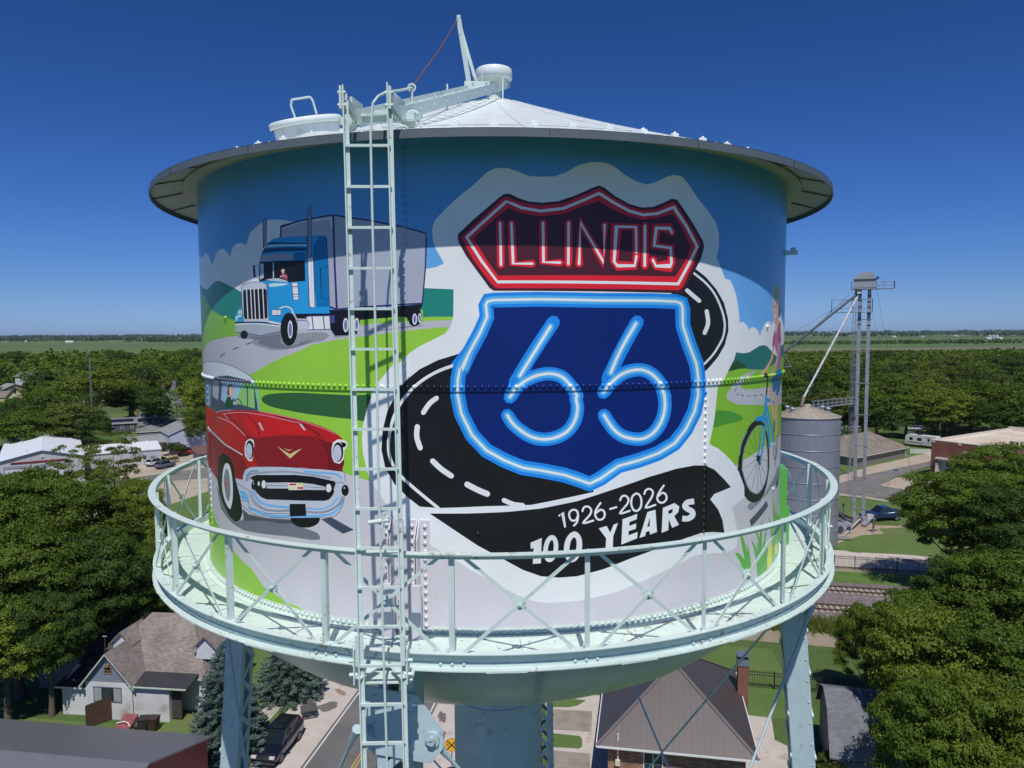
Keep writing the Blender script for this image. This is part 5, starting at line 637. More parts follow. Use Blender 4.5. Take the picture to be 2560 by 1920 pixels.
# ------------------------------------------------ water tower
MINT=mat('mint_paint',(.61,.725,.685),.42,.05,3,bump=.04,bscale=30,scale2=.8); MINTD=mat('deck_paint',(.63,.745,.67),.5,.06,2.5,bump=.05,bscale=25,scale2=14)
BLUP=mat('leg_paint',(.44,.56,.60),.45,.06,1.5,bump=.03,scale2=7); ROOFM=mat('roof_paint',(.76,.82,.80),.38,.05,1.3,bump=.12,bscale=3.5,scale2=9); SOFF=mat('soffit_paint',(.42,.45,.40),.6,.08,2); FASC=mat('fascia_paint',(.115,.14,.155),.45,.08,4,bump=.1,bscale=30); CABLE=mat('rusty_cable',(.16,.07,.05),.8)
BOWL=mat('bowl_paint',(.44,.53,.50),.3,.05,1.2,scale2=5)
speck(MINT,(.30,.22,.14),16,.66,.72,1.3,.7); speck(MINTD,(.34,.30,.20),9,.60,.72,1.2,.6); speck(ROOFM,(.42,.44,.38),7,.60,.75,.8,.45); speck(BLUP,(.22,.24,.22),10,.64,.72,1,.5); speck(BOWL,(.30,.34,.30),3,.55,.75,.5,.5)
def P3(r,th,z): t=math.radians(th); return Vector((r*math.cos(t),r*math.sin(t),z))
T=thing('water_tower','tall riveted water tower with a painted highway mural, railed walkway and cone roof','water tower',(0,0,0))
build_wall(T)
def addp(mb,name,parent=T,**k): return mb.build(name,parent,**k)
RE,ZET,ZEB=4.534,31.742,31.667; APX=33.42
def roofz(r): return ZET+(APX-ZET)*(1-r/RE)+.10*math.sin(math.pi*min(1,max(0,(r-.3)/RE)))*-.5
mb=MB(); prof=[(RE,ZET)]+[(r,roofz(r)) for r in (4.3,4.0,3.5,3,2.5,2,1.5,1,.6,.35,.12)]; mb.lathe(prof,ROOFM,96)
ring=[4.42,4.12]
for i in range(144): t=i*2.5; mb.dome(P3(4.46,t,roofz(4.46)),(.1*math.cos(math.radians(t)),.1*math.sin(math.radians(t)),1),.02,ROOFM,.012,6)
for i in range(72):
    t=i*5; c=P3(4.1,t,roofz(4.1)+.015); mb.box(c,(.03,.07,.035),ROOFM,math.radians(t)); mb.dome(c+Vector((0,0,.015)),(0,0,1),.016,ROOFM,.02,6)
for i in range(24):
    t=i*15+4
    for k in range(34): r=.7+k*.112; mb.dome(P3(r,t,roofz(r)),(0,0,1),.014,ROOFM,.011,5)
    a=P3(.5,t,roofz(.5)+.004); b=P3(4.5,t,roofz(4.5)+.006); pts=[P3(r,t,roofz(r)+.005) for r in np.linspace(.5,4.5,9)]
    for p,q in zip(pts[:-1],pts[1:]): mb.bar(p,q,.07,.008,ROOFM)
mb.lathe([(4.06,roofz(4.06)+.006),(4.0,roofz(4.0)+.008)],ROOFM,96)
addp(mb,'roof')
mb=MB(); mb.lathe([(RE-.012,ZET-.008),(RE,ZET-.004),(RE,ZEB),(RE-.012,ZEB),(RE-.012,ZET-.02)],FASC,120,smooth=False)
for i in range(20): t=i*18+6; mb.box(P3(RE+.001,t,(ZET+ZEB)/2),(.006,.004,.074),mat('joint_dark',(.03,.03,.03)),math.radians(t))
addp(mb,'fascia')
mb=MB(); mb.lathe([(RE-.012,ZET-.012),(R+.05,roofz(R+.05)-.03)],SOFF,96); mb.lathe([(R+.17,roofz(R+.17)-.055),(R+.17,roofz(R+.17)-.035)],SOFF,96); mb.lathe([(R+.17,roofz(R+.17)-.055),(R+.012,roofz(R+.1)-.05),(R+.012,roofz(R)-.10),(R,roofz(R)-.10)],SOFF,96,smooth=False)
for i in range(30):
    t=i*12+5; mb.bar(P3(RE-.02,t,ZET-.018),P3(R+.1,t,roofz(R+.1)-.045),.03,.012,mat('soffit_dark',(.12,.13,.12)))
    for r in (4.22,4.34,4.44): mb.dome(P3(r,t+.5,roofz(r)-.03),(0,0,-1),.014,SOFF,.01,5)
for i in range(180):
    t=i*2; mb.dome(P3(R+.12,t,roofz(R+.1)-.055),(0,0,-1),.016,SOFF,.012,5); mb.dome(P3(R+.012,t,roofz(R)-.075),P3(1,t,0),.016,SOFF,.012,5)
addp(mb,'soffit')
# vent
mb=MB(); mb.lathe([(.11,33.25),(.10,33.66)],MINT,24); o=addp(mb,'vent_neck')
mb=MB(); mb.lathe([(.10,33.60),(.24,33.64),(.262,33.66),(.262,33.77),(.25,33.788),(.0,33.80)],ROOFM,36)
addp(mb,'vent_cap')
# hatch
hc=Vector((-2.0,-2.74,0)); hc.z=roofz(math.hypot(hc.x,hc.y)); til=Matrix.Rotation(math.radians(15),3,Vector((-hc.y,hc.x,0)).normalized()*1)
mb=MB(); mb.lathe([(.345,-.16),(.345,.13)],ROOFM,40,c=hc,tilt=til); mb.lathe([(.39,-.04),(.345,-.04)],ROOFM,40,c=hc,tilt=til); mb.lathe([(.37,.11),(.385,.12),(.385,.17),(.37,.18),(0,.185)],ROOFM,40,c=hc,tilt=til)
h=addp(mb,'roof_hatch')
mb=MB(); pts=[hc+til@Vector(q) for q in((-.10,.02,.18),(-.12,.02,.34),(-.10,.02,.40),(.10,.02,.40),(.12,.02,.36),(.13,.02,.22))]; mb.path(pts,.012,MINT); addp(mb,'handle',h)
# bowl and riser
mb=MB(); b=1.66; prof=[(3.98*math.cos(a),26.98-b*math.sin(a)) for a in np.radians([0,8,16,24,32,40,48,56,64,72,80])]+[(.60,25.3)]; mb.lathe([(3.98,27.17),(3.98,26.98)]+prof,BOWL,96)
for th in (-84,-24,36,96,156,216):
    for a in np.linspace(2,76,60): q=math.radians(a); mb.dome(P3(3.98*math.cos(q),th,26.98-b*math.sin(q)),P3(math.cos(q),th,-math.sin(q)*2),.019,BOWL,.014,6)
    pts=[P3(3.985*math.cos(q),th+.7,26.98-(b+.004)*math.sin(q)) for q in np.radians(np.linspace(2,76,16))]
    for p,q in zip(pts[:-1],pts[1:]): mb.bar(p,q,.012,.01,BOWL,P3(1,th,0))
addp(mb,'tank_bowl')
mb=MB(); mb.lathe([(.66,25.45),(.66,0)],BLUP,40)
for z in (24.6,21.9,19.2,16.5,13.8,11,8,5): mb.lathe([(.66,z),(.668,z),(.668,z-.06),(.66,z-.06)],BLUP,40)
addp(mb,'riser_pipe')
# walkway
mb=MB(); mb.lathe([(RL,27.10),(4.58,27.10)],MINTD,120); mb.lathe([(4.58,27.092),(3.97,27.092)],SOFF,120)
for i in range(24):
    t=i*15+3
    mb.bar(P3(4.10,t,27.103),P3(4.56,t,27.103),.006,.004,mat('joint_grey',(.25,.3,.28)))
    for r in np.linspace(4.14,4.52,6):
        for d in(-.55,.55): mb.dome(P3(r,t+d,27.10),(0,0,1),.011,MINTD,.008,6)
for k in range(90):
    r=random.uniform(4.1,4.55); t=random.uniform(-112,-50); mb.box(P3(r,t,27.104),(random.uniform(.006,.03),random.uniform(.003,.009),.003),mat('chip_'+('b' if k%3 else 'd'),(.2,.38,.6) if k%3 else (.05,.04,.04)),random.random()*3)
addp(mb,'walkway_floor')
mb=MB(); mb.lathe([(RL+.002,27.172),(RL+.012,27.172),(RL+.012,27.112),(4.075,27.112),(4.075,27.1)],MINTD,120,smooth=False)
for i in range(384):
    t=i*.9375; mb.dome(P3(RL+.012,t,27.143),P3(1,t,0),.021,MINT,.021); mb.dome(P3(4.045,t+.45,27.112),(0,0,1),.014,MINTD,.012,6)
addp(mb,'base_flange')
mb=MB(); mb.lathe([(4.56,27.195),(4.56,27.203),(4.645,27.203),(4.645,27.195),(4.575,27.195),(4.575,27.058),(4.655,27.058),(4.655,27.048),(4.56,27.048),(4.56,27.195)],MINT,160,smooth=False)
for i in range(120): t=i*3+1; mb.dome(P3(4.625,t,27.058),(0,0,1),.014,MINT,.009,6)
for i in range(24):
    for d in(-1.3,0,1.3): mb.dome(P3(4.575,-95+15*i+d,27.09),P3(1,-95+15*i+d,.1),.017,MINT,.022,6)
    mb.box(P3(4.62,-95+15*i+6,27.044),(.07,.36,.006),MINT,math.radians(-95+15*i+6))
addp(mb,'walkway_channel')
mb=MB(); mb.lathe([(4.585,28.095),(4.67,28.095),(4.67,28.087),(4.593,28.087),(4.593,28.035),(4.585,28.035),(4.585,28.095)],MINT,160,smooth=False)
for i in range(24):
    if i%6==0:
        mb.lathe([(4.583,28.101),(4.672,28.101),(4.672,28.095)],MINT,6,a0=-95+15*i-2.4,a1=-95+15*i+2.4,smooth=False)
        for d in(-2,-.8,.8,2): mb.dome(P3(4.63,-95+15*i+d,28.101),(0,0,1),.014,MINT,.008,6)
addp(mb,'handrail')
for i in range(24):
    th=-95+15*i; mb=MB(); u=P3(1,th,0); tn=P3(1,th+90,0)
    a=P3(4.60,th,27.2);b=P3(4.60,th,28.09); mb.bar(a,b,.044,.007,MINT,u); mb.bar(a+tn*.022-u*.025,b+tn*.022-u*.025,.007,.05,MINT,u)
    for z in(27.24,28.05): mb.dome(P3(4.606,th-.4,z),u,.013,MINT,.012,6)
    addp(mb,'railing_post')
for i in range(24):
    th=-95+15*i; mb=MB(); w=6.2; m=th+7.5
    p=[P3(4.612,th+1.3,27.2),P3(4.612,th+13.7,28.06),P3(4.59,th+1.3,28.06),P3(4.59,th+13.7,27.2)]
    mb.bar(p[0],p[1],.032,.006,MINT,P3(1,m,0)); mb.bar(p[2],p[3],.032,.006,MINT,P3(1,m,0)); u=P3(1,m,0); c=P3(4.575,m,27.63)
    mb.tube(c-u*.004,c+u*.004,.055,MINT,24); mb.tube(c,c+u*.05,.012,MINT,6); mb.tube(c+u*.028,c+u*.04,.02,MINT,6); addp(mb,'cross_brace')
# column connections: pairs of angle irons riveted to the wall above every leg
LEG=[-102.6,-12.6,77.4,167.4]; GPL={1:mat('plate_green',(.10,.40,.07),.35,.05,2)}
for li,th in enumerate(LEG):
    main=GPL.get(li,PM['floor']); mb=MB()
    for off in (-2.0,1.75):
        for sd_,wd in((-1,.085),(1,.10)):
            t0=th+off+sd_*.18; u=P3(1,t0,0)
            a=math.degrees(wd/RL)*sd_
            q=[P3(RL+.012,t0,27.1),P3(RL+.012,t0+a,27.1),P3(RL+.012,t0+a,28.22),P3(RL+.012,t0,28.22)]; q2=[P3(RL,t0,27.1),P3(RL,t0+a,27.1),P3(RL,t0+a,28.22),P3(RL,t0,28.22)]
            zs=[27.172]+list(np.linspace(27.3,28.22,9)); sc=math.radians(t0+a/2+90)*R
            mb.add(q+q2,[(0,1,2,3),(3,2,6,7),(1,5,6,2),(0,3,7,4)],main)
            tt=t0
            mb.add([P3(RL+.01,tt-.09*sd_,27.1),P3(RL+.115,tt-.09*sd_,27.1),P3(RL+.115,tt-.09*sd_,28.05),P3(RL+.01,tt-.09*sd_,28.22),P3(RL+.01,tt+.09*sd_,27.1),P3(RL+.115,tt+.09*sd_,27.1),P3(RL+.115,tt+.09*sd_,28.05),P3(RL+.01,tt+.09*sd_,28.22)],[(0,1,2,3),(4,7,6,5),(1,5,6,2),(2,6,7,3)],main)
            for k in range(13): mb.dome(P3(RL+.012,t0+a*.55,27.19+k*.081),u,.022,main,.022)
        mb.box(P3(RL+.13,th+off+.1,27.36),(.05,.10,.52),main,math.radians(th+off))
    if li==1:
        mb.box(P3(RL+.03,th-1,27.66),(.14,.40,1.0),main,math.radians(th)); 
    addp(mb,'column_connection')
# legs
def leg_frame(th):
    def f(r,s,z): k=4.16+(26.9-z)*.082+r; return P3(k,th,z)+P3(1,th+90,0)*s
    return f
for li,th in enumerate(LEG):
    f=leg_frame(th); mb=MB(); u=P3(1,th,0); tn=P3(1,th+90,0)
    for s in(-.17,.17):
        mb.bar(f(0,s,26.95),f(0,s,0.4),.012,.30,BLUP,u)
        for r in(-.15,.15):
            sg=1 if s>0 else -1; mb.bar(f(r,s-sg*.045,26.95),f(r,s-sg*.045,0.4),.085,.012,BLUP,u)
    for k in range(80):
        for s in(-.177,.177):
            if k<60: mb.dome(f(0.12,s,26.4-k*.3),tn*(1 if s>0 else -1),.016,BLUP,.013,6)
    o=addp(mb,'leg')
    for r in(-.16,.16):
        mb=MB(); z=26.2; k=0; dz=.30
        while z>1.2:
            a,b_=(-.15,.15) if k%2 else (.15,-.15)
            mb.bar(f(r,a,z),f(r,b_,z-dz),.07,.01,BLUP,u); e=f(r,a,z); mb.tube(e-u*.012,e+u*.012,.04,BLUP,12)
            z-=dz; k+=1
        addp(mb,'lacing',o)
    # head gusset plate and pins
    mb=MB()
    for s in (.172,):
        pl=[(-.30,26.72),(.22,26.68),(.47,26.36),(.47,26.22),(.36,26.07),(-.20,26.1),(-.34,26.22),(-.34,26.45)]
        pts=[f(s,x,z) for x,z in pl]; mb.extr([p for p in pts],u*.014,BLUP)
        for x in(-.2,.13):
            for z in(26.63,26.51,26.38,26.25,26.13): mb.dome(f(s+.014,x,z),u,.02,BLUP,.014,8)
        for x in(.37,-.27): c=f(s+.015,x,26.3); mb.tube(c-u*.06,c+u*.03,.07,BLUP,24); mb.tube(c+u*.03,c+u*.06,.045,BLUP,6)
    mb.box(f(-.02,0,26.98),(.34,.34,.2),BLUP,math.radians(th)); addp(mb,'head_plate',o)
    mb=MB(); c=f(0,0,.2); mb.lathe([(.7,0),(.7,.35),(.45,.42),(0,.42)],mat('concrete',(.42,.40,.36),.9,.15,2),20,c=(c.x,c.y,0)); addp(mb,'footing',o)
for li in range(4):
    for sgn in (1,-1):
        a=leg_frame(LEG[li]); b=leg_frame(LEG[(li+sgn)%4]); 
        for z0,z1 in((26.3,17.8),(17.6,9.2),(9.0,1.0)):
            mb=MB(); p=a(.2,.37*sgn if z0>20 else .2*sgn,z0); q=b(.1,-.2*sgn,z1); d=(q-p).normalized()
            mb.tube(p+d*.3,q,.018,BLUP,10); mb.tube(p-d*.04,p+d*.34,.05,BLUP,8,.018); addp(mb,'sway_rod')
for z in (17.7,9.1):
    mb=MB(); pts=[leg_frame(t)(0,0,z) for t in LEG]
    for i in range(4): mb.bar(pts[i],pts[(i+1)%4],.22,.3,BLUP)
    addp(mb,'strut_ring')
# ladder outside the walkway
LAD=bpy.data.objects.new('ladder',None); COL.objects.link(LAD); LAD.parent=T
def lad(s,z): # s -1..1
    t=(31.95-z)/5.18; cx=-1.042+.071*t; y=-4.75-.15*t; return Vector((cx+s*(.1785-.003*t),y,z))
for s in(-1,1):
    mb=MB(); mb.bar(lad(s,32.03 if s>0 else 32.01),lad(s,2.6),.011,.055,MINT,(0,1,0)); mb.bar(lad(s,31.9)+Vector((.02,.02,0)),lad(s,2.6)+Vector((.02,.02,0)),.03,.006,MINT,(0,1,0)); addp(mb,'side_rail',LAD)
z=31.53
while z>3:
    mb=MB(); a=lad(-1,z); b=lad(1,z); mb.box((a+b)/2,((b-a).length,.022,.022),MINT); mb.dome(b+Vector((.006,0,0)),(1,0,0),.012,MINT,.01,6); addp(mb,'rung',LAD); z-=.3305
mb=MB(); pts=[lad(.18,z)+Vector((random.uniform(-.006,.006),-.03,0)) for z in np.arange(31.6,2.8,-.7)]; pts=[Vector(q) for q in ((-0.76,-3.90,32.27),(-0.83,-4.20,32.15),(-0.91,-4.50,32.04),(-0.95,-4.70,31.94),(-0.98,-4.78,31.86))]+pts
mb.path(pts,.011,MINT,6); addp(mb,'safety_cable',LAD)
mb=MB(); c=lad(.05,28.45); mb.tube(c+Vector((-.07,-.035,0)),c+Vector((.10,-.035,.02)),.02,MINT,8); mb.tube(c+Vector((.04,-.04,-.05)),c+Vector((.06,-.04,.08)),.013,MINT,8); mb.tube(c+Vector((.0,-.04,.0)),c+Vector((.1,-.04,.05)),.011,MINT,8); addp(mb,'cable_clamp',LAD)
mb=MB()
for s in(-1,1):
    p=lad(s,27.15); mb.box(p+Vector((s*.045,.06,.08)),(.012,.16,.3),MINT); mb.bar(p+Vector((s*.03,.0,-.02)),p+Vector((s*.03-s*.12,.22,-.02)),.09,.012,MINT)
    for dz in(0,.12): mb.tube(p+Vector((s*.02,.02,dz)),p+Vector((s*.09,.02,dz)),.017,MINT,6)
    mb.box(p+Vector((s*.016,-.012,.22)),(.03,.02,.26),MINT)
mb.box(lad(0,27.02)+Vector((0,.18,.03)),(.5,.22,.012),MINT); addp(mb,'walkway_bracket',LAD)
# roof ladder pivoting on the vent
RLd=bpy.data.objects.new('roof_ladder',None); COL.objects.link(RLd); RLd.parent=T
A=Vector((-1.0,-4.45,31.86)); Bp=Vector((.03,.12,33.62)); dr=(Bp-A); sdv=Vector((dr.y,-dr.x,0)).normalized()
for s in(-1,1):
    mb=MB(); mb.bar(A+sdv*s*.2,Bp+sdv*s*.2,.012,.11,MINT)
    for t in np.linspace(.12,.95,10): mb.dome(A+dr*t+sdv*s*.206+Vector((0,0,.0)),sdv*s,.012,MINT,.01,6)
    addp(mb,'side_rail',RLd)
for k in range(14):
    t=.03+k*.068; mb=MB(); c=A+dr*t; mb.bar(c-sdv*.195,c+sdv*.195,.035,.02,MINT); addp(mb,'rung',RLd)
hd=Vector((dr.x,dr.y,0)).normalized()
for s in(-1,1):
    c=Vector((-1.0,-4.22,0))+sdv*s*.29; c.z=roofz(math.hypot(c.x,c.y))+.085; mb=MB(); q=hd
    mb.tube(c-q*.012,c+q*.012,.06,MINT,24)
    for i in range(24):
        a=2*math.pi*i/24; b2=2*math.pi*(i+1)/24; e1=q.cross(Vector((0,0,1))); z1=Vector((0,0,1)); mb.tube(c+(e1*math.cos(a)+z1*math.sin(a))*.062,c+(e1*math.cos(b2)+z1*math.sin(b2))*.062,.017,MINT,6,cap=False)
    mb.tube(c-q*.06,c+q*.04,.018,MINT,8); mb.bar(c-q*.055-sdv*s*.16,c-q*.055+sdv*s*.02,.012,.04,MINT); addp(mb,'wheel',RLd)
mb=MB(); c=Vector((-1.02,-4.25,0)); c.z=roofz(math.hypot(c.x,c.y))+.1; mb.bar(c-sdv*.34,c+sdv*.34,.05,.07,MINT)
for s in(-1,1):
    e=c+sdv*s*.2; mb.box(e+Vector((0,0,.07)),(.02,.24,.2),MINT,math.atan2(dr.y,dr.x)-math.pi/2); mb.tube(e+sdv*s*.03,e+sdv*s*.08,.02,MINT,6); mb.bar(e+sdv*s*.16+Vector((0,.0,.0)),e+sdv*s*.16+dr.normalized()*.12,.02,.05,MINT)
    p=lad(s,31.93); g=A+sdv*s*.2; mb.box(p+Vector((s*.02,.10,-.02)),(.02,.26,.18),MINT)
    for dz in(-.08,.02): mb.tube(p+Vector((-s*.02,-.01,dz)),p+Vector((s*.045,-.01,dz)),.015,MINT,6)
    mb.bar(p+Vector((0,.05,0)),g,.03,.08,MINT)
addp(mb,'axle_bracket',RLd)
for t,s,h in((.62,-1,.30),(.88,1,.36)):
    mb=MB(); c=A+dr*t+sdv*s*.22; mb.bar(Vector((c.x,c.y,c.z+.12)),Vector((c.x,c.y,c.z-h+.1)),.018,.03,MINT,(0,1,0)); addp(mb,'stay',RLd)
mb=MB(); ringc=Vector((-0.76,-3.90,32.27)); mb.tube(ringc-Vector((0,0,.17)),ringc-Vector((0,0,.035)),.014,MINT,8)
for i in range(16):
    a=2*math.pi*i/16; b2=2*math.pi*(i+1)/16; mb.tube(ringc+Vector((math.cos(a),0,math.sin(a)))*.032,ringc+Vector((math.cos(b2),0,math.sin(b2)))*.032,.01,MINT,6,cap=False)
addp(mb,'guide_ring',RLd)
topm=Vector((-0.48,-0.45,34.32)); mb=MB(); b1=Vector((-0.33,-0.55,33.35)); b2=Vector((-0.23,-0.50,33.41)); mb.bar(b1,topm,.045,.05,MINT); mb.bar(b2,topm+Vector((.02,0,-.1)),.04,.04,MINT); mb.box((b1+b2)/2+Vector((.05,0,-.02)),(.34,.3,.1),MINT); mb.tube(topm,topm+Vector((0,0,.04)),.03,MINT,8)
for dx in(-.05,.12): mb.tube((b1+b2)/2+Vector((dx,-.1,0)),(b1+b2)/2+Vector((dx,-.1,.16)),.008,MINT,6)
addp(mb,'mast',RLd)
mb=MB(); mb.path([topm+Vector((-.02,0,-.02)),ringc+(topm-ringc)*.5+Vector((0,0,-.03)),ringc],.008,CABLE,6); addp(mb,'stay_cable',RLd)
mb=MB(); c=P3(4.02,-23.5,31.0); mb.box(c+P3(.05,-23.5,0),(.14,.08,.05),MINT,math.radians(-23.5)); mb.dome(c+P3(.06,-23.5,.02),P3(1,-23.5,1),.045,MINT,.05,10); addp(mb,'wall_fixture')
# ------------------------------------------------ ground, roads
def sheet(name,pts,mt,z=0,kind='structure'):
    """flat ground sheet; pts xy"""
    mb=MB(); t=tessellate_polygon([[Vector((p[0],p[1],0)) for p in pts]]); mb.add([(p[0],p[1],z) for p in pts],[f for f in t],mt)
    for i,f in enumerate(mb.f):
        a,b,c=[Vector(mb.v[j]) for j in f]
        if (b-a).cross(c-a).z<0: mb.f[i]=f[::-1]
    return mb.build(name,kind=kind)
GR=two('lawn',(.062,.115,.022),(.085,.13,.03),.12,.35,.65,.95,.22,2.5,c3=(.16,.15,.07),bump=.5)
LAWN=two('mown_lawn',(.085,.15,.032),(.11,.17,.04),.18,.35,.6,.95,.16,3.5,c3=(.17,.16,.06))
FIELDG=two('crop_field',(.085,.145,.030),(.11,.165,.038),.004,.4,.6,.95,.08,.05)
FIELDT=two('bare_field',(.20,.16,.11),(.17,.16,.09),.006,.4,.6,.95,.08,.05)
ASPH=two('asphalt',(.13,.122,.118),(.17,.16,.15),.25,.4,.65,.92,.12,9,c3=(.21,.19,.17))
ASPD=two('old_asphalt',(.15,.14,.13),(.21,.195,.175),.35,.35,.6,.92,.15,5,c3=(.12,.11,.10))
CONC=two('concrete_lot',(.40,.33,.25),(.46,.39,.30),.22,.4,.6,.9,.1,2.2,c3=(.36,.29,.22)); WALK=two('sidewalk_concrete',(.40,.36,.30),(.47,.43,.37),.6,.4,.6,.9,.1,6)
GRAV=two('white_gravel',(.50,.44,.38),(.56,.50,.44),.5,.35,.6,.95,.22,9,c3=(.34,.28,.22),bump=.6); DIRT=two('dirt',(.34,.26,.18),(.42,.33,.24),.5,.4,.6,.95,.2,5,c3=(.26,.19,.12)); BALL=two('ballast',(.15,.115,.115),(.25,.205,.20),3.5,.42,.6,.95,.35,22,bump=1.0,c3=(.36,.30,.28))
DRIVE=two('drive_concrete',(.24,.21,.18),(.31,.27,.22),.8,.35,.6,.92,.18,7)
L0=25000.; sheet('ground',[(-L0,-400),(L0,-400),(L0,L0),(-L0,L0)],GR,0)
td=Vector((.973,-.231,0)); tn_=Vector((.231,.973,0))   # along / across the railway
def F_(name,x0,x1,y0,y1,mt,z): sheet(name,[(x0,y0),(x1,y0),(x1,y1),(x0,y1)],mt,z)
F_('field',-2600,2600,820,2100,FIELDG,.1); F_('field',-4200,-300,2300,3600,FIELDG,.12); F_('field',-3500,-1400,3620,4300,FIELDT,.16); F_('field',500,5200,1650,3400,FIELDG,.14)
F_('field',350,1500,1180,1330,FIELDT,.2); F_('field',900,2400,1420,1470,FIELDT,.22); F_('field',-9000,9000,4400,9000,FIELDG,.3); F_('field',600,2600,880,1000,two('young_crop',(.12,.17,.06),(.14,.18,.07),.01,.4,.6,.95,.08,.05),.24)
# railway: ballast, gravel margins, two tracks
def along(o,t,n,z=0): p=Vector(o)+td*t+tn_*n; return (p.x,p.y,z)
TO=(41.2,71.1)  # centre of the far track
TO=Vector((41.1,71.0,0)); TL=Vector((35.3,65.9,0))
sheet('railway_margin',[along(TO,-220,-16),along(TO,160,-16),along(TO,160,10.8),along(TO,-220,10.8)],two('margin_dirt',(.30,.25,.18),(.24,.22,.13),.4,.4,.6,.95,.2,4),.004)
sheet('grass_verge',[along(TO,-220,3.6),along(TO,160,3.6),along(TO,160,8.0),along(TO,-220,8.0)],two('verge_grass',(.075,.15,.02),(.10,.18,.03),.4,.4,.6,.95,.25,3,bump=.8),.012)
sheet('gravel_path',[along(TO,-220,10.2),along(TO,160,10.2),along(TO,160,17.5),along(TO,-220,17.5)],GRAV,.008)
def ballast():
    mb=MB(); prof=[(-9.2,0.0),(-8.2,.18),(-7.3,.30),(-3.3,.32),(-2.6,.2),(-1.9,.32),(1.7,.32),(2.5,.2),(3.7,0.0)]
    for (a,za),(b,zb) in zip(prof[:-1],prof[1:]): mb.add([along(TO,-220,a,za),along(TO,160,a,za),along(TO,160,b,zb),along(TO,-220,b,zb)],[(0,1,2,3)],BALL)
    return mb.build('ballast_bed',kind='structure')
ballast()
RUST=mat('rail_steel',(.11,.065,.05),.6,.2,8); TIE=mat('concrete_tie',(.44,.38,.30),.9,.18,4)
for k,(o,lb) in enumerate(((TO,'farther railway track with rusty rails on pale ties'),(TL,'nearer railway track with rusty rails on pale ties'))):
    t0=thing('railway_track',lb,'railway track',(0,0,0),group='railway tracks on the ballast')
    for s in(-.755,.755):
        mb=MB(); mb.bar(along(o,-220,s,.50),along(o,160,s,.50),.075,.04,RUST); mb.bar(along(o,-220,s,.42),along(o,160,s,.42),.02,.12,RUST); mb.bar(along(o,-220,s,.365),along(o,160,s,.365),.15,.02,RUST); mb.build('rail',t0)
    mb=MB()
    for i in range(160):
        c=along(o,-48+i*.61,0,.31); mb.box(c,(.23,2.55,.1),TIE,math.atan2(td.y,td.x))
    mb.build('ties',t0)
# main road and its shoulders (runs away from the camera under the tower)
rd=Vector((.17,.985,0)).normalized(); rn=Vector((rd.y,-rd.x,0)); RO=Vector((-12.0,47.0,0))
def rp(t,n,z=0): p=RO+rd*t+rn*n; return (p.x,p.y,z)
sheet('road',[rp(-90,-.25),rp(13.8,-.25),rp(13.8,7.0),rp(-90,7.0)],ASPH,.016); sheet('road',[rp(30.5,-.25),rp(160,-.25),rp(160,7.0),rp(30.5,7.0)],ASPH,.016)
sheet('road_crossing',[rp(13.8,-.25),rp(30.5,-.25),rp(30.5,7.0),rp(13.8,7.0)],ASPD,.34)
WL=mat('white_road_paint',(.62,.60,.56),.8,.15,5); YL=mat('yellow_road_paint',(.55,.36,.06),.8,.15,5)
def line(name,a,b,n,w,mt): sheet(name,[rp(a,n-w/2),rp(b,n-w/2),rp(b,n+w/2),rp(a,n+w/2)],mt,.020)
line('road_marking',-90,13,0,.13,WL); line('road_marking',-90,13,6.75,.13,WL); line('road_marking',-90,13,3.28,.10,YL); line('road_marking',-90,13,3.52,.10,YL); sheet('road_marking',[rp(-1.4,3.9),rp(-.9,3.9),rp(-.9,6.6),rp(-1.4,6.6)],WL,.020)
sheet('gravel_shoulder',[rp(-90,-4.6),rp(13.8,-4.6),rp(13.8,-.25),rp(-90,-.25)],GRAV,.012); sheet('gravel_shoulder',[rp(-90,7.0),rp(13.8,7.0),rp(13.8,12.5),rp(-90,12.5)],GRAV,.012)
sheet('sidewalk',[rp(-90,-6.7),rp(14,-6.7),rp(14,-5.35),rp(-90,-5.35)],WALK,.035)
def stain(cx,cy,rx,ry,rz,mt,z=.0165):
    pts=[]
    for i in range(22):
        a=2*math.pi*i/22; q=random.uniform(.72,1.15); x=rx*q*math.cos(a); y=ry*q*math.sin(a); pts.append((cx+x*math.cos(rz)-y*math.sin(rz),cy+x*math.sin(rz)+y*math.cos(rz)))
    sheet('road_stain',pts,mt,z)
STN=mat('ash_stain',(.16,.14,.13),.95,.35,4); p=(-13.75,46.89,0.00); stain(p[0],p[1],.95,.75,.6,STN); p=(-13.20,49.27,0.00); stain(p[0],p[1],.28,.8,.7,mat('rusty_stain',(.30,.21,.15),.95,.2,3)); p=(-4.38,45.07,0.00); stain(p[0],p[1],.35,.9,.2,STN); p=(-4.47,42.08,0.00); stain(p[0],p[1],.45,1.2,-.4,STN)
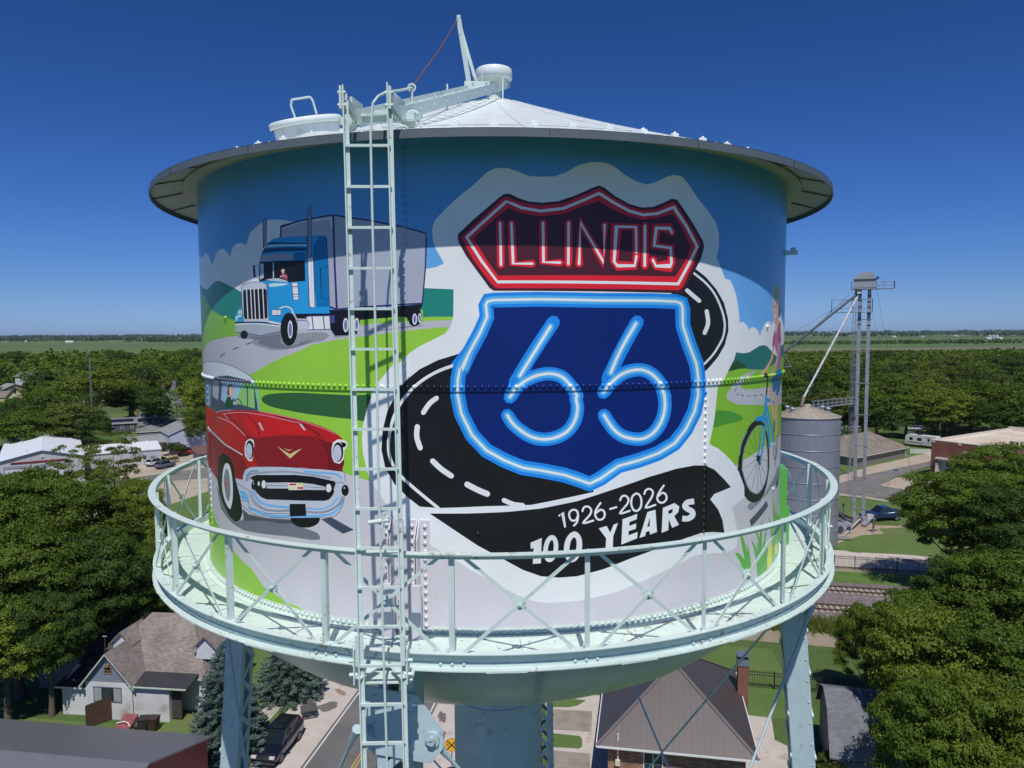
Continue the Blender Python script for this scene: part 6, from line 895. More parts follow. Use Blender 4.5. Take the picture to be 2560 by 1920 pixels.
# right of the riser: drive slabs, gravel and a small lawn island
sheet('pavement',[(3.6,30),(8.4,30),(8.6,48.0),(3.9,48.6)],GRAV,.014)
sheet('driveway',[(3.60,40.16,0.00),(6.56,39.60,0.00),(6.25,36.76,0.00),(3.28,36.85,0.00)],DRIVE,.022)
sheet('driveway',[(4.01,45.97,0.00),(7.52,45.50,0.00),(7.03,42.45,0.00),(3.79,42.96,0.00)],DRIVE,.022)
sheet('lawn_island',[(3.16,42.57,0.00),(6.10,41.92,0.00),(6.24,41.45,0.00),(6.11,40.53,0.00),(5.91,40.27,0.00),(3.04,40.63,0.00)],LAWN,.03)
sheet('lawn_island',[(4.22,46.27,0.00),(5.70,46.16,0.00),(6.48,46.44,0.00),(7.23,47.27,0.00),(5.37,47.71,0.00),(4.26,46.79,0.00)],LAWN,.03)
sheet('gravel_yard',[(19.35,44.62,0.00),(21.33,44.07,0.00),(20.41,40.99,0.00),(22.11,38.74,0.00),(20.84,35.67,0.00),(16.46,35.80,0.00)],GRAV,.012)
sheet('lawn',[(8,47.2),(24,43.5),(26,56.5),(10,60)],LAWN,.006); 
# right, beyond the tracks
sheet('lawn',[(49.96,95.00,0.00),(51.75,93.75,0.00),(58.79,99.67,0.00),(75.88,97.71,0.00),(64.90,81.74,0.00),(55.16,85.24,0.00),(52.46,85.84,0.00),(48.35,86.75,0.00),(47.44,88.08,-0.00),(47.52,89.41,0.00)],LAWN,.02)
sheet('dirt_yard',[(50.51,106.22,0.00),(54.84,105.32,0.00),(59.11,105.15,0.00),(58.79,100.33,0.00),(62.36,99.86,0.00),(64.49,101.78,0.00),(62.84,98.86,0.00),(58.29,98.39,0.00),(57.65,95.43,0.00),(53.94,94.85,0.00),(50.56,92.63,0.00),(48.09,90.48,0.00),(42.32,86.98,-0.00)],DIRT,.024)
sheet('yard_slab',[(50.66,106.58,0.00),(55.17,106.03,0.00),(57.69,105.21,0.00),(56.01,101.78,0.00),(53.40,102.22,0.00),(49.03,102.74,0.00)],ASPD,.03)
sheet('lawn',[(57.05,121.60,0.00),(61.89,120.47,0.00),(65.60,118.06,0.00),(69.44,114.03,0.00),(77.63,100.25,0.00),(71.83,91.82,0.00),(63.93,100.79,0.00),(58.59,104.10,0.00),(55.51,106.75,0.00),(51.76,109.16,0.00)],LAWN,.016)
sheet('road',[(62.59,134.64,0.00),(70.69,138.89,0.00),(83.05,149.82,0.00),(109.08,169.40,0.00),(118.66,177.06,0.00),(110.16,163.46,0.00),(102.00,157.58,-0.00),(82.77,138.35,0.00),(74.98,129.74,0.00),(77.87,125.52,0.00),(81.26,120.57,-0.00),(72.42,106.07,0.00),(69.89,114.85,0.00),(66.26,119.38,0.00),(62.52,121.84,0.00),(57.84,123.46,0.00)],CONC,.01)
sheet('road',[(59.91,128.32,0.00),(67.08,131.15,0.00),(78.51,140.95,-0.00),(101.12,156.12,0.00),(98.17,151.19,0.00),(82.77,138.35,0.00),(75.74,130.77,0.00),(77.60,125.03,0.00),(80.34,122.49,0.00),(74.21,112.18,0.00),(70.57,116.10,-0.00),(66.93,120.72,-0.00),(63.17,123.23,-0.00),(58.24,124.40,-0.00)],ASPD,.018)
sheet('sidewalk',[(75.19,129.73,0.00),(82.36,137.19,0.00),(90.27,138.01,0.00),(81.52,123.40,0.00),(77.76,125.32,0.00)],CONC,.022); sheet('curb_ramp',[(76.71,130.73,0.00),(77.53,131.01,0.00),(77.51,130.16,0.00),(76.53,129.57,-0.00)],mat('brick_red_pad',(.42,.10,.07),.9,.1,4),.027)
sheet('lawn',[(68.76,149.13,-0.00),(73.06,142.44,0.00),(80.91,148.56,0.00),(95.49,158.65,0.00),(102.67,164.65,0.00),(105.54,165.33,0.00),(104.49,168.76,0.00),(104.10,174.10,0.00),(78.41,171.82,0.00)],LAWN,.014)
# left, beyond the tracks
sheet('parking_lot',[(-100.37,185.99,0.00),(-83.75,181.77,0.00),(-78.84,190.54,0.00),(-76.36,195.62,0.00),(-60.57,152.41,0.00),(-65.52,156.08,0.00),(-70.83,150.04,0.00),(-76.74,144.05,0.00),(-78.21,141.99,0.00)],CONC,.012)
sheet('road',[(-77.14,139.88,0.00),(-70.83,150.04,0.00),(-65.61,156.08,0.00),(-59.58,165.34,0.00),(-54.39,149.75,0.00),(-60.51,142.89,-0.00),(-71.78,138.83,-0.00),(-71.73,133.77,-0.00),(-75.15,128.49,-0.00)],ASPD,.018)
sheet('pavement',[(-72.11,134.54,0.00),(-71.98,139.24,0.00),(-60.67,143.32,0.00),(-54.71,150.71,0.00),(-51.40,140.79,0.00),(-55.33,130.11,0.00),(-58.23,117.46,-0.00),(-59.68,113.19,0.00),(-60.65,111.04,0.00)],CONC,.014)
sheet('lawn',[(-57.44,105.76,0.00),(-58.10,117.15,0.00),(-55.19,129.75,-0.00),(-50.43,142.86,0.00),(-39.04,107.55,0.00),(-52.29,97.52,0.00)],LAWN,.016)
sheet('lawn',[(-149.25,265.47,0.00),(-135.25,294.13,0.00),(-115.50,277.33,0.00),(-79.42,192.03,0.00),(-84.64,183.82,0.00),(-101.08,187.41,0.00)],LAWN,.008); sheet('pavement',[(-140.60,325.11,-0.00),(-136.15,324.80,-0.00),(-88.40,212.77,0.00),(-92.73,217.56,0.00)],WALK,.03)
sheet('lawn',[(-40.60,46.59,0.00),(-32.86,45.21,0.00),(-26.18,44.26,0.00),(-23.17,38.78,0.00),(-35.54,39.14,0.00)],LAWN,.01); sheet('lawn',[rp(-60,-5.35),rp(14,-5.35),rp(14,-4.6),rp(-60,-4.6)],LAWN,.02); sheet('lawn',[rp(-30,-14),rp(12,-14),rp(12,-6.7),rp(-30,-6.7)],LAWN,.018)
# ------------------------------------------------ buildings
WINF=mat('white_trim',(.72,.72,.70),.5,.05,3); GLASS=mat('window_glass',(.03,.04,.05),.08,.1,1,spec=.8); DARKM=mat('dark_metal',(.04,.04,.045),.5,.1,4)
BR=shingles('red_brick',(.24,.075,.05),(.18,.055,.04),(.26,.19,.15),.22,.075,.008); BRM=shingles('mottled_brick',(.42,.26,.14),(.24,.09,.06),(.14,.11,.09),.42,.14,.014)
SH1=shingles('mottled_shingles',(.31,.25,.205),(.185,.172,.168),(.16,.13,.115),.32,.14,.006); SHG=shingles('grey_shingles',(.20,.21,.225),(.155,.16,.175),(.10,.105,.115),.33,.14,.006); SHD=shingles('dark_shingles',(.075,.075,.08),(.06,.06,.065),(.04,.04,.04),.33,.14,.006); SHT=shingles('tan_shingles',(.26,.22,.175),(.21,.18,.15),(.15,.125,.10),.33,.14,.006); SHB=shingles('brown_shingles',(.20,.10,.085),(.15,.08,.07),(.10,.06,.05),.33,.14,.006); SHL=shingles('light_shingles',(.30,.31,.30),(.25,.26,.255),(.18,.18,.18),.33,.14,.006)
def wallmat(n,c,ax=2,per=.18,d=.18,w=.12,r=.6): return stripes(mat(n,c,r,.06,2),ax,per,d,w)
def ab_frame(A,B):
    A=Vector((A[0],A[1],0)); B=Vector((B[0],B[1],0)); d=(B-A).normalized(); return A,(B-A).length,d,Vector((-d.y,d.x,0)),math.atan2(d.y,d.x)
def block(root,L,D,he,hr,wm,rm,ridge='x',hip=0,over=.4,x0=0,y0=0,z0=0,th=.14,gm=None,fascia=None):
    """walls + roof in the local frame: front at y=y0, away from the camera +y"""
    x1,y1=x0+L,y0+D; mb=MB()
    for a,b in (((x0,y0),(x1,y0)),((x1,y0),(x1,y1)),((x1,y1),(x0,y1)),((x0,y1),(x0,y0))): mb.poly([(a[0],a[1],z0),(b[0],b[1],z0),(b[0],b[1],he),(a[0],a[1],he)],wm)
    if not hip and hr>he:
        if ridge=='y':
            mx=(x0+x1)/2
            for y,fl in((y0,0),(y1,1)): q=[(x0,y,he),(x1,y,he),(mx,y,hr)]; mb.poly(q[::-1] if fl else q,gm or wm)
        else:
            my=(y0+y1)/2
            for x,fl in((x0,1),(x1,0)): q=[(x,y0,he),(x,y1,he),(x,my,hr)]; mb.poly(q[::-1] if fl else q,gm or wm)
    mb.build('wall',root,uv=True)
    X0,X1,Y0,Y1=x0-over,x1+over,y0-over,y1+over; mb=MB()
    def slab(pts):
        p=[Vector(q) for q in pts]; n=(p[1]-p[0]).cross(p[2]-p[0]).normalized()
        if n.z<0: p=p[::-1]; n=-n
        dn=Vector((0,0,-th)); lo=[q+dn for q in p]; k=len(p)
        mb.poly(p,rm); mb.poly(lo[::-1],fascia or rm)
        for i in range(k): mb.poly([p[i],lo[i],lo[(i+1)%k],p[(i+1)%k]],fascia or rm)
    if ridge=='flat': slab([(X0,Y0,he+.02),(X1,Y0,he+.02),(X1,Y1,hr+.02),(X0,Y1,hr+.02)])
    else:
        wdt=(D if ridge=='x' else L)/2; sl=(hr-he)/wdt; ze=he-over*sl+th*.8; zr=hr+th*.8
        if ridge=='x':
            my=(y0+y1)/2; h=hip if hip else -over; a=(X0 if not hip else x0+h,my,zr); b=(X1 if not hip else x1-h,my,zr)
            slab([(X0,Y0,ze),(X1,Y0,ze),b,a]); slab([(X1,Y1,ze),(X0,Y1,ze),a,b])
            if hip: slab([(X0,Y1,ze),(X0,Y0,ze),a]); slab([(X1,Y0,ze),(X1,Y1,ze),b])
        else:
            mx=(x0+x1)/2; h=hip; a=(mx,Y0 if not hip else y0+h,zr); b=(mx,Y1 if not hip else y1-h,zr)
            slab([(X0,Y1,ze),(X0,Y0,ze),a,b]); slab([(X1,Y0,ze),(X1,Y1,ze),b,a])
            if hip: slab([(X0,Y0,ze),(X1,Y0,ze),a]); slab([(X1,Y1,ze),(X0,Y1,ze),b])
    return mb.build('roof',root,uv=True)
def win(root,side,u,z,w,h,L,D,x0=0,y0=0,fm=WINF,gm=GLASS,name='window',mull=1,sub='pane'):
    """window on side f/l/r at distance u along the wall, centre height z"""
    if side=='f': c=Vector((x0+u,y0,z)); ax=Vector((1,0,0)); n=Vector((0,-1,0))
    elif side=='l': c=Vector((x0,y0+u,z)); ax=Vector((0,-1,0)); n=Vector((-1,0,0))
    elif side=='r': c=Vector((x0+L,y0+u,z)); ax=Vector((0,1,0)); n=Vector((1,0,0))
    mb=MB(); t=.07; up_=Vector((0,0,1))
    for s in(-1,1): mb.bar(c+ax*s*w/2-up_*h/2,c+ax*s*w/2+up_*h/2,t,.08,fm,n); mb.bar(c-ax*(w/2+t/2)+up_*s*h/2,c+ax*(w/2+t/2)+up_*s*h/2,.084,t,fm)
    if mull: mb.bar(c-ax*w/2,c+ax*w/2,.05,.04,fm)
    if mull>1: mb.bar(c-up_*h/2,c+up_*h/2,.04,.05,fm,n)
    o=mb.build(name,root); mb=MB(); p=c+n*.012; mb.poly([p-ax*w/2-up_*h/2,p+ax*w/2-up_*h/2,p+ax*w/2+up_*h/2,p-ax*w/2+up_*h/2],gm); mb.build(sub,o); return o
def house(name,label,cat,A,B,D,he,hr,wm,rm,group=None,**k):
    A,L,d,n,rz=ab_frame(A,B); t=thing(name,label,cat,(A.x,A.y,0),rz,group); t.scale=(1,1,1); rf=block(t,L,D,he,hr,wm,rm,**k); return t,L,rf
def chimney(rf,x,y,z0,z1,m_=None,w=.6):
    mb=MB(); mb.box((x,y,(z0+z1)/2),(w,w,z1-z0),m_ or BR); mb.box((x,y,z1+.05),(w+.12,w+.12,.1),mat('chimney_cap',(.35,.32,.28),.9)); return mb.build('chimney',rf,uv=True)
def vent(rf,x,y,z,h=.5,r=.06,mt=None):
    mb=MB(); mb.tube((x,y,z-.1),(x,y,z+h),r,mt or mat('galvanised',(.45,.46,.48),.4,.1,5,metal=.3),8); mb.tube((x,y,z+h),(x,y,z+h+.08),r*2,mt or MATS['galvanised'],8); mb.build('roof_vent',rf)
def text(s,size,mt,M,name,parent,ext=.01,align='CENTER'):
    cu=bpy.data.curves.new(name,'FONT'); cu.body=s; cu.size=size; cu.extrude=ext; cu.align_x=align; cu.align_y='CENTER'; ob=bpy.data.objects.new(name,cu); COL.objects.link(ob)
    dg=bpy.context.evaluated_depsgraph_get(); me=bpy.data.meshes.new_from_object(ob.evaluated_get(dg)); bpy.data.objects.remove(ob); me.transform(M); me.materials.clear(); me.materials.append(mt)
    o=bpy.data.objects.new(name,me); COL.objects.link(o); o.parent=parent; return o
# 1 fire station
GWALL=wallmat('ribbed_wall',(.50,.49,.50),0,.9,.25,.08); WROOF=mat('white_metal_roof',(.84,.87,.92),.35,.04,1.2)
t,L,rf=house('fire_station','long white-roofed metal hall with red lettering over its bay doors','fire station',(-97.6,134.0),(-85.1,141.5),36,5.1,6.8,GWALL,WROOF,ridge='y',over=.25,th=.3,fascia=mat('dark_trim',(.09,.09,.13),.5))
for u in(L*.20,L*.62): 
    mb=MB(); mb.box((u,-.05,1.9),(3.9,.06,3.7),mat('door_white',(.62,.62,.66),.5,.04,2)); mb.box((u,-.09,4.0),(4.3,.14,.5),mat('door_header',(.30,.30,.36),.6))
    for s in(-1,1): mb.box((u+s*2.05,-.1,1.95),(.2,.16,3.9),mat('door_header2',(.34,.33,.38),.6))
    for zz in(.9,1.8,2.7): mb.box((u,-.085,zz),(3.9,.01,.03),mat('door_seam',(.4,.4,.42),.6))
    o=mb.build('bay_door',t); mb=MB()
    for q in(-1.3,-.4,.5,1.4): mb.box((u+q,-.092,1.55),(.55,.02,.13),GLASS)
    mb.build('pane',o)
mb=MB(); mb.box((L*.47,-.06,4.78),(L*.66,.06,.36),mat('sign_dark_red',(.07,.005,.008),.6)); o=mb.build('sign_band',t)
text('MT HOPE FUNKS GROVE FIRE PROTECTION DISTRICT',.34,mat('sign_red',(.75,.04,.04),.5),Matrix.Translation((L*.47,-.11,4.78))@Matrix.Rotation(math.pi/2,4,'X'),'lettering',o)
mb=MB(); mb.box((L*.5,-.12,5.75),(.3,.2,.25),mat('lamp_white',(.7,.7,.68),.4)); mb.build('gable_lamp',t); vent(rf,L*.33,2.5,6.2,.7); vent(rf,L*.66,3.2,6.2,.7)
t,L,rf=house('metal_shed','low metal hall with bright white roof and grey ribbed wall behind the leafy tree','metal building',(-93.6,151.6),(-78.2,160.9),15,3.5,4.4,GWALL,mat('bright_white_roof',(.80,.80,.80),.35,.03,1),over=.2,th=.2,fascia=WINF)
win(t,'f',L-3.4,1.9,.8,1.0,L,15); vent(rf,L-2,7.5,4.4,.3,.12,WINF)
mb=MB(); mb.box((L-1.7,-.03,1.05),(.95,.06,2.1),mat('door_grey',(.25,.25,.27),.5)); mb.build('door',t)
LAP=wallmat('pale_blue_siding',(.52,.55,.66),2,.2,.2,.12); LAPG=wallmat('slate_siding',(.085,.095,.13),2,.2,.25,.12); LAPM=wallmat('mauve_siding',(.30,.28,.31),2,.2,.15,.12); LAPW=wallmat('white_siding',(.62,.64,.66),2,.25,.14,.1); CREAM=wallmat('cream_siding',(.66,.58,.34),2,.2,.12,.1)
t,L,rf=house('garage','large pale lavender-sided garage with a grey gable roof','garage',(-82.55,175.53,4.90),(-75.46,180.44,4.90),13,4.9,6.7,LAP,SHL,ridge='y',over=.3,fascia=WINF); vent(rf,2,7,5.6,.6); vent(rf,4,9,6.3,.6)
t,L,rf=house('solar_house','two-storey slate-sided house with dark solar panels on its hip roof','house',(-107.92,213.04,5.40),(-100.58,216.74,5.40),8,5.4,7.7,LAPG,SHG,hip=3.6,over=.7,fascia=WINF)
for a,b,y0_,y1_ in((.3,L-.6,.15,.9),(1.1,3.2,.95,1.7),(1.9,4.4,1.75,2.5)):
    mb=MB(); sl=2.3/4; f=lambda x,y:(x,y,5.4+.22+y*sl); mb.add([f(a,y0_),f(b,y0_),f(b,y1_),f(a,y1_)],[(0,1,2,3)],mat('solar_panel',(.012,.014,.03),.15,.1,3)); mb.build('solar_panel',rf)
for u in(1.0,L*.5): win(t,'f',u,4.3,.9,1.3,L,8,mull=2)
chimney(rf,-.4,1.4,5,7.4); chimney(rf,L*.6,6.5,6,8.4,w=.9)
block(t,L*.8,3.5,3.0,3.9,LAPM,SHG,ridge='flat',over=.3,x0=-.3,y0=-3.4)
for u in(1.2,2.4,3.6,4.8,6.0): win(t,'f',u,2.2,.8,.8,L,4,y0=-3.4,mull=0)
block(t,7,5,2.9,3.9,LAPG,SHG,ridge='x',hip=1.8,over=.3,x0=L,y0=1)
t,L,rf=house('house_wing','low slate-sided wing with a strip of solar panels left of the two-storey house','house',(-119.84,215.06,3.00),(-111.83,219.09,3.00),6,3,4.3,LAPG,SHG,over=.4,fascia=WINF)
mb=MB(); sl=1.3/3; f=lambda x,y:(x,y,3+.2+y*sl); mb.add([f(.2,.4),f(L-.8,.4),f(L-.8,1.9),f(.2,1.9)],[(0,1,2,3)],MATS['solar_panel']); mb.build('solar_panel',rf)
for u in(2,L*.55,L-1.3): win(t,'f',u,1.8,.8,1.1,L,6,mull=2)
t,L,rf=house('low_house','low house with a faded green-grey hip roof and white gutter','house',(-100.76,196.96,2.80),(-94.89,200.10,2.80),7,2.8,4.1,LAPM,shingles('green_shingles',(.22,.24,.21),(.18,.20,.17),(.13,.14,.12)),hip=3.2,over=.3,fascia=WINF); win(t,'f',L*.5,1.7,.5,.7,L,7,mull=0)
t,L,rf=house('low_house','low outbuilding with a light grey roof and weathered lean-to beside the lavender garage','outbuilding',(-91.29,174.08,2.60),(-85.23,179.24,2.60),8,2.6,4,wallmat('weathered_boards',(.24,.22,.19),0,.15,.3,.1,.9),SHL,over=.3)
t,L,rf=house('brown_roof_office','single-storey building with a brown shingle hip roof at the edge of the parking lot','building',(-73.4,167.3),(-67.8,157.5),14,2.9,4.4,LAPM,SHB,hip=4.5,over=.6)
# 2 far left houses
t,L,rf=house('cream_house','cream gabled house with dark attic window at the far left','house',(-214.49,315.18,3.20),(-208.88,319.24,3.20),10,3.2,7.2,CREAM,SHD,ridge='y',over=.5); win(t,'f',L*.47,5.4,.8,1.5,L,10,fm=DARKM,mull=0); win(t,'f',L*.5,2.8,2.4,1.0,L,10,mull=2)
block(t,20,7,3,5.4,CREAM,SHT,ridge='x',over=.3,x0=-6,y0=3.0)
t,L,rf=house('tan_gable_house','wide tan-gabled house directly behind the cream gable','house',(-238.22,347.76,4.00),(-231.23,357.03,4.00),9,4,6.6,wallmat('tan_siding',(.45,.38,.28),2,.2,.1,.1),SHL,ridge='y',over=.5,fascia=WINF)
t,L,rf=house('lavender_house','pale lavender two-storey house with a grey pointed roof among the trees','house',(-278.02,419.97,3.50),(-264.90,418.77,3.50),10,6.5,9,wallmat('lavender_siding',(.50,.52,.62),2,.2,.1,.1),SHG,over=.5); block(t,5.5,4,6.2,8.6,MATS['lavender_siding'],SHG,ridge='y',over=.4,x0=L-6.5,y0=-2.5); win(t,'f',L-3.8,5.2,.9,1.3,L,10,y0=-2.5,mull=0)
mb=MB(); mb.add([(L*.45,2.5,8.2),(L*.45+6,2.5,8.2),(L*.45+6,8.5,8.2),(L*.45,8.5,8.2),(L*.45+3,5.5,12.2)],[(0,1,4),(1,2,4),(2,3,4),(3,0,4)],SHG); mb.build('pointed_roof',rf,uv=True)
t,L,rf=house('brown_house','house with a reddish brown cross-gable roof showing above dark trees','house',(-178.67,328.89,4.50),(-174.46,343.23,4.50),9,4.5,7.2,LAPW,SHB,over=.5); block(t,5,5,4.5,7.6,LAPW,SHB,ridge='y',over=.4,x0=L*.35,y0=-2)
t,L,rf=house('tower_house','house with a steep grey pyramid roof and brick chimney left of the tank','house',(-130.97,283.77,5.50),(-127.22,283.49,5.50),6,5.5,11.5,LAPW,SHG,hip=2.5,over=.3); chimney(rf,-2.2,2,5,10.5)
t,L,rf=house('white_house','small white-walled house glimpsed behind the blue spruce','house',(-133.78,285.24,2.50),(-126.44,281.41,2.50),6,5,7,LAPW,SHG,over=.3)
# 3 right: ranch hall, library
t,L,rf=house('ranch_hall','long low hall with a tan shingle hip roof beside the grain leg','hall',(80,149.3),(98.3,162.3),12,2.6,5.9,wallmat('taupe_siding',(.21,.19,.175),0,.4,.15,.06),SHT,hip=5.5,over=.7,fascia=WINF)
for u in np.linspace(3,L-2.5,5): win(t,'f',float(u),1.7,.7,1.2,L,12,mull=0,fm=mat('taupe_trim',(.33,.30,.27),.6))
win(t,'l',7,1.6,1.0,1.3,L,12,mull=2); mb=MB(); mb.tube((L+.5,-.5,2.4),(L+.2,-.1,2.1),.06,WINF,8); mb.tube((L+.2,-.1,2.1),(L+.2,-.1,.2),.06,WINF,8); mb.tube((L+.2,-.1,.2),(L+.9,-.5,.1),.06,WINF,8); mb.build('downspout',t)
A,L,d,n,rz=ab_frame((90.0,138.0),(98.0,124.6)); t=thing('library','flat-roofed red brick library with pale parapet and stone name plate','library',(A.x,A.y,0),rz); mb=MB(); D=33; H_=7.7
LIM=mat('limestone',(.62,.55,.44),.8,.1,3); STU=mat('grey_stucco',(.36,.35,.32),.9,.14,1.6); RFM=two('cream_roof',(.60,.49,.36),(.68,.60,.48),.2,.4,.6,.8,.06,2)
for a,b in(((0,0),(L,0)),((L,0),(L,D)),((L,D),(0,D)),((0,D),(0,0))): mb.poly([(a[0],a[1],0),(b[0],b[1],0),(b[0],b[1],H_),(a[0],a[1],H_)],BR)
mb.build('wall',t,uv=True); mb=MB(); mb.box((L/2,D/2,H_-.55),(L-.5,D-.5,.2),RFM); rf=mb.build('roof',t)
mb=MB(); 
for c,s in(((L/2,.2,H_+.02),(L+.3,.5,.16)),((L/2,D-.2,H_+.35),(L+.3,.5,.16)),((.2,D/2,H_+.04),(.5,D-.5,.16)),((L-.2,D/2,H_+.04),(.5,D-.5,.16))): mb.box(c,s,LIM)
mb.box((.33,D/2,H_-.2),(.2,D-.6,.5),mat('parapet_white',(.68,.64,.58),.8)); mb.box((L/2,D-.4,H_-.1),(L-.6,.2,.85),MATS['parapet_white']); mb.box((L/2,.38,H_-.3),(L-.6,.1,.4),MATS['parapet_white']); mb.build('parapet',rf)
mb=MB(); mb.tube((L*.78,6.5,H_-.5),(L*.78,6.5,H_+.25),.34,LIM,16,.26); mb.tube((L*.78,6.5,H_+.25),(L*.78,6.5,H_+.55),.45,mat('vent_brown',(.09,.06,.055),.4),20); mb.build('roof_vent',rf)
mb=MB(); mb.box((L*.52,4.5,H_-.25),(1.5,1.1,.35),mat('skylight',(.6,.6,.58),.3)); mb.build('skylight',rf); mb=MB(); mb.box((L*.66,5,H_-.38),(1.3,.6,.1),mat('hatch_red',(.22,.06,.05),.6)); mb.build('roof_hatch',rf)
mb=MB(); mb.box((L/2+.1,-.35,4.15),(L-2.2,.9,.3),LIM); mb.box((L/2+.1,-.2,3.8),(L-2.6,.5,.45),STU); mb.box((L/2+.1,.0,1.9),(L-2.8,.12,3.8),STU)
for u in(1.5,L*.4,L-1.9): mb.box((u,-.3,1.6),(.6,.55,3.2),STU); mb.add([(u-.3,-.58,0),(u+.3,-.58,0),(u+.25,-.9,0),(u-.25,-.9,0),(u-.2,-.58,2.7),(u+.2,-.58,2.7)],[(0,1,5,4),(0,4,3),(1,2,5),(3,4,5,2)],LIM)
mb.box((L*.42,-.6,2.25),(2.4,.9,.18),LIM); mb.build('front_porch',t)
for u in(L*.24,L*.55,L*.82): win(t,'f',u,3.1,1.7,1.15,L,D,y0=-.07,mull=2)
for u in(.45,L*.36,L*.6,L-.45): mb=MB(); mb.box((u,-.04,H_-.3),(.55,.12,.4),LIM); mb.build('stone_block',t)
mb=MB(); mb.box((L*.5,-.03,5.75),(2.9,.08,.85),LIM); o=mb.build('name_plate',t); text('LIBRARY',.62,mat('carved_dark',(.12,.10,.08),.9),Matrix.Translation((L*.5,-.085,5.75))@Matrix.Rotation(math.pi/2,4,'X'),'lettering',o)
# 4 near buildings: mottled-roof house
WST=two('stained_white_wall',(.66,.67,.69),(.56,.57,.57),.5,.35,.6,.8,.06,2.5,c3=(.40,.38,.34)); WST=stripes(WST,2,.4,.12,.05); FLATR=mat('black_membrane',(.035,.036,.042),.75,.18,1.5); GRN=mat('green_gutter',(.5,.6,.48),.5)
t,L,rf=house('mottled_roof_house','white block house with a mottled brown shingle roof beside the blue spruce','house',(-32.3,45.75),(-28.45,45.2),6,3,5.3,WST,SH1,ridge='y',over=.35,gm=wallmat('grey_blue_gable',(.20,.24,.31),2,.25,.25,.1),fascia=GRN)
win(t,'f',1.85,2.0,2.3,1.15,L,6,fm=mat('grey_frame',(.13,.15,.19),.6),mull=0); 
for s in(-1,1): mb=MB(); mb.box((1.85+s*.82,-.02,2.0),(.6,.02,1.05),mat('pale_blind',(.33,.36,.36),.6)); mb.build('blind',t)
win(t,'f',1.95,3.95,.62,.5,L,6,fm=mat('old_wood_frame',(.26,.18,.10),.8),mull=2,name='attic_window')
block(t,9.5,6.6,3.1,6.5,WST,SH1,ridge='x',hip=3.0,over=.35,x0=-.6,y0=1.9,fascia=GRN)
mb=MB(); x0,x1=L+.05,L+4.6; mb.add([(x0,-.15,2.82),(x1,-.15,2.82),(x1,1.7,3.2),(x0,1.7,3.2),(x0,-.15,2.7),(x1,-.15,2.7)],[(0,1,2,3),(4,5,1,0)],FLATR); mb.bar((x0,-.2,2.8),(x1,-.2,2.8),.09,.09,GRN); mb.build('flat_roof',t); mb=MB(); mb.box((L+1.5,.55,1.35),(3.0,.9,2.7),WST); mb.build('porch_wall',t); mb=MB(); mb.box((L+3.4,.5,1.3),(.8,.1,2.3),mat('dark_door',(.06,.05,.045),.7)); mb.build('door',t)
mb=MB(); mb.bar((L+.02,-.36,2.9),(L+.02,-.05,2.7),.06,.06,WINF); mb.bar((L+.02,-.05,2.7),(L+.02,-.05,.3),.06,.06,WINF); mb.build('downspout',t)
for x in(0.6,7.8): 
    block(t,1.6,2.4,5.1,5.9,LAPW,SH1,ridge='y',over=.25,x0=x,y0=2.6,z0=4)
mb=MB(); mb.tube((1.9,-.1,4.4),(1.85,-.1,6.7),.025,RUST,6); mb.bar((1.7,-.1,6.7),(2.05,-.1,6.72),.04,.04,LIM); mb.box((1.95,-.12,4.35),(.35,.15,.2),mat('old_wood',(.25,.16,.09),.9)); mb.build('antenna_mast',t)
t,L,rf=house('dark_roof_house','shaded house with a dark shingle roof behind the mottled-roof house','house',(-39.08,50.84,3.00),(-32.76,50.14,3.00),9,3,5.2,LAPM,SHD,over=.4)
t,L,rf=house('lean_to','small white lean-to with a black roof in deep tree shade','shed',(-34.52,46.40,0.00),(-32.50,46.15,0.00),3.5,2.4,3.3,LAPW,FLATR,ridge='flat',over=.35,fascia=WINF)
SEAM=stripes(mat('grey_seam_roof',(.185,.185,.20),.42,.05,.8,metal=.2),0,.32,.28,.07); REDW=stripes(mat('red_board_wall',(.22,.035,.03),.5,.08,2),1,.3,.25,.1)
A=Vector((-47.0,28.3)); B=Vector((-21.3,23.9)); t,L,rf=house('red_barn','red-walled pole barn with a dark grey ribbed metal roof','barn',A,B,12.6,3.5,5.5,REDW,SEAM,over=.3,th=.1)
# brown hip roofed brick building
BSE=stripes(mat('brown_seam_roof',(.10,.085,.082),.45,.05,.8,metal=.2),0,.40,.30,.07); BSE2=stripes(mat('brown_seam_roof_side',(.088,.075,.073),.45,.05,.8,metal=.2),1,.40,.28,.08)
A,L,d,n,rz=ab_frame((6.35,34.66),(16.2,32.65)); t=thing('brick_station','square mottled-brick building under a dark brown ribbed hip roof','building',(A.x,A.y,0),rz); D=12.3; mb=MB()
for a,b in(((.7,.7),(L-.7,.7)),((L-.7,.7),(L-.7,D-.7)),((L-.7,D-.7),(.7,D-.7)),((.7,D-.7),(.7,.7))): mb.poly([(a[0],a[1],0),(b[0],b[1],0),(b[0],b[1],3.4),(a[0],a[1],3.4)],BRM)
mb.build('wall',t,uv=True); mb=MB(); zr=7.1; a=(L/2,L/2,zr); b=(L/2,D-L/2,zr); e=3.5
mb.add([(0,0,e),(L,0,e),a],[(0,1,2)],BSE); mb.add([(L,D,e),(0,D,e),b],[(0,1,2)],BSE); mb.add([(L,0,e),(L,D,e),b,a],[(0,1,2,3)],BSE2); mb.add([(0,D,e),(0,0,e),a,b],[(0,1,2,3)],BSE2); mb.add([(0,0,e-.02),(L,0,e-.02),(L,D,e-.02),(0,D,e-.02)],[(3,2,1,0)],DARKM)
rf=mb.build('roof',t); mb=MB(); CAP=mat('ridge_cap',(.20,.175,.17),.45,.05,2,metal=.2)
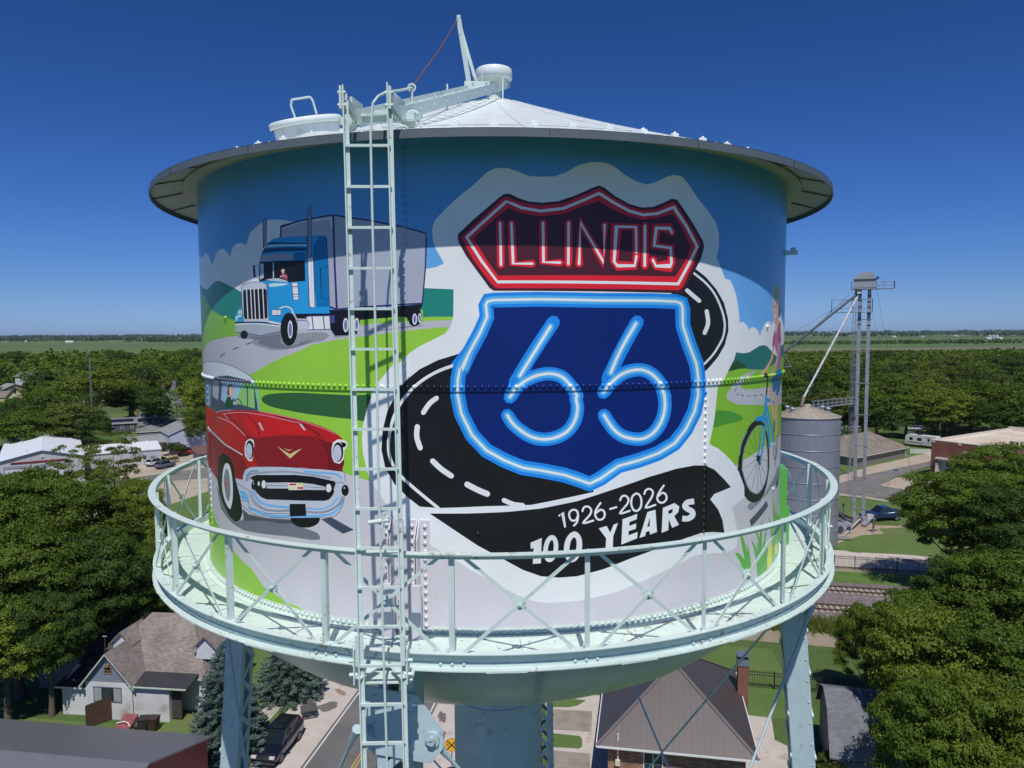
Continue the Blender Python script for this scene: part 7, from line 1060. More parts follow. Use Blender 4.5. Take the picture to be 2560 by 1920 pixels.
for p,q in(((0,0,e),a),((L,0,e),a),((L,D,e),b),((0,D,e),b),(a,b)): mb.bar(Vector(p)+Vector((0,0,.03)),Vector(q)+Vector((0,0,.03)),.22,.04,CAP)
mb.build('ridge_cap',rf); mb=MB()
for p,q in(((0,0,e),(L,0,e)),((L,0,e),(L,D,e)),((L,D,e),(0,D,e)),((0,D,e),(0,0,e))): mb.bar(Vector(p)+Vector((0,0,-.06)),Vector(q)+Vector((0,0,-.06)),.13,.12,WINF)
mb.build('gutter',rf); win(t,'f',3.6,2.2,1.2,1.5,L,D,y0=.7,mull=2,fm=WINF); mb=MB(); c=Vector((L+.05,8.6,0)); mb.box(c+Vector((0,0,2.9)),(.75,.75,5.8),BR); mb.build('chimney',t,uv=True); 
mb=MB(); mb.box(c+Vector((0,0,6.0)),(.85,.85,.45),mat('chimney_metal',(.25,.30,.36),.4,metal=.5)); mb.box(c+Vector((0,0,6.35)),(.55,.55,.25),DARKM); mb.box(c+Vector((0,0,6.52)),(.9,.9,.06),MATS['chimney_metal']); mb.build('chimney_cap',t)
mb=MB(); mb.tube((1.35,.4,2.2),(1.35,.4,4.2),.05,WINF,8); mb.box((1.35,.3,2.3),(.3,.2,.35),LIM); mb.build('service_mast',t)
# gambrel shed right
GW=wallmat('grey_board_wall',(.17,.17,.165),1,.35,.3,.08,.8); A,L,d,n,rz=ab_frame((22.1,35.2),(30.0,32.9)); t=thing('grey_shed','grey board shed with a broken-pitch grey shingle roof half under a tree','shed',(A.x,A.y,0),rz); D=6.4
pr_=[(0,2.5),(1.4,4.7),(3.2,5.35),(5.0,4.7),(6.4,2.9)]; mb=MB(); mb.poly([(0,0,0)]+[(0,y,z-.1) for y,z in pr_]+[(0,D,0)],GW); mb.poly([(L,D,0)]+[(L,y,z-.1) for y,z in pr_[::-1]]+[(L,0,0)],GW); mb.poly([(0,0,0),(L,0,0),(L,0,2.45),(0,0,2.45)],GW); mb.poly([(L,D,0),(0,D,0),(0,D,2.8),(L,D,2.8)],GW); mb.build('wall',t)
mb=MB()
for (y0_,z0_),(y1_,z1_) in zip(pr_[:-1],pr_[1:]):
    p=[(-.3,y0_-(.25 if y0_==0 else 0),z0_-(.35 if y0_==0 else 0)),(L+.3,y0_-(.25 if y0_==0 else 0),z0_-(.35 if y0_==0 else 0)),(L+.3,y1_,z1_),(-.3,y1_,z1_)]; mb.poly(p,SHG); mb.poly([(a[0],a[1],a[2]-.08) for a in p[::-1]],DARKM); mb.poly([p[0],p[3],(p[3][0],p[3][1],p[3][2]-.08),(p[0][0],p[0][1],p[0][2]-.08)],DARKM)
rf=mb.build('roof',t,uv=True); mb=MB(); mb.box((3.6,2.7,5.25),(.4,.3,.12),DARKM); mb.build('roof_vent',rf); win(t,'l',2.0,1.6,.9,1.3,L,D,fm=LIM)
# ------------------------------------------------ trees
def leafmat(name,c,c2,sc=.28,rand=.16):
    m=bpy.data.materials.new(name); MATS[name]=m; m.use_nodes=True; N=m.node_tree.nodes; L=m.node_tree.links; N.clear()
    out=N.new('ShaderNodeOutputMaterial'); tc=N.new('ShaderNodeTexCoord'); n=N.new('ShaderNodeTexNoise'); n.inputs['Scale'].default_value=sc; n.inputs['Detail'].default_value=3; L.new(tc.outputs['Object'],n.inputs['Vector'])
    cr=N.new('ShaderNodeValToRGB'); e=cr.color_ramp.elements; e[0].position=.35; e[0].color=(*c,1); e[1].position=.65; e[1].color=(*c2,1); L.new(n.outputs[0],cr.inputs[0])
    n2=N.new('ShaderNodeTexNoise'); n2.inputs['Scale'].default_value=2.6; n2.inputs['Detail'].default_value=1; L.new(tc.outputs['Object'],n2.inputs['Vector'])
    mr=N.new('ShaderNodeMapRange'); mr.inputs[1].default_value=.3; mr.inputs[2].default_value=.7; mr.inputs[3].default_value=.72; mr.inputs[4].default_value=1.28; L.new(n2.outputs[0],mr.inputs[0])
    oi=N.new('ShaderNodeObjectInfo'); m3=N.new('ShaderNodeMapRange'); m3.inputs[3].default_value=1-rand; m3.inputs[4].default_value=1+rand; L.new(oi.outputs['Random'],m3.inputs[0])
    mu=N.new('ShaderNodeMath'); mu.operation='MULTIPLY'; L.new(mr.outputs[0],mu.inputs[0]); L.new(m3.outputs[0],mu.inputs[1])
    s=N.new('ShaderNodeVectorMath'); s.operation='SCALE'; L.new(cr.outputs[0],s.inputs[0]); L.new(mu.outputs[0],s.inputs['Scale'])
    d=N.new('ShaderNodeBsdfDiffuse'); t=N.new('ShaderNodeBsdfTranslucent'); g=N.new('ShaderNodeBsdfGlossy'); g.inputs['Roughness'].default_value=.45; g.inputs[0].default_value=(.5,.55,.5,1)
    L.new(s.outputs[0],d.inputs[0]); tl=N.new('ShaderNodeVectorMath'); tl.operation='MULTIPLY'; tl.inputs[1].default_value=(1.25,1.3,.5); L.new(s.outputs[0],tl.inputs[0]); L.new(tl.outputs[0],t.inputs[0])
    mx=N.new('ShaderNodeMixShader'); mx.inputs[0].default_value=.30; L.new(d.outputs[0],mx.inputs[1]); L.new(t.outputs[0],mx.inputs[2]); m2=N.new('ShaderNodeMixShader'); m2.inputs[0].default_value=.02; L.new(mx.outputs[0],m2.inputs[1]); L.new(g.outputs[0],m2.inputs[2]); L.new(m2.outputs[0],out.inputs[0]); return m
LM=dict(dark=leafmat('leaf_dark',(.048,.090,.018),(.078,.130,.024)),mid=leafmat('leaf_mid',(.085,.138,.018),(.130,.192,.026)),light=leafmat('leaf_light',(.135,.195,.024),(.185,.245,.032)),olive=leafmat('leaf_olive',(.105,.138,.028),(.145,.175,.036)),yellow=leafmat('leaf_yellow',(.16,.21,.018),(.22,.27,.025)),
 spruce=leafmat('needle_blue',(.125,.185,.165),(.19,.26,.235),.5,.05))
BARK=mat('bark',(.13,.105,.085),.95,.3,3,bump=.6)
def puffs(n,rx,rz,seed,shape='round',lobes=6,sp=.8):
    """centres of foliage clumps, spread over an uneven crown"""
    g=np.random.default_rng(seed); out=[]; lob=g.normal(size=(lobes,3)); lob/=np.linalg.norm(lob,axis=1)[:,None]; la=g.uniform(.12,.38,lobes); tries=0
    while len(out)<n and tries<20000:
        tries+=1; d=g.normal(size=3); d/=np.linalg.norm(d)
        if d[2]<-.6: continue
        k=.80+sum(a*max(0,float(d@l))**4 for a,l in zip(la,lob)); r=(g.uniform(.8,1) if g.random()<.75 else g.uniform(.35,.8))*k
        z=d[2]*r; w=1.0
        if shape=='vase': w=.62+.30*(z+1)
        p=np.array([d[0]*r*rx*w,d[1]*r*rx*w,z*rz])
        if any((p[0]-q[0])**2+(p[1]-q[1])**2+((p[2]-q[2])*1.35)**2<sp*sp for q in out): continue
        out.append((p[0],p[1],p[2],d[0],d[1],d[2]))
    return np.array(out)
def crown_mesh(name,rx,rz,zc,npuff,nleaf,pr,ls,seed,shape='round',sp=.8):
    g=np.random.default_rng(seed+99); P=puffs(npuff,rx,rz,seed,shape,sp=sp); npuff=len(P); k=npuff*nleaf
    pi=np.repeat(np.arange(npuff),nleaf); rad=pr*g.uniform(.6,1.3,npuff)
    d=g.normal(size=(k,3)); d+=P[pi,3:6]*.6; d[:,2]=np.abs(d[:,2])*1.0-.45; d/=np.linalg.norm(d,axis=1)[:,None]
    rr=rad[pi]*g.uniform(.5,1.1,k)*(1+.25*np.sin(d[:,0]*5+pi)*np.cos(d[:,1]*6+pi)); sq=np.array([1.15,1.15,.50]); c=P[pi,:3]+d*rr[:,None]*sq
    c[:,2]+=zc
    nrm=d+g.normal(size=(k,3))*.42; nrm[:,2]+=.45; nrm/=np.linalg.norm(nrm,axis=1)[:,None]
    a=np.cross(nrm,g.normal(size=(k,3))); a/=np.linalg.norm(a,axis=1)[:,None]; b=np.cross(nrm,a); s=(ls*g.uniform(.55,1.4,k))[:,None]
    bend=nrm*s*.25
    V=np.stack([c-a*s,c-b*s*.55+bend,c+a*s,c+b*s*.55+bend],1).reshape(-1,3); F=np.arange(4*k).reshape(-1,4)
    return np_mesh(name,V,F,[LM['mid']])
def trunk_mesh(name,h,r,zc,rx,seed):
    g=random.Random(seed); mb=MB(); top=Vector((g.uniform(-.4,.4),g.uniform(-.4,.4),zc)); mid=Vector((g.uniform(-.2,.2),g.uniform(-.2,.2),zc*.5))
    mb.tube((0,0,-.2),mid,r*1.15,BARK,10,r*.8,False); mb.tube(mid,top,r*.8,BARK,9,r*.4,False); mb.tube(top,top+Vector((0,0,h*.25)),r*.4,BARK,6,r*.1,False)
    for i in range(8):
        a=g.uniform(0,6.28); z0=mid.lerp(top,g.uniform(-.15,.9)); e=z0+Vector((math.cos(a)*rx*g.uniform(.5,.8),math.sin(a)*rx*g.uniform(.5,.8),h*g.uniform(.12,.3)))
        m1=z0.lerp(e,.5)+Vector((0,0,-.3)); mb.tube(z0,m1,r*.36,BARK,6,r*.22,False); mb.tube(m1,e,r*.22,BARK,5,r*.06,False)
    me=bpy.data.meshes.new(name); me.from_pydata(mb.v,[],mb.f); me.materials.append(BARK); me.update(); return me
# unit trees: height ~10, crown radius ~4.5, crown centre at 6
VAR={}
for i in range(3): VAR['near',i]=(crown_mesh('crown_near',4.4,3.9,6.1,100,430,.95,.105,20+i,'vase' if i==1 else 'round',1.02),trunk_mesh('trunk_near',10,.30,5.6,3.6,i))
for i in range(3): VAR['mid',i]=(crown_mesh('crown_mid',4.3,3.8,6.1,80,150,1.1,.17,40+i,'vase' if i==1 else 'round',1.05),trunk_mesh('trunk_mid',10,.30,5.6,3.4,10+i))
for i in range(3): VAR['far',i]=(crown_mesh('crown_far',4.3,3.6+.4*i,6.0,60,60,1.2,.28,60+i),trunk_mesh('trunk_far',10,.3,5.6,3.2,20+i))
VAR['airy',0]=(crown_mesh('crown_airy',4.5,4.2,6.2,70,120,.72,.12,81,'vase'),trunk_mesh('trunk_airy',10,.24,5.4,3.6,31))
TREES=[]
def tree(x,y,h,r,q,lm,label,group=None,name='leafy_tree',v=None):
    v=random.randrange(3) if v is None else v
    if q=='airy': v=0
    cm,tm=VAR[q,v]; t=thing(name,label,'tree',(x,y,0),random.uniform(0,6.28),group); s=h/10; t.scale=(r/4.5,r/4.5,s)
    c=bpy.data.objects.new('crown',cm); COL.objects.link(c); c.parent=t; c.material_slots[0].link='OBJECT'; c.material_slots[0].material=LM[lm]
    k=bpy.data.objects.new('trunk',tm); COL.objects.link(k); k.parent=t; TREES.append((x,y,r)); return t
def TP(p,r,q,lm,label,**k):   # p = crown centre in the world
    return tree(p[0],p[1],p[2]/.61,r,q,lm,label,**k)
# foreground left
TP((-52.24,71.06,9.50),6.2,'near','mid','broad green maple at the left edge in front of the railway')
TP((-42.27,64.50,9.20),5.6,'near','mid','full green maple between the left edge and the walkway rail')
TP((-43.12,75.76,8.20),3.9,'near','light','brighter green tree touching the left side of the walkway rail')
TP((-39.51,49.11,9.00),5.4,'near','mid','leafy tree at the left edge above the dark roofed house')
TP((-36.19,51.78,8.00),4.8,'near','dark','dark leafy tree shading the yard left of the dark roof')
TP((-33.76,56.10,6.80),3.4,'near','mid','smaller green tree below the left curve of the handrail')
TP((-38.01,45.11,6.00),3.6,'near','light','sunlit leafy tree at the left edge above the barn roof'); TP((-35.23,46.09,6.50),3.2,'near','dark','low dark tree beside the shaded lean-to roof')
TP((-62.16,108.92,8.80),4.6,'airy','olive','open airy locust tree with visible trunk in front of the white metal sheds',name='locust_tree')
TP((-61.59,96.99,8.00),4.6,'airy','light','feathery green tree in front of the bay doors',name='locust_tree'); TP((-61.61,88.88,7.50),4.6,'near','mid','bushy tree in front of the fire hall door')
TP((-33.16,60.05,2.60),1.5,'near','light','small round green bush beside the roof ridge left of the leg',name='garden_bush')
# foreground right
TP((53.60,71.39,8.80),6.2,'near','mid','wide spreading tree right of the iron fence and pickup',v=1)
TP((70.19,90.54,9.00),6.2,'near','mid','large green tree in front of the brick library'); TP((55.58,65.93,8.40),5.6,'near','dark','dark green tree at the right edge behind the spreading tree'); 
TP((30.99,42.20,6.60),3.5,'near','mid','leafy tree overhanging the railway ballast on the right'); TP((38.87,46.57,7.60),4.5,'near','dark','dark leafy tree above the railway on the right'); TP((39.76,44.13,8.20),4.8,'near','mid','green tree at the right edge above the grey shed')
TP((29.55,45.86,5.20),2.1,'near','light','bright young tree at the corner of the grassy bank'); TP((28.71,35.00,7.60),4.2,'near','light','sunlit tree casting shade on the grey shed roof'); TP((31.12,33.30,7.60),4.4,'near','mid','dense green tree at the lower right behind the shed')
TP((25.14,29.64,6.40),3.0,'near','mid','leafy tree at the bottom edge right of the grey shed'); TP((27.58,28.40,6.60),3.4,'near','light','bright green tree in the bottom right corner'); TP((22.40,35.81,1.40),1.0,'near','olive','low round bush at the foot of the grey shed',name='garden_bush')
# middle distance left
for pp,r,q,lm,lb in (((-133.26,234.61,12.00),11,'mid','light','tall pale green tree rising above the others at left centre'),((-127.47,247.24,7.50),9.5,'mid','dark','broad very dark tree above the slate house'),((-103.34,212.79,9.00),4.6,'mid','dark','dark round tree beside the blue spruce'),((-95.74,228.36,9.00),5.2,'mid','yellow','bright yellow-green tree beside the left edge of the tank'),((-77.16,180.12,7.00),4,'mid','mid','green tree below the yellow-green tree at the tank edge'),
 ((-109.30,162.23,8.50),7,'mid','mid','round green tree above the white fire hall roof'),((-104.77,169.58,8.50),6.5,'mid','olive','olive green tree behind the pole and antenna'),((-127.55,184.00,9.00),6,'mid','dark','dark tree at the left edge below the cream house'),((-98.87,169.32,8.00),5,'mid','dark','dark tree behind the utility pole'),
 ((-219.78,487.28,12.00),13,'mid','mid','large spreading tree left of the tank below the horizon'),((-219.08,524.69,12.00),11,'mid','dark','dark tree close to the tank edge near the horizon'),((-137.90,217.72,9.00),7,'mid','mid','green tree right of the cream house'),((-333.11,503.04,12.00),12,'mid','dark','dark tree at the far left behind the lavender house'),((-274.59,532.90,12.00),12,'mid','dark','dark tree above the reddish brown roof')): TP(pp,r,q,lm,lb)
for k,(pp,r) in enumerate((((-89.24,178.58,1.90),2.3),((-87.07,181.23,1.90),2.0),((-81.42,174.17,1.90),2.2),((-78.07,171.43,1.90),1.6))): TP(pp,r,'mid','dark','dense dark shrub in the clump beside the parking lot',name='shrub',group='shrubs beside the parking lot')
for pp,lb in (((-79.05,163.87,0.80),'left'),((-77.02,162.66,0.80),'middle'),((-76.17,163.73,0.80),'right')): TP(pp,.8,'mid','olive','%s one of three small clipped shrubs in front of the shrub clump'%lb,name='shrub')
# park trees right
for pp,r,lm,lb in (((130.42,281.43,10.00),8,'dark','dark tree directly behind the grain bin roof'),((120.24,282.35,10.00),6,'olive','soft olive willow just right of the tank above the bin'),((126.15,249.05,10.00),8,'dark','dark tree behind the left side of the grain leg'),((127.81,226.51,11.00),9,'mid','broad park tree right of the grain leg'),((148.81,243.16,11.00),9.5,'olive','wide park tree with olive crown behind the travel trailer'),((115.58,192.87,8.00),6.5,'mid','park tree above the ranch hall roof'),
 ((122.37,188.14,9.00),7.5,'light','bright park tree above the white travel trailer'),((139.28,200.35,10.00),8.5,'mid','tall park tree above the library parapet'),((194.55,282.25,12.00),10,'mid','tree top behind the park near the field'),((214.57,292.03,13.00),10,'dark','dark tall tree at the right edge above the park'),((142.30,187.88,10.00),7,'mid','park tree at the right edge beside the library'),((203.17,310.30,13.00),11,'olive','tall olive tree topping the park canopy'),((132.01,180.85,7.00),5,'dark','low dark tree behind the library parapet'),((263.01,481.32,11.00),9,'dark','lone dark tree standing at the edge of the field')): TP(pp,r,'mid',lm,lb)
# the rest of the leafy town, scattered with gaps for the houses
HOUSES=[(o.location.x,o.location.y) for o in list(scn.objects) if o.get('category') in('house','garage','metal building','building','fire station','outbuilding','hall','library')]
def clear(x,y,r):
    for a,b in HOUSES:
        if math.hypot(x-a-5,y-b-5)<13: return False
        # keep the sight line in front of every house open
        d=Vector((a,b+10.9)); u=Vector((x,y+10.9)); t=u.dot(d)/d.length
        if 0<t<d.length and t>d.length-320 and abs(u.x*d.y-u.y*d.x)/d.length<8: return False
    for a,b,c in TREES:
        if r>0 and math.hypot(x-a,y-b)<(r+c)*.62: return False
    return True
def scatter(n,a0,a1,d0,d1,label,group,q,rr=(5,8.5)):
    k=0; tries=0
    while k<n and tries<6000:
        tries+=1; a=math.radians(random.uniform(a0,a1)); d=math.sqrt(random.uniform(d0*d0,d1*d1)); x=d*math.sin(a); y=d*math.cos(a)-10.9; r=random.uniform(*rr)
        if d<215 and (y<175 or abs(x)<50): continue
        if clear(x,y,r): tree(x,y,random.uniform(12.5,17.5),r,q,random.choice(['mid','mid','dark','light','olive','dark']),label,group); k+=1
scatter(90,-40,-20.5,215,430,'one of the green tree crowns filling the town left of the tower','town trees left of the tower','far')
scatter(88,21,39,205,430,'one of the green tree crowns filling the park and town right of the tower','town trees right of the tower','far')
scatter(32,-20,20,190,420,'green tree standing in the town behind the water tower','trees hidden behind the tower','far',(6,9))
# far woods: uncountable masses, each one mesh of many crowns
def wood(name,pts,h,r,nl,label,lm='dark',seed=0):
    g=np.random.default_rng(seed); n=len(pts); Q=np.array(pts); k=n*nl; i=np.repeat(np.arange(n),nl); H=h*g.uniform(.7,1.3,n); Rr=r*g.uniform(.7,1.25,n)
    d=g.normal(size=(k,3)); d[:,2]=np.abs(d[:,2])*.9-.15; d/=np.linalg.norm(d,axis=1)[:,None]; q=g.uniform(.8,1.05,k)
    c=np.stack([Q[i,0]+d[:,0]*Rr[i]*q,Q[i,1]+d[:,1]*Rr[i]*q,H[i]*.45+d[:,2]*H[i]*.55*q],1)
    nrm=d+g.normal(size=(k,3))*.5; nrm/=np.linalg.norm(nrm,axis=1)[:,None]; a=np.cross(nrm,g.normal(size=(k,3))); a/=np.linalg.norm(a,axis=1)[:,None]; b=np.cross(nrm,a); s=(r*(.16 if h<14.5 else .3)*g.uniform(.6,1.3,k))[:,None]
    V=np.stack([c-a*s,c-b*s*.7,c+a*s,c+b*s*.7],1).reshape(-1,3); me=np_mesh(name,V,np.arange(4*k).reshape(-1,4),[LM[lm]]); o=bpy.data.objects.new(name,me); COL.objects.link(o); return tag(o,label,'wood',kind='stuff')
def fan(n,a0,a1,d0,d1,seed):
    g=np.random.default_rng(seed); a=np.radians(g.uniform(a0,a1,n)); d=np.sqrt(g.uniform(d0*d0,d1*d1,n)); return [(x,y) for x,y in zip(d*np.sin(a),d*np.cos(a)-10.9) if clear(x,y,-99)]
wood('town_canopy',fan(900,-42,-14,420,800,1),14,8,130,'leafy canopy of the far side of town left of the tower','mid',1)
wood('town_canopy',fan(900,14,42,420,760,2),13.5,8,130,'leafy canopy of the far side of town right of the tower','mid',2); wood('town_canopy',fan(300,-14,14,420,760,3),13,8,30,'leafy canopy of town straight behind the water tower','dark',3)
def rows(n,x0,y0,x1,y1,w,seed):
    g=np.random.default_rng(seed); t=g.uniform(0,1,n); return list(zip(x0+(x1-x0)*t+g.normal(0,w,n),y0+(y1-y0)*t+g.normal(0,w,n)))
wood('tree_belt',rows(420,380,1560,1500,1480,28,5),14,10,22,'belt of trees between two fields on the right','dark',5); wood('tree_belt',rows(200,-1500,3150,-500,2900,40,6),17,16,18,'belt of trees beyond the left green field','dark',6)
wood('tree_belt',rows(60,-2500,3500,-1600,3300,40,16),15,16,14,'thin belt of trees at the far left','dark',16)
for i,(y,n,h) in enumerate(((4600,220,15),(6200,260,17),(8500,280,22),(11500,260,30),(15000,260,42))): 
    L_=y*.95; wood('far_treeline',rows(n,-L_,y,L_,y*1.02,y*.02,30+i),h,y*.0075,12,'distant row of trees, number %s from the nearest, below the horizon'%['one','two','three','four','five'][i],'dark',30+i)
# farmsteads far away
FW=mat('farm_white',(.66,.68,.70),.5,.05,1)
for i,(pp,sz,lb) in enumerate((((-2350.33,3707.84,1.00),22,'white farm shed beyond the left fields'),((-1831.25,3165.05,1.00),30,'low pale farm building on the left bare field'),((2161.03,3937.68,1.00),26,'white farm shed left of centre beyond the right fields'),((2444.63,4139.42,1.00),30,'second white farm shed beyond the right fields'),((1949.81,2839.54,1.00),34,'large white farm shed with grey bins near the right edge'),((1980.31,2819.28,1.00),26,'white farm shed at the right of the bins'),((2774.45,4344.84,1.00),24,'pale farm shed near the horizon right of the grain leg'))):
    x,y,_=pp; t=thing('farm_shed',lb,'farm building',(x,y,0),.3*i); block(t,sz,sz*.5,5,8,FW,FW,over=.2)
x,y,_=(1962.93,2830.82,1.00); t=thing('grain_bins','cluster of grey farm bins between two white sheds near the right edge','grain bins',(x,y+20,0))
for k in range(3): mb=MB(); mb.lathe([(6,0),(6,14),(0,18)],mat('bin_grey',(.3,.31,.33),.5),16,c=(k*14-14,0,0)); mb.build('bin',t)
# spruces
def spruce_mesh(name,h,r,seed,n=26000):
    g=np.random.default_rng(seed); V=[]
    B=[]; z=.6
    while z<h*.97:
        rad=r*(1-z/h)**.82*g.uniform(.85,1.08)+.12; nb=max(5,int(13*(1-z/h)+5))
        for k in range(nb): B.append((z+g.uniform(-.15,.15),2*math.pi*(k+g.uniform(-.3,.3))/nb+z*3,rad*g.uniform(.8,1.1)))
        z+=.27
    B=np.array(B); w=B[:,2]**1.5; i=g.choice(len(B),n,p=w/w.sum()); t=g.uniform(.25,1,n)**.75; th=B[i,1]; L=B[i,2]
    width=.30*(1.15-t)*L**.6+.06; side=g.normal(0,1,n)*width*.55
    x=np.cos(th)*t*L-np.sin(th)*side; y=np.sin(th)*t*L+np.cos(th)*side; zz=B[i,0]-.30*t*L*.6+.22*(t**3)*L*.5+g.normal(0,.05,n)-np.abs(side)*.25
    c=np.stack([x,y,zz],1); d=np.stack([np.cos(th)+g.normal(0,.5,n),np.sin(th)+g.normal(0,.5,n),g.normal(.1,.35,n)],1); d/=np.linalg.norm(d,axis=1)[:,None]
    b=np.cross(d,g.normal(size=(n,3))); b/=np.linalg.norm(b,axis=1)[:,None]; s=g.uniform(.07,.13,n)[:,None]
    V=np.stack([c-d*s,c+b*s*.35,c+d*s*1.1,c-b*s*.35],1).reshape(-1,3); return np_mesh(name,V,np.arange(4*n).reshape(-1,4),[LM['spruce']])
def spruce(x,y,h,r,label,seed,n=26000,lm='spruce'):
    t=thing('spruce_tree',label,'tree',(x,y,0)); c=bpy.data.objects.new('crown',spruce_mesh('spruce_crown',h,r,seed,n)); COL.objects.link(c); c.parent=t
    mb=MB(); mb.tube((0,0,-.1),(0,0,h*.95),.2,BARK,8,.02); mb.build('trunk',t); return t
spruce(-19.3,40.3,8.8,3.5,'big blue spruce between the white house and the left leg',3,60000)
spruce(-17.2,48.9,9.5,3.0,'second blue spruce right behind the left leg',4,40000); spruce((-112.99,250.53,-0.00)[0],(-112.99,250.53,-0.00)[1],13,4.6,'distant blue spruce beside the slate house with solar panels',5,16000)
# weeds along the bank
g=np.random.default_rng(5); n=26000; a=g.uniform(-110,60,n); b=g.normal(0,.8,n)-11.6; x=TO.x+td.x*a+tn_.x*b; y=TO.y+td.y*a+tn_.y*b; hh=g.uniform(.5,1.3,n); dx=g.normal(0,.25,n); dy=g.normal(0,.25,n); w_=.05
V=np.stack([np.stack([x-w_,y,0*x],1),np.stack([x+w_,y,0*x],1),np.stack([x+dx+w_*.3,y+dy,hh],1),np.stack([x+dx-w_*.3,y+dy,hh],1)],1).reshape(-1,3)
o=bpy.data.objects.new('tall_weeds',np_mesh('tall_weeds',V,np.arange(4*n).reshape(-1,4),[LM['olive']])); COL.objects.link(o); tag(o,'strip of tall weeds between the gravel and the mown bank','weeds',kind='stuff')
# ------------------------------------------------ air
mb=MB(); hz=bpy.data.materials.new('haze_air'); hz.use_nodes=True; N=hz.node_tree.nodes; N.clear(); ou=N.new('ShaderNodeOutputMaterial'); pv=N.new('ShaderNodeVolumePrincipled'); pv.inputs['Color'].default_value=(.55,.74,1,1); pv.inputs['Density'].default_value=2.6e-5; pv.inputs['Anisotropy'].default_value=.1
hz.node_tree.links.new(pv.outputs[0],ou.inputs['Volume']); mb.box((0,12200,20.5),(50600,25300,43),hz); mb.build('haze',kind='stuff')
# ------------------------------------------------ grain bin and leg
BIN=stripes(mat('galvanised_bin',(.30,.31,.36),.45,.06,.6,metal=.35,scale2=3),2,2.28,.5,.025); GALV=mat('galvanised_steel',(.34,.36,.40),.42,.12,1.2,metal=.3,scale2=6); speck(GALV,(.20,.13,.10),3,.62,.72,.7,.7); DKS=mat('dark_spout',(.05,.06,.08),.5,.15,1); WSP=mat('worn_white_pipe',(.52,.52,.53),.5,.12,1); speck(WSP,(.25,.12,.08),4,.56,.64,1.5,.9)
def bin_(loc,r,h,label):
    t=thing('grain_bin',label,'grain bin',loc); mb=MB(); n=48; prof=[]
    mb.lathe([(r,0),(r,h)],BIN,n)
    for k in range(1,9): z=k*h/8; mb.lathe([(r,z-.07),(r+.06,z-.05),(r+.06,z+.02),(r,z+.05)],GALV,n)
    for i in range(24): t_=2*math.pi*i/24; c=Vector((r*math.cos(t_),r*math.sin(t_),h/2)); mb.box(c,(.03,.07,h),GALV,t_)
    mb.build('bin_wall',t); mb=MB(); mb.lathe([(r+.15,h-.05),(r+.1,h+.02),(.5,h+1.35),(.45,h+1.6),(0,h+1.62)],mat('bin_roof',(.33,.29,.23),.6,.15,1.5),n)
    for i in range(24): a=2*math.pi*i/24; mb.bar((math.cos(a)*(r+.1),math.sin(a)*(r+.1),h+.03),(math.cos(a)*.5,math.sin(a)*.5,h+1.37),.06,.06,MATS['bin_roof'])
    rf=mb.build('bin_roof',t)
    for a in(-30,20,200,150): mb=MB(); q=math.radians(a); c=Vector((math.cos(q)*r*.62,math.sin(q)*r*.62,h+.5)); mb.tube(c,c+Vector((0,0,.6)),.25,GALV,12); mb.dome(c+Vector((0,0,.6)),(0,0,1),.4,GALV,.22,12); mb.build('roof_vent',rf)
    return t
bin_((44.5,92.7,0),4.4,18.15,'tall silver corrugated grain bin just right of the tank'); bin_((35.0,99.5,0),4.4,18.15,'second grain bin mostly hidden behind the tank')
LG=thing('grain_elevator','tall twin-trunk grain elevator leg with rounded head and catwalks','grain elevator',(56.7,101.4,0)); o0=Vector((56.7,101.4,0))
def lp(mb,n,par=LG): return mb.build(n,par,origin=None)
def rel(p): return Vector(p)-o0
for x,y in((-.55,.36),(.55,-.36)): mb=MB(); mb.box((x,y,18.2),(.5,.5,36.6),GALV,-.45); lp(mb,'trunk_casing')
mb=MB()
for z in np.arange(2.5,36,4.9): mb.bar((-.9,.6,z),(.9,-.6,z),.1,.1,GALV); mb.bar((-.75,.2,z),(.75,-.8,z),.08,.08,GALV)
for z in np.arange(31,36.4,.9): mb.box((.55,-.36,z),(.53,.53,.22),DKS,-.45); mb.box((-.55,.36,z+.2),(.53,.53,.18),DKS,-.45)
lp(mb,'tie_bars'); mb=MB(); pr2=[(-1.6,36.6),(-1.5,37.9),(-1.2,38.6),(-.7,39.0),(.2,39.15),(.9,39.05),(1.35,38.6),(1.5,37.9),(1.45,36.6)]; M2=Matrix.Rotation(-.45,3,'Z')
mb.extr([M2@Vector((x,-.6,z)) for x,z in pr2],M2@Vector((0,1.3,0)),mat('head_grey',(.36,.37,.39),.5,.08,1,metal=.2)); mb.box((0,0,38.0),(3.3,1.5,.12),DKS,-.45); h=lp(mb,'leg_head')
mb=MB(); mb.tube(M2@Vector((1.7,-.4,38.2)),M2@Vector((1.7,-.75,38.2)),.22,mat('blue_motor',(.02,.05,.35),.4),12); mb.build('motor',h)
def railing(mb,pts,h_=1.05,every=1.2):
    for a,b in zip(pts[:-1],pts[1:]):
        a=Vector(a);b=Vector(b); n=max(1,int((b-a).length/every))
        for z in(.5,h_): mb.bar(a+Vector((0,0,z)),b+Vector((0,0,z)),.05,.05,GALV)
        for i in range(n+1): p=a.lerp(b,i/n); mb.bar(p,p+Vector((0,0,h_)),.05,.05,GALV)
def deck(mb,pts): mb.extr(pts,(0,0,.08),GALV)
mb=MB(); q=[M2@Vector(v) for v in((-1.9,-1.1,36.5),(4.0,-1.1,36.5),(4.0,.2,36.5),(1.6,.9,36.5),(-1.9,.9,36.5))]; deck(mb,q); railing(mb,[v+Vector((0,0,.08)) for v in q]+[q[0]+Vector((0,0,.08))]); mb.bar(M2@Vector((1.6,-1,36.6)),M2@Vector((2.9,-1,38)),.08,.08,GALV); lp(mb,'service_platform')
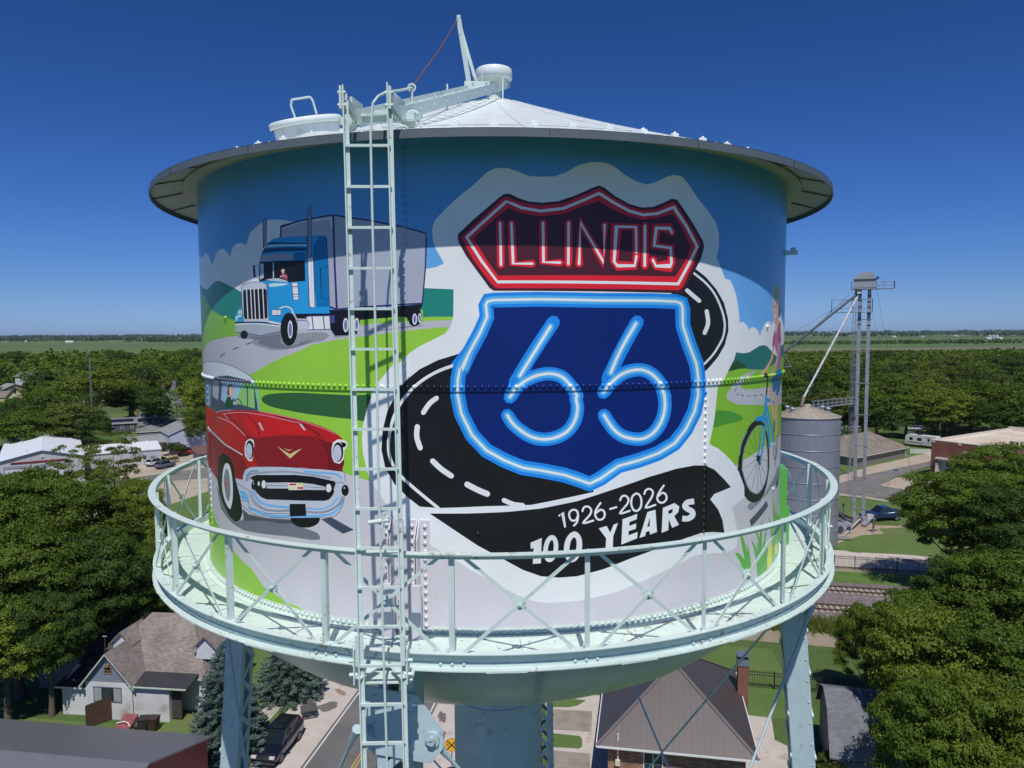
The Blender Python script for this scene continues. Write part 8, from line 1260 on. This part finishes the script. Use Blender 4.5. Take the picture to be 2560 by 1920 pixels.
mb=MB(); q=[M2@Vector(v) for v in((-4.6,-.9,33.0),(1.1,-.9,33.0),(1.1,.5,33.0),(-4.6,.5,33.0))]; deck(mb,q); railing(mb,[v+Vector((0,0,.08)) for v in q]+[q[0]+Vector((0,0,.08))],1.9); lp(mb,'spout_platform')
mb=MB()
for s in(-.18,.18): mb.bar(M2@Vector((-1.35+s,.1,2)),M2@Vector((-1.35+s,.1,36)),.05,.05,GALV)
for z in np.arange(2,36,.6): mb.bar(M2@Vector((-1.55,.1,z)),M2@Vector((-1.15,.1,z)),.03,.03,GALV)
for z in np.arange(4,32,1.9):
    c=M2@Vector((-1.35,-.1,z)); pp=[c+M2@Vector((.4*math.cos(a),-.4*math.sin(a)*.9,0)) for a in np.linspace(0,math.pi,6)]
    for a,b in zip(pp[:-1],pp[1:]): mb.bar(a,b,.03,.06,GALV)
for x in(-.38,0,.38): mb.bar(M2@Vector((-1.35+x,-.45,4)),M2@Vector((-1.35+x,-.45,32)),.03,.03,GALV)
lp(mb,'caged_ladder'); mb=MB(); a=rel((46.16,94.50,19.36)); b=rel((55.66,101.20,18.51)); b.z=a.z=18.9; q=[a,b,b+Vector((.3,1.0,0)),a+Vector((.3,1.0,0))]; deck(mb,q); railing(mb,[q[0],q[1]]); railing(mb,[q[3],q[2]]); mb.bar(b+Vector((-.3,0,0)),Vector((-.6,.3,15.6)),.1,.1,GALV); lp(mb,'catwalk')
s1=rel((55.15,101.00,35.62)); mb=MB(); mb.tube(s1+Vector((.2,0,.9)),s1,.32,DKS,10,.2); e=rel((35,99.5,20.1)); mb.tube(s1,e,.17,DKS,12); lp(mb,'dark_spout'); mb=MB(); e2=rel((43.91,92.70,20.70)); mb.tube(s1+Vector((.2,-.1,-.2)),e2,.15,WSP,12); mb.tube(e2,e2+Vector((-.3,0,-1.2)),.3,mat('rusty_boot',(.30,.22,.17),.8),8,.2); mb.box(s1+Vector((.3,-.3,.35)),(.6,.5,.3),WSP,-.3); lp(mb,'white_spout')
mb=MB(); c=s1.lerp(e,.62); dd=(e-s1).normalized(); k=[c+Vector((-2.2,0,1.1)),c+Vector((.9,0,1.2)),c+Vector((2.4,0,-1.2)),c+Vector((-.4,0,-1.3))]
for i in range(4): mb.bar(k[i],k[(i+1)%4],.07,.07,GALV); mb.bar(c,k[i],.05,.05,GALV)
lp(mb,'spout_brace'); mb=MB()
for a,b in((M2@Vector((1.6,0,36.5)),(26,30,0)),(M2@Vector((1.2,0,32.8)),(24,26,0)),(M2@Vector((-1.6,0,36.5)),(-27,25,0)),(M2@Vector((-4.5,0,33.5)),(-30,20,0)),(M2@Vector((-4.5,0,33.5)),(-16,30,0))): mb.tube(a,b,.018,DKS,5)
mb.tube(s1,k[0],.02,DKS,5); mb.tube(k[0],e,.02,DKS,5); lp(mb,'guy_wires'); mb=MB(); mb.box((.2,-.1,.6),(2.2,1.2,1.2),GALV,-.45); mb.box((-.6,-.2,.7),(.7,.8,1.2),GALV,-.45); lp(mb,'boot'); 
t=thing('auger_tube','long weathered auger tube leaning on the foot of the grain leg','auger',(50.48,93.60,-0.00)); p0=Vector((50.48,93.60,-0.00)); p1=Vector((56.57,100.60,1.00)); mb=MB(); mb.tube((0,0,.15),p1-p0,.16,mat('weathered_tube',(.42,.38,.32),.7,.2,2),12); mb.build('tube',t); mb=MB(); mb.box(p1-p0,(.45,.45,.4),DKS); mb.build('motor',t)
t=thing('loading_chute','grey loading chute with pale hopper in front of the pickup','chute',(56.51,99.40,0.00)); p0=Vector((56.51,99.40,0.00)); mb=MB(); mb.bar((0,0,.3),Vector((58.52,101.50,0.80))-p0,.7,.3,GALV); mb.build('trough',t); mb=MB(); c=Vector((58.51,101.50,1.15))-p0; mb.box(c,(1.0,.7,.6),WSP); mb.bar(c,c+Vector((.3,0,-2.2)),.08,.08,GALV); mb.build('hopper',t)
for (px,lb,w_) in (((50.83,95.92,0.00),'round-faced grey aeration fan housing beside the grain bin',1.5),((52.25,96.27,0.00),'square grey fan housing left of the leaning auger tube',1.1)):
    t=thing('bin_fan',lb,'fan',px,.25); mb=MB(); mb.box((0,0,.85),(w_,1.1,1.5),mat('fan_grey',(.30,.31,.38),.5,.1,2)); mb.box((0,0,1.65),(w_*.6,.8,.12),MATS['fan_grey'])
    for x in(-w_/2,w_/2): mb.box((x,-.55,.85),(.1,.1,1.6),WSP)
    mb.build('housing',t); mb=MB(); mb.tube((0,-.53,.75),(0,-.60,.75),w_*.36,DKS,20); mb.build('fan_guard',t)
t=thing('steel_plate','flat grey steel ramp lying on the dirt beside the bin','ramp',(49.66,92.88,0.00)); mb=MB(); mb.box((0,0,.22),(3.4,1.2,.1),mat('ramp_grey',(.22,.22,.21),.8,.2,2),-.1); mb.box((0,0,.1),(3.0,.9,.16),DKS,-.1); mb.build('ramp',t)
t=thing('conveyor','black inclined conveyor running from the grain bin to the leg','conveyor',(54.54,104.35,0.00)); mb=MB(); e=Vector((54.57,99.48,0.00))-Vector((54.54,104.35,0.00)); mb.bar((0,0,1.5),e+Vector((0,0,.4)),.5,.35,DKS); mb.build('belt_frame',t)
# ------------------------------------------------ vehicles
TYRE=mat('tyre_rubber',(.018,.018,.018),.8,.1,5); RIM=mat('alloy_rim',(.35,.36,.38),.3,.05,5,metal=.7); CGL=mat('car_glass',(.012,.016,.02),.06,.05,1,spec=.9); LAMP=mat('lamp_lens',(.6,.6,.6),.15,.05,2); TLAMP=mat('tail_lens',(.35,.02,.02),.2,.05,2); PLA=mat('black_plastic',(.03,.03,.03),.6,.1,5)
def paint(n,c): return mat(n,c,.28,.03,1,coat=.6,spec=.6)
def vehicle(name,label,loc,rz,col,kind='suv',group=None):
    """x forward. lofted body, glasshouse, wheels"""
    t=thing(name,label,{'pickup':'pickup truck','suv':'car','van':'car'}[kind],loc,rz,group)
    if kind=='pickup': Lh,W,st=2.95,1.0,[(-2.95,.75,1.30),(-2.9,.55,1.38),(-1.15,.5,1.38),(-1.1,.5,1.30),(.95,.5,1.28),(1.15,.5,1.30),(1.6,.5,1.28),(2.6,.5,1.16),(2.88,.55,1.02),(2.95,.65,.8)]; cab=[(-1.15,1.30,.9),(-.85,1.92,.78),(.35,1.95,.78),(1.2,1.30,.88)]; wx=(-1.75,1.85); wr=.42
    else: Lh,W,st=2.4,.95,[(-2.4,.6,.95),(-2.34,.45,1.12),(-1.9,.4,1.15),(.9,.4,1.08),(1.0,.4,1.10),(1.9,.4,1.0),(2.28,.42,.86),(2.4,.5,.65)]; cab=[(-2.28,1.1,.86),(-1.9,1.66,.70),(-.3,1.74,.74),(.25,1.70,.74),(1.15,1.08,.84)]; wx=(-1.4,1.48); wr=.36
    mb=MB(); R_=[]
    for x,z0,zb in st:
        w=W*(1-.10*max(0,(abs(x)-Lh*.72)/(Lh*.28))**2); z0=max(z0,.28); R_.append([(x,-w*.9,z0),(x,-w,z0+.12),(x,-w,zb-.22),(x,-w*.94,zb-.03),(x,-w*.80,zb),(x,0,zb+.03),(x,w*.80,zb),(x,w*.94,zb-.03),(x,w,zb-.22),(x,w,z0+.12),(x,w*.9,z0)])
    n=len(R_[0]); vs=[v for r in R_ for v in r]; fs=[(i*n+j,i*n+j+1,(i+1)*n+j+1,(i+1)*n+j) for i in range(len(R_)-1) for j in range(n-1)]+[tuple(range(n))[::-1],tuple(range((len(R_)-1)*n,len(R_)*n))]+[(i*n+n-1,i*n,(i+1)*n,(i+1)*n+n-1) for i in range(len(R_)-1)]
    mb.add(vs,fs,col,True); body=mb.build('body',t)
    if kind=='pickup': 
        mb=MB(); mb.box((-2.02,0,1.385),(1.6,1.6,.02),PLA); mb.build('bed',t)
    mb=MB(); vs=[]; 
    for x,z,w in cab: vs+=[(x,-w,z),(x,w,z)]
    k=len(cab); base=[(cab[0][0],-W*.86,1.06),(cab[0][0],W*.86,1.06),(cab[-1][0],-W*.86,1.06),(cab[-1][0],W*.86,1.06)]
    zt=[c for c in cab]; V=[]
    for x,z,w in cab: V+=[(x,-W*.88,1.05 if kind=='suv' else 1.27),(x,-w,z),(x,w,z),(x,W*.88,1.05 if kind=='suv' else 1.27)]
    fs=[]
    for i in range(k-1):
        for j in range(3): fs.append((4*i+j,4*i+j+1,4*i+j+5,4*i+j+4))
    fs+=[(0,1,2,3)[::-1],(4*k-4,4*k-3,4*k-2,4*k-1)]; mb.add(V,fs,CGL); mb.build('windows',t)
    mb=MB(); top=cab[1:-1]
    p=[(x,s*w*1.01,z+.012) for s in(-1,) for x,z,w in top]+[(x,w*1.01,z+.012) for x,z,w in top[::-1]]; mb.extr(p,(0,0,.045),col)
    for s in(-1,1):
        for (x,z,w),(x2,z2,w2) in((cab[0],cab[1]),(cab[-1],cab[-2])): mb.bar((x,s*W*.88,1.05),(x2,s*w2*1.01,z2+.02),.07,.06,col)
        xm=-.25; mb.bar((xm,s*W*.90,1.05),(xm,s*cab[2][2]*1.01,cab[2][1]),.07,.05,PLA)
    for s in(-.62,.62):
        if kind!='pickup': mb.bar((-1.6,s,cab[1][1]+.12),(.1,s,cab[2][1]+.07),.04,.03,PLA)
    rf=mb.build('roof',t)
    if kind=='suv': mb=MB(); mb.box((-.05,0,1.80),(.6,.85,.015),CGL); mb.box((-.95,0,1.785),(.75,.9,.015),CGL); mb.build('sunroof',rf)
    for x in wx:
        for s in(-1,1):
            mb=MB(); mb.tube((x,s*(W-.24),wr),(x,s*(W+.01),wr),wr,TYRE,22); w=mb.build('wheel',t); mb=MB(); mb.tube((x,s*(W+.0),wr),(x,s*(W+.02),wr),wr*.62,RIM,18)
            for a in range(5): q=a*1.2566; mb.bar((x,s*(W+.022),wr),(x+math.cos(q)*wr*.6,s*(W+.022),wr+math.sin(q)*wr*.6),.06,.02,DKS)
            mb.build('rim',w)
    for s in(-1,1):
        mb=MB(); mb.box((Lh*.965,s*W*.70,.82 if kind!='pickup' else 1.0),(.16,.36,.16),LAMP); mb.build('headlight',t); mb=MB(); mb.box((-Lh*.985,s*W*.80,1.0),(.08,.2,.34),TLAMP); mb.build('tail_lamp',t)
        mb=MB(); mb.box((.95 if kind!='pickup' else 1.0,s*(W+.1),1.16),(.13,.2,.15),col); mb.build('mirror',t); 
        mb=MB(); 
        for xx in(-.6,.4): mb.box((xx,s*(W+.005),.9),(.16,.02,.03),RIM)
        mb.build('door_handle',t)
    mb=MB(); mb.box((Lh*.985,0,.72),(.06,1.1,.30),PLA); mb.build('grille',t); mb=MB(); mb.box((Lh*.99,0,.45),(.12,1.7,.18),PLA); mb.box((-Lh*.99,0,.5),(.12,1.7,.2),PLA); mb.build('bumper',t); return t
vehicle('parked_suv','dark navy SUV parked on the gravel shoulder beside the sidewalk',(-15.86,40.75,0.00),math.radians(260),paint('navy_black',(.008,.009,.014)))
vehicle('pickup_truck','dark blue pickup truck parked behind the foot of the grain leg',(61.51,103.49,0.00),math.radians(187),paint('deep_blue',(.012,.035,.10)),'pickup').scale=(1.1,1.1,1.12)
vehicle('red_car','bright red car parked by the garage behind the dark shrubs',(-77.65,174.55,0.00),math.radians(205),paint('bright_red',(.42,.012,.02))); vehicle('white_suv','white SUV parked nose-in beside the grey metal shed',(-78.64,158.97,-0.00),math.radians(75),paint('white_car',(.62,.64,.66))); vehicle('grey_suv','grey-blue SUV parked next to the white SUV',(-74.96,155.74,0.00),math.radians(70),paint('grey_blue',(.10,.13,.19)))
vehicle('blue_car','dark blue car half hidden behind the brown roof at the tank edge',(-79.40,190.56,0.00),math.radians(100),MATS['deep_blue'])
vehicle('silver_car','silver car parked in the shade under the park trees',(126.69,207.66,0.00),math.radians(160),paint('silver_car',(.35,.36,.38)))
# travel trailer
A,L,d,n,rz=ab_frame((107.9,179.4),(112.3,173.0)); t=thing('travel_trailer','white travel trailer with dark swoosh stripes parked under the trees','travel trailer',(A.x,A.y,0),rz); mb=MB(); RVW=mat('trailer_white',(.68,.69,.70),.35,.04,1)
mb.extr([(0,0,.9),(.1,0,2.6),(.5,0,3.1),(L-.1,0,3.15),(L,0,3.0),(L,0,.8),(.6,0,.6)],(0,2.4,0),RVW); mb.build('body',t); mb=MB()
for x,w in((1.6,.8),(3.7,1.1),(6.0,.5)): mb=MB(); mb.box((x,-.02,2.1),(w,.03,.7),CGL); mb.build('window',t)
mb=MB(); pts=[(L-2.6,-.02,2.5),(L-1.6,-.02,2.7),(L-.7,-.02,2.4),(L-.6,-.02,1.9),(L-1.4,-.02,1.4),(L-2.8,-.02,1.3)]
for a,b in zip(pts[:-1],pts[1:]): mb.bar(a,b,.02,.07,PLA)
for z in(1.2,1.05): mb.bar((.5,-.02,z),(L-3,-.02,z+.05),.02,.05,PLA)
mb.build('stripe',t)
for x in(L*.52,L*.64): mb=MB(); mb.tube((x,0,.36),(x,.25,.36),.36,TYRE,16); mb.build('wheel',t)
mb=MB(); mb.bar((0,1.2,.6),(-1.4,1.2,.5),.12,.12,PLA); mb.build('hitch',t); mb=MB(); mb.box((3.2,1.2,3.3),(1.0,.8,.3),PLA); mb.build('air_conditioner',t)
t=thing('white_barn_shed','small white gambrel garden shed behind the grain bin','shed',(104.84,207.50,0.00),.5); block(t,4,4.5,2.3,3.6,LAPW,SHL,ridge='y',over=.15); t=thing('white_boat','white covered boat shape beside the garden shed','boat',(109.34,211.44,0.00),.5); mb=MB(); mb.extr([(0,0,.7),(5.5,0,.6),(6.6,0,1.3),(5.8,0,1.6),(2,0,2.0),(0,0,1.5)],(0,2,0),RVW); mb.build('hull',t); mb=MB(); mb.bar((.5,1,.3),(6.5,1,.4),.8,.2,PLA); mb.build('trailer_frame',t)
for (a,b) in (((103.18,171.89,0.00),(103.56,169.02,0.00)),): pass
# ------------------------------------------------ fences, poles, signs
IRON=mat('black_iron',(.02,.02,.024),.5,.1,5)
def iron_fence(label,a,b,h=1.75,sp=2.44):
    a=Vector(a);b=Vector(b); a.z=b.z=0; L=(b-a).length; n=int(L/sp); d=(b-a).normalized(); t=thing('iron_fence',label,'fence',a,math.atan2(d.y,d.x))
    for i in range(min(n+1,95)): mb=MB(); mb.box((i*sp,0,h/2+.03),(.075,.075,h+.06),IRON); mb.build('post',t)
    mb=MB()
    for z in(.25,h-.35,h-.12): mb.box((L/2,0,z),(L,.035,.045),IRON)
    mb.build('rail',t); mb=MB()
    for i in range(int(L/.14)): mb.box((i*.14,0,h/2+.08),(.028,.028,h-.1),IRON)
    tag(mb.build('pickets',t),kind='stuff')
pF=Vector((45.10,79.30,0.00)); iron_fence('black iron picket fence beyond the railway beside the gravel path',pF-td*95,pF+td*45); pN=Vector((22.66,48.77,0.00)); iron_fence('black iron picket fence on the mown bank behind the brick building',pN-td*14,pN+td*30,1.5)
BRF=stripes(mat('brown_fence',(.085,.045,.035),.85,.2,2),0,.15,.4,.1); a=Vector((-31.35,44.06,0.00)); b=Vector((-29.93,45.78,0.00)); d=(b-a); t=thing('board_fence','dark brown board privacy fence beside the white house wall','fence',a,math.atan2(d.y,d.x)); L=d.length
mb=MB(); mb.box((L/2,0,.95),(L,.04,1.8),BRF)
for i in range(int(L/.15)): mb.extr([(i*.15,-.02,1.85),(i*.15+.15,-.02,1.85),(i*.15+.075,-.02,1.93)],(0,.04,0),BRF)
mb.build('boards',t)
for i in range(3): mb=MB(); mb.box((i*L/2,.08,.9),(.1,.1,1.8),BRF); mb.build('post',t)
t=thing('white_fence','short white picket fence by the drive left of the travel trailer','fence',(102.53,167.21,0.00),-.4); mb=MB()
for i in range(24): mb.box((i*.25,0,.6),(.16,.03,1.2),WINF)
mb.build('boards',t); mb=MB(); mb.box((3,.03,.95),(6,.03,.08),WINF); mb.box((3,.03,.3),(6,.03,.08),WINF); mb.build('rail',t)
POLE=mat('pole_wood',(.26,.22,.18),.9,.2,3)
def pole(label,p,h,lean=(0,0),r=.16): 
    t=thing('utility_pole',label,'utility pole',p); mb=MB(); mb.tube((0,0,0),(lean[0],lean[1],h),r,POLE,10,r*.7); mb.build('shaft',t); mb=MB(); mb.bar((lean[0]-1,lean[1]-.4,h-.6),(lean[0]+1,lean[1]+.4,h-.6),.1,.12,POLE); mb.build('crossarm',t); mb=MB(); mb.tube((lean[0]+.3,lean[1]-.3,h-3),(lean[0]+.3,lean[1]-.3,h-2.1),.25,LIM,12); mb.build('transformer',t); return t
pA=Vector((-106.56,180.95,0.00)); pole('wooden utility pole with transformer right of the fire hall roof',pA,13.5,(0,0),.2); t=thing('antenna_tower','slender lattice antenna tower beside the utility pole above the fire hall','antenna tower',pA+Vector((-3,9,0))); mb=MB(); h=30
for k in range(3): a=2*math.pi*k/3; mb.bar((.35*math.cos(a),.35*math.sin(a),0),(.12*math.cos(a),.12*math.sin(a),h*.8),.05,.05,GALV)
for i in range(40):
    z=i*.6; r=.35-.23*z/24; q=[(r*math.cos(2*math.pi*(k+(i%2)*0)/3),r*math.sin(2*math.pi*k/3)) for k in range(3)]
    for k in range(3): mb.bar((q[k][0],q[k][1],z),(q[(k+1)%3][0],q[(k+1)%3][1],z+.6),.025,.025,GALV)
mb.bar((0,0,h*.78),(0,0,h),.06,.06,GALV); mb.build('mast',t)
for i in range(7): mb=MB(); mb.bar((-.7,0,h*.72+i*1.1),(.7,0,h*.72+i*1.1),.03,.03,GALV); mb.build('aerial',t)
def wire(label,a,b,sag,r=.016,n=10):
    a=Vector(a);b=Vector(b); mb=MB(); pts=[a.lerp(b,i/n)-Vector((0,0,sag*4*(i/n)*(1-i/n))) for i in range(n+1)]; mb.path(pts,r,IRON,5); mb.build('overhead_wire',label=label,cat='wire')
top=pA+Vector((0,0,12.9)); wire('upper overhead wire running left from the pole above the fire hall',top,top+Vector((-70,-42,0)),1.2); wire('lower overhead wire running left from the pole above the fire hall',top-Vector((0,0,2.5)),top+Vector((-70,-45,-4)),1.4); wire('overhead wire running right from the pole towards the slate house',top,top+Vector((60,36,-2.5)),2.0); wire('drooping service wire from the pole to the lavender garage',top-Vector((0,0,.5)),(-86.39,204.50,5.00),1.0)
pole('leaning bare utility pole in front of the ranch hall',(74.27,141.12,-0.00),11.5,(1.2,.3),.13)
wire('long overhead wire crossing above the park towards the library',(88,160,9),(118,150,8.2),.6)
t=thing('street_sign','thin pole with blue street name blades at the corner sidewalk','street sign',(78.61,130.64,0.00)); mb=MB(); mb.tube((0,0,0),(0,0,3.0),.035,GALV,8); mb.build('pole',t)
for rz_,z in((.3,3.0),(1.9,2.8)): mb=MB(); mb.box((0,0,z),(1.1,.03,.22),mat('sign_blue',(.03,.12,.42),.4),rz_); mb.build('blade',t)
t=thing('meter_post','short grey post with a meter box on the lawn beside the bin','post',(56.98,107.06,0.00)); mb=MB(); mb.tube((0,0,0),(0,0,1.6),.06,GALV,8); mb.build('post',t); mb=MB(); mb.box((0,0,1.65),(.3,.2,.5),GALV); mb.build('meter_box',t)
# railroad advance warning sign
t=thing('railroad_sign','round yellow railroad crossing warning sign with black cross','road sign',(-3.08,36.36,0.00)); base=Vector((-3.08,36.36,0.00)); c=Vector((-3.08,38.00,2.17))-base if 0 else Vector((0,0,2.6)); mb=MB(); mb.tube((0,.03,0),(0,.03,3.0),.03,IRON,8); mb.build('post',t); 
YS=mat('sign_yellow',(.80,.42,.01),.4,.03,2); BK=mat('sign_black',(.012,.012,.012),.4); mb=MB(); cz=2.7; mb.tube((0,0,cz),(0,.01,cz),.455,BK,40); f=mb.build('sign_disc',t); mb=MB(); mb.tube((0,-.004,cz),(0,-.001,cz),.43,YS,40); mb.build('sign_face',f); mb=MB()
for s in(-1,1): mb.bar((-.30,-.008-.001*s,cz-.30*s),(.30,-.008-.001*s,cz+.30*s),.004,.075,BK,(0.7,0,-.7*s))
mb.build('cross',f)
for s in(-1,1): text('R',.26,BK,Matrix.Translation((s*.25,-.012,cz))@Matrix.Rotation(math.pi/2,4,'X'),'letter',f,.003)
t=thing('yard_sign','small blue and yellow yard sign on the grass by the sidewalk','yard sign',(-17.61,52.34,-0.00),.2)
for x in(-.3,.3): mb=MB(); mb.bar((x,0,0),(x,0,.7),.02,.02,GALV); mb.build('stake',t)
mb=MB(); mb.box((0,0,.55),(.75,.02,.45),MATS['sign_blue']); mb.box((0,-.012,.55),(.5,.006,.22),YS); mb.build('panel',t)
# low wooden frame beside the road
t=thing('wooden_platform','low square weathered timber platform on the gravel shoulder','platform',(-14.87,45.48,0.00),.35); TW=mat('weathered_timber',(.085,.08,.078),.9,.25,6); mb=MB()
for i in range(9): mb.box((-.56+i*.14,0,.66),(.13,1.15,.03),TW)
mb.build('top_boards',t)
for x in(-.55,.55):
    for y in(-.5,.5): mb=MB(); mb.box((x,y,.32),(.08,.08,.64),TW); mb.build('leg',t)
mb=MB(); mb.bar((-.55,-.5,.08),(.55,-.5,.08),.05,.08,TW); mb.bar((-.55,-.5,.6),(.55,-.5,.1),.04,.06,TW); mb.bar((.55,-.5,.6),(.55,.5,.1),.04,.06,TW); mb.build('brace',t)
for p_,lb,rz_ in (((-26.88,43.65,0.00),'black wheeled trash bin left of the spruce beside the porch wall',.1),((-26.15,43.67,0.00),'brown wheeled trash bin touching the blue spruce',-.1)):
    t=thing('trash_bin',lb,'trash bin',p_,rz_); m_=PLA if 'black' in lb else mat('bin_brown',(.05,.028,.025),.5,.1,3); mb=MB(); q=[(-.26,-.3,.08),(.26,-.3,.08),(.26,.3,.08),(-.26,.3,.08),(-.33,-.38,1.0),(.33,-.38,1.0),(.33,.38,1.0),(-.33,.38,1.0)]; mb.add(q,[(3,2,1,0),(0,1,5,4),(1,2,6,5),(2,3,7,6),(3,0,4,7)],m_); mb.build('body',t); mb=MB(); mb.box((0,.0,1.04),(.72,.84,.07),m_); mb.tube((-.25,.42,1.0),(.25,.42,1.0),.025,m_,6); mb.build('lid',t)
    for s in(-1,1): mb=MB(); mb.tube((s*.28,.3,.12),(s*.34,.3,.12),.12,TYRE,14); mb.build('wheel',t)
t=thing('cellar_door','sloping faded red cellar door against the white house wall','cellar door',(-28.43,44.15,0.00),-.1); mb=MB(); mb.add([(-.55,-.6,.25),(.55,-.6,.25),(.55,.7,.75),(-.55,.7,.75),(-.55,-.6,0),(.55,-.6,0),(.55,.7,0),(-.55,.7,0)],[(0,1,2,3),(4,5,1,0),(5,6,2,1),(7,4,0,3)],mat('faded_red',(.24,.07,.07),.8,.3,5)); mb.build('door_leaf',t); mb=MB(); mb.path([(-.6,-.3,.5),(-.1,-.2,.62),(.3,-.3,.58),(.6,-.5,.4)],.04,WINF,8); mb.build('white_pipe',t)
t=thing('plastic_tub','small grey tub standing by the cellar door','tub',(-27.57,43.94,0.00)); mb=MB(); mb.lathe([(0,.02),(.2,.02),(.25,.5),(.22,.48),(.18,.1),(0,.1)],PLA,20); mb.build('tub',t)
# ------------------------------------------------ person at the foot of the leg
def person(label,loc,rz):
    t=thing('person',label,'person',loc,rz); J={'pel':(0,0,.95,.135,.10),'wst':(0,0,1.10,.125,.09),'chs':(0,0,1.32,.155,.105),'nck':(0,0,1.47,.055,.055),'hd0':(0,-.01,1.56,.07,.08),'hd1':(0,-.01,1.68,.07,.085),
     'hl':(.09,0,.90,.085,.085),'kl':(.11,-.02,.50,.058,.06),'al':(.12,.02,.09,.042,.045),'tl':(.13,-.14,.04,.04,.03),'hr':(-.09,0,.90,.085,.085),'kr':(-.13,-.01,.50,.058,.06),'ar':(-.17,.02,.09,.042,.045),'tr':(-.19,-.13,.04,.04,.03),
     'sl':(.185,0,1.41,.055,.055),'el':(.25,.03,1.14,.04,.04),'wl':(.27,-.04,.90,.028,.028),'gl':(.27,-.06,.81,.03,.02),'sr':(-.185,0,1.41,.055,.055),'er':(-.27,-.02,1.16,.04,.04),'wr':(-.16,-.22,1.22,.028,.028),'gr':(-.12,-.27,1.28,.03,.02)}
    k=list(J); E=[('pel','wst'),('wst','chs'),('chs','nck'),('nck','hd0'),('hd0','hd1'),('pel','hl'),('hl','kl'),('kl','al'),('al','tl'),('pel','hr'),('hr','kr'),('kr','ar'),('ar','tr'),('chs','sl'),('sl','el'),('el','wl'),('wl','gl'),('chs','sr'),('sr','er'),('er','wr'),('wr','gr')]
    for g_,b_ in(('gl',(0,0,-1)),('gr',(.3,-.6,.7))):
        for i in range(5): nm='%s%d'%(g_,i); o=J[g_]; dv=Vector(b_).normalized()*(.07-.01*abs(i-2)); J[nm]=(o[0]+dv.x+(i-2)*.014,o[1]+dv.y-(.015 if i==0 else 0),o[2]+dv.z,.009,.009); E.append((g_,nm)); k.append(nm)
    me=bpy.data.meshes.new('body'); me.from_pydata([J[q][:3] for q in k],[(k.index(a),k.index(b)) for a,b in E],[]); o=bpy.data.objects.new('body',me); COL.objects.link(o); md=o.modifiers.new('s','SKIN'); sv=me.skin_vertices[0].data
    for i,q in enumerate(k): sv[i].radius=J[q][3:5]; sv[i].use_root=(q=='pel')
    o.modifiers.new('u','SUBSURF').levels=2; o.modifiers['u'].render_levels=2; dg=bpy.context.evaluated_depsgraph_get(); m2=bpy.data.meshes.new_from_object(o.evaluated_get(dg)); bpy.data.objects.remove(o); ms=[mat('skin_tone',(.42,.26,.19),.6,.05,5),mat('dark_tee',(.06,.065,.09),.8,.1,5),mat('blue_jeans',(.045,.08,.16),.85,.15,5),mat('dark_shoes',(.03,.028,.026),.7,.1,5)]
    m2.materials.clear()
    for q in ms: m2.materials.append(q)
    for p in m2.polygons:
        c=p.center; p.use_smooth=True; p.material_index=3 if c.z<.09 else 2 if c.z<.97 and abs(c.x)<.225 else 1 if c.z<1.47 and (abs(c.x)<.2 or c.z>1.25 and abs(c.x)<.27 and c.y>-.1) else 0
    b=bpy.data.objects.new('body',m2); COL.objects.link(b); b.parent=t; mb=MB(); mb.dome((0,.01,1.66),(0,.25,1),.092,mat('dark_hair',(.03,.02,.015),.8),.11,12); mb.build('hair',t); mb=MB()
    for s in(-1,1): mb.dome((s*.03,-.083,1.64),(0,-1,0),.011,BK,.006,6); mb.dome((s*.078,0,1.625),(s,0,0),.022,ms[0],.015,8)
    mb.dome((0,-.085,1.61),(0,-1,0),.014,ms[0],.022,6); mb.box((0,-.082,1.572),(.045,.006,.009),mat('lip',(.30,.12,.10),.6)); mb.build('face',t); return t
person('person in a dark shirt and blue jeans standing at the foot of the grain leg',(56.51,96.45,0.00),.1)
t=thing('step_plate','small dark plate on the ground behind the standing person','plate',(56.91,97.06,0.00)); mb=MB(); mb.box((0,.4,.04),(1.6,.5,.05),DKS); mb.build('plate',t)
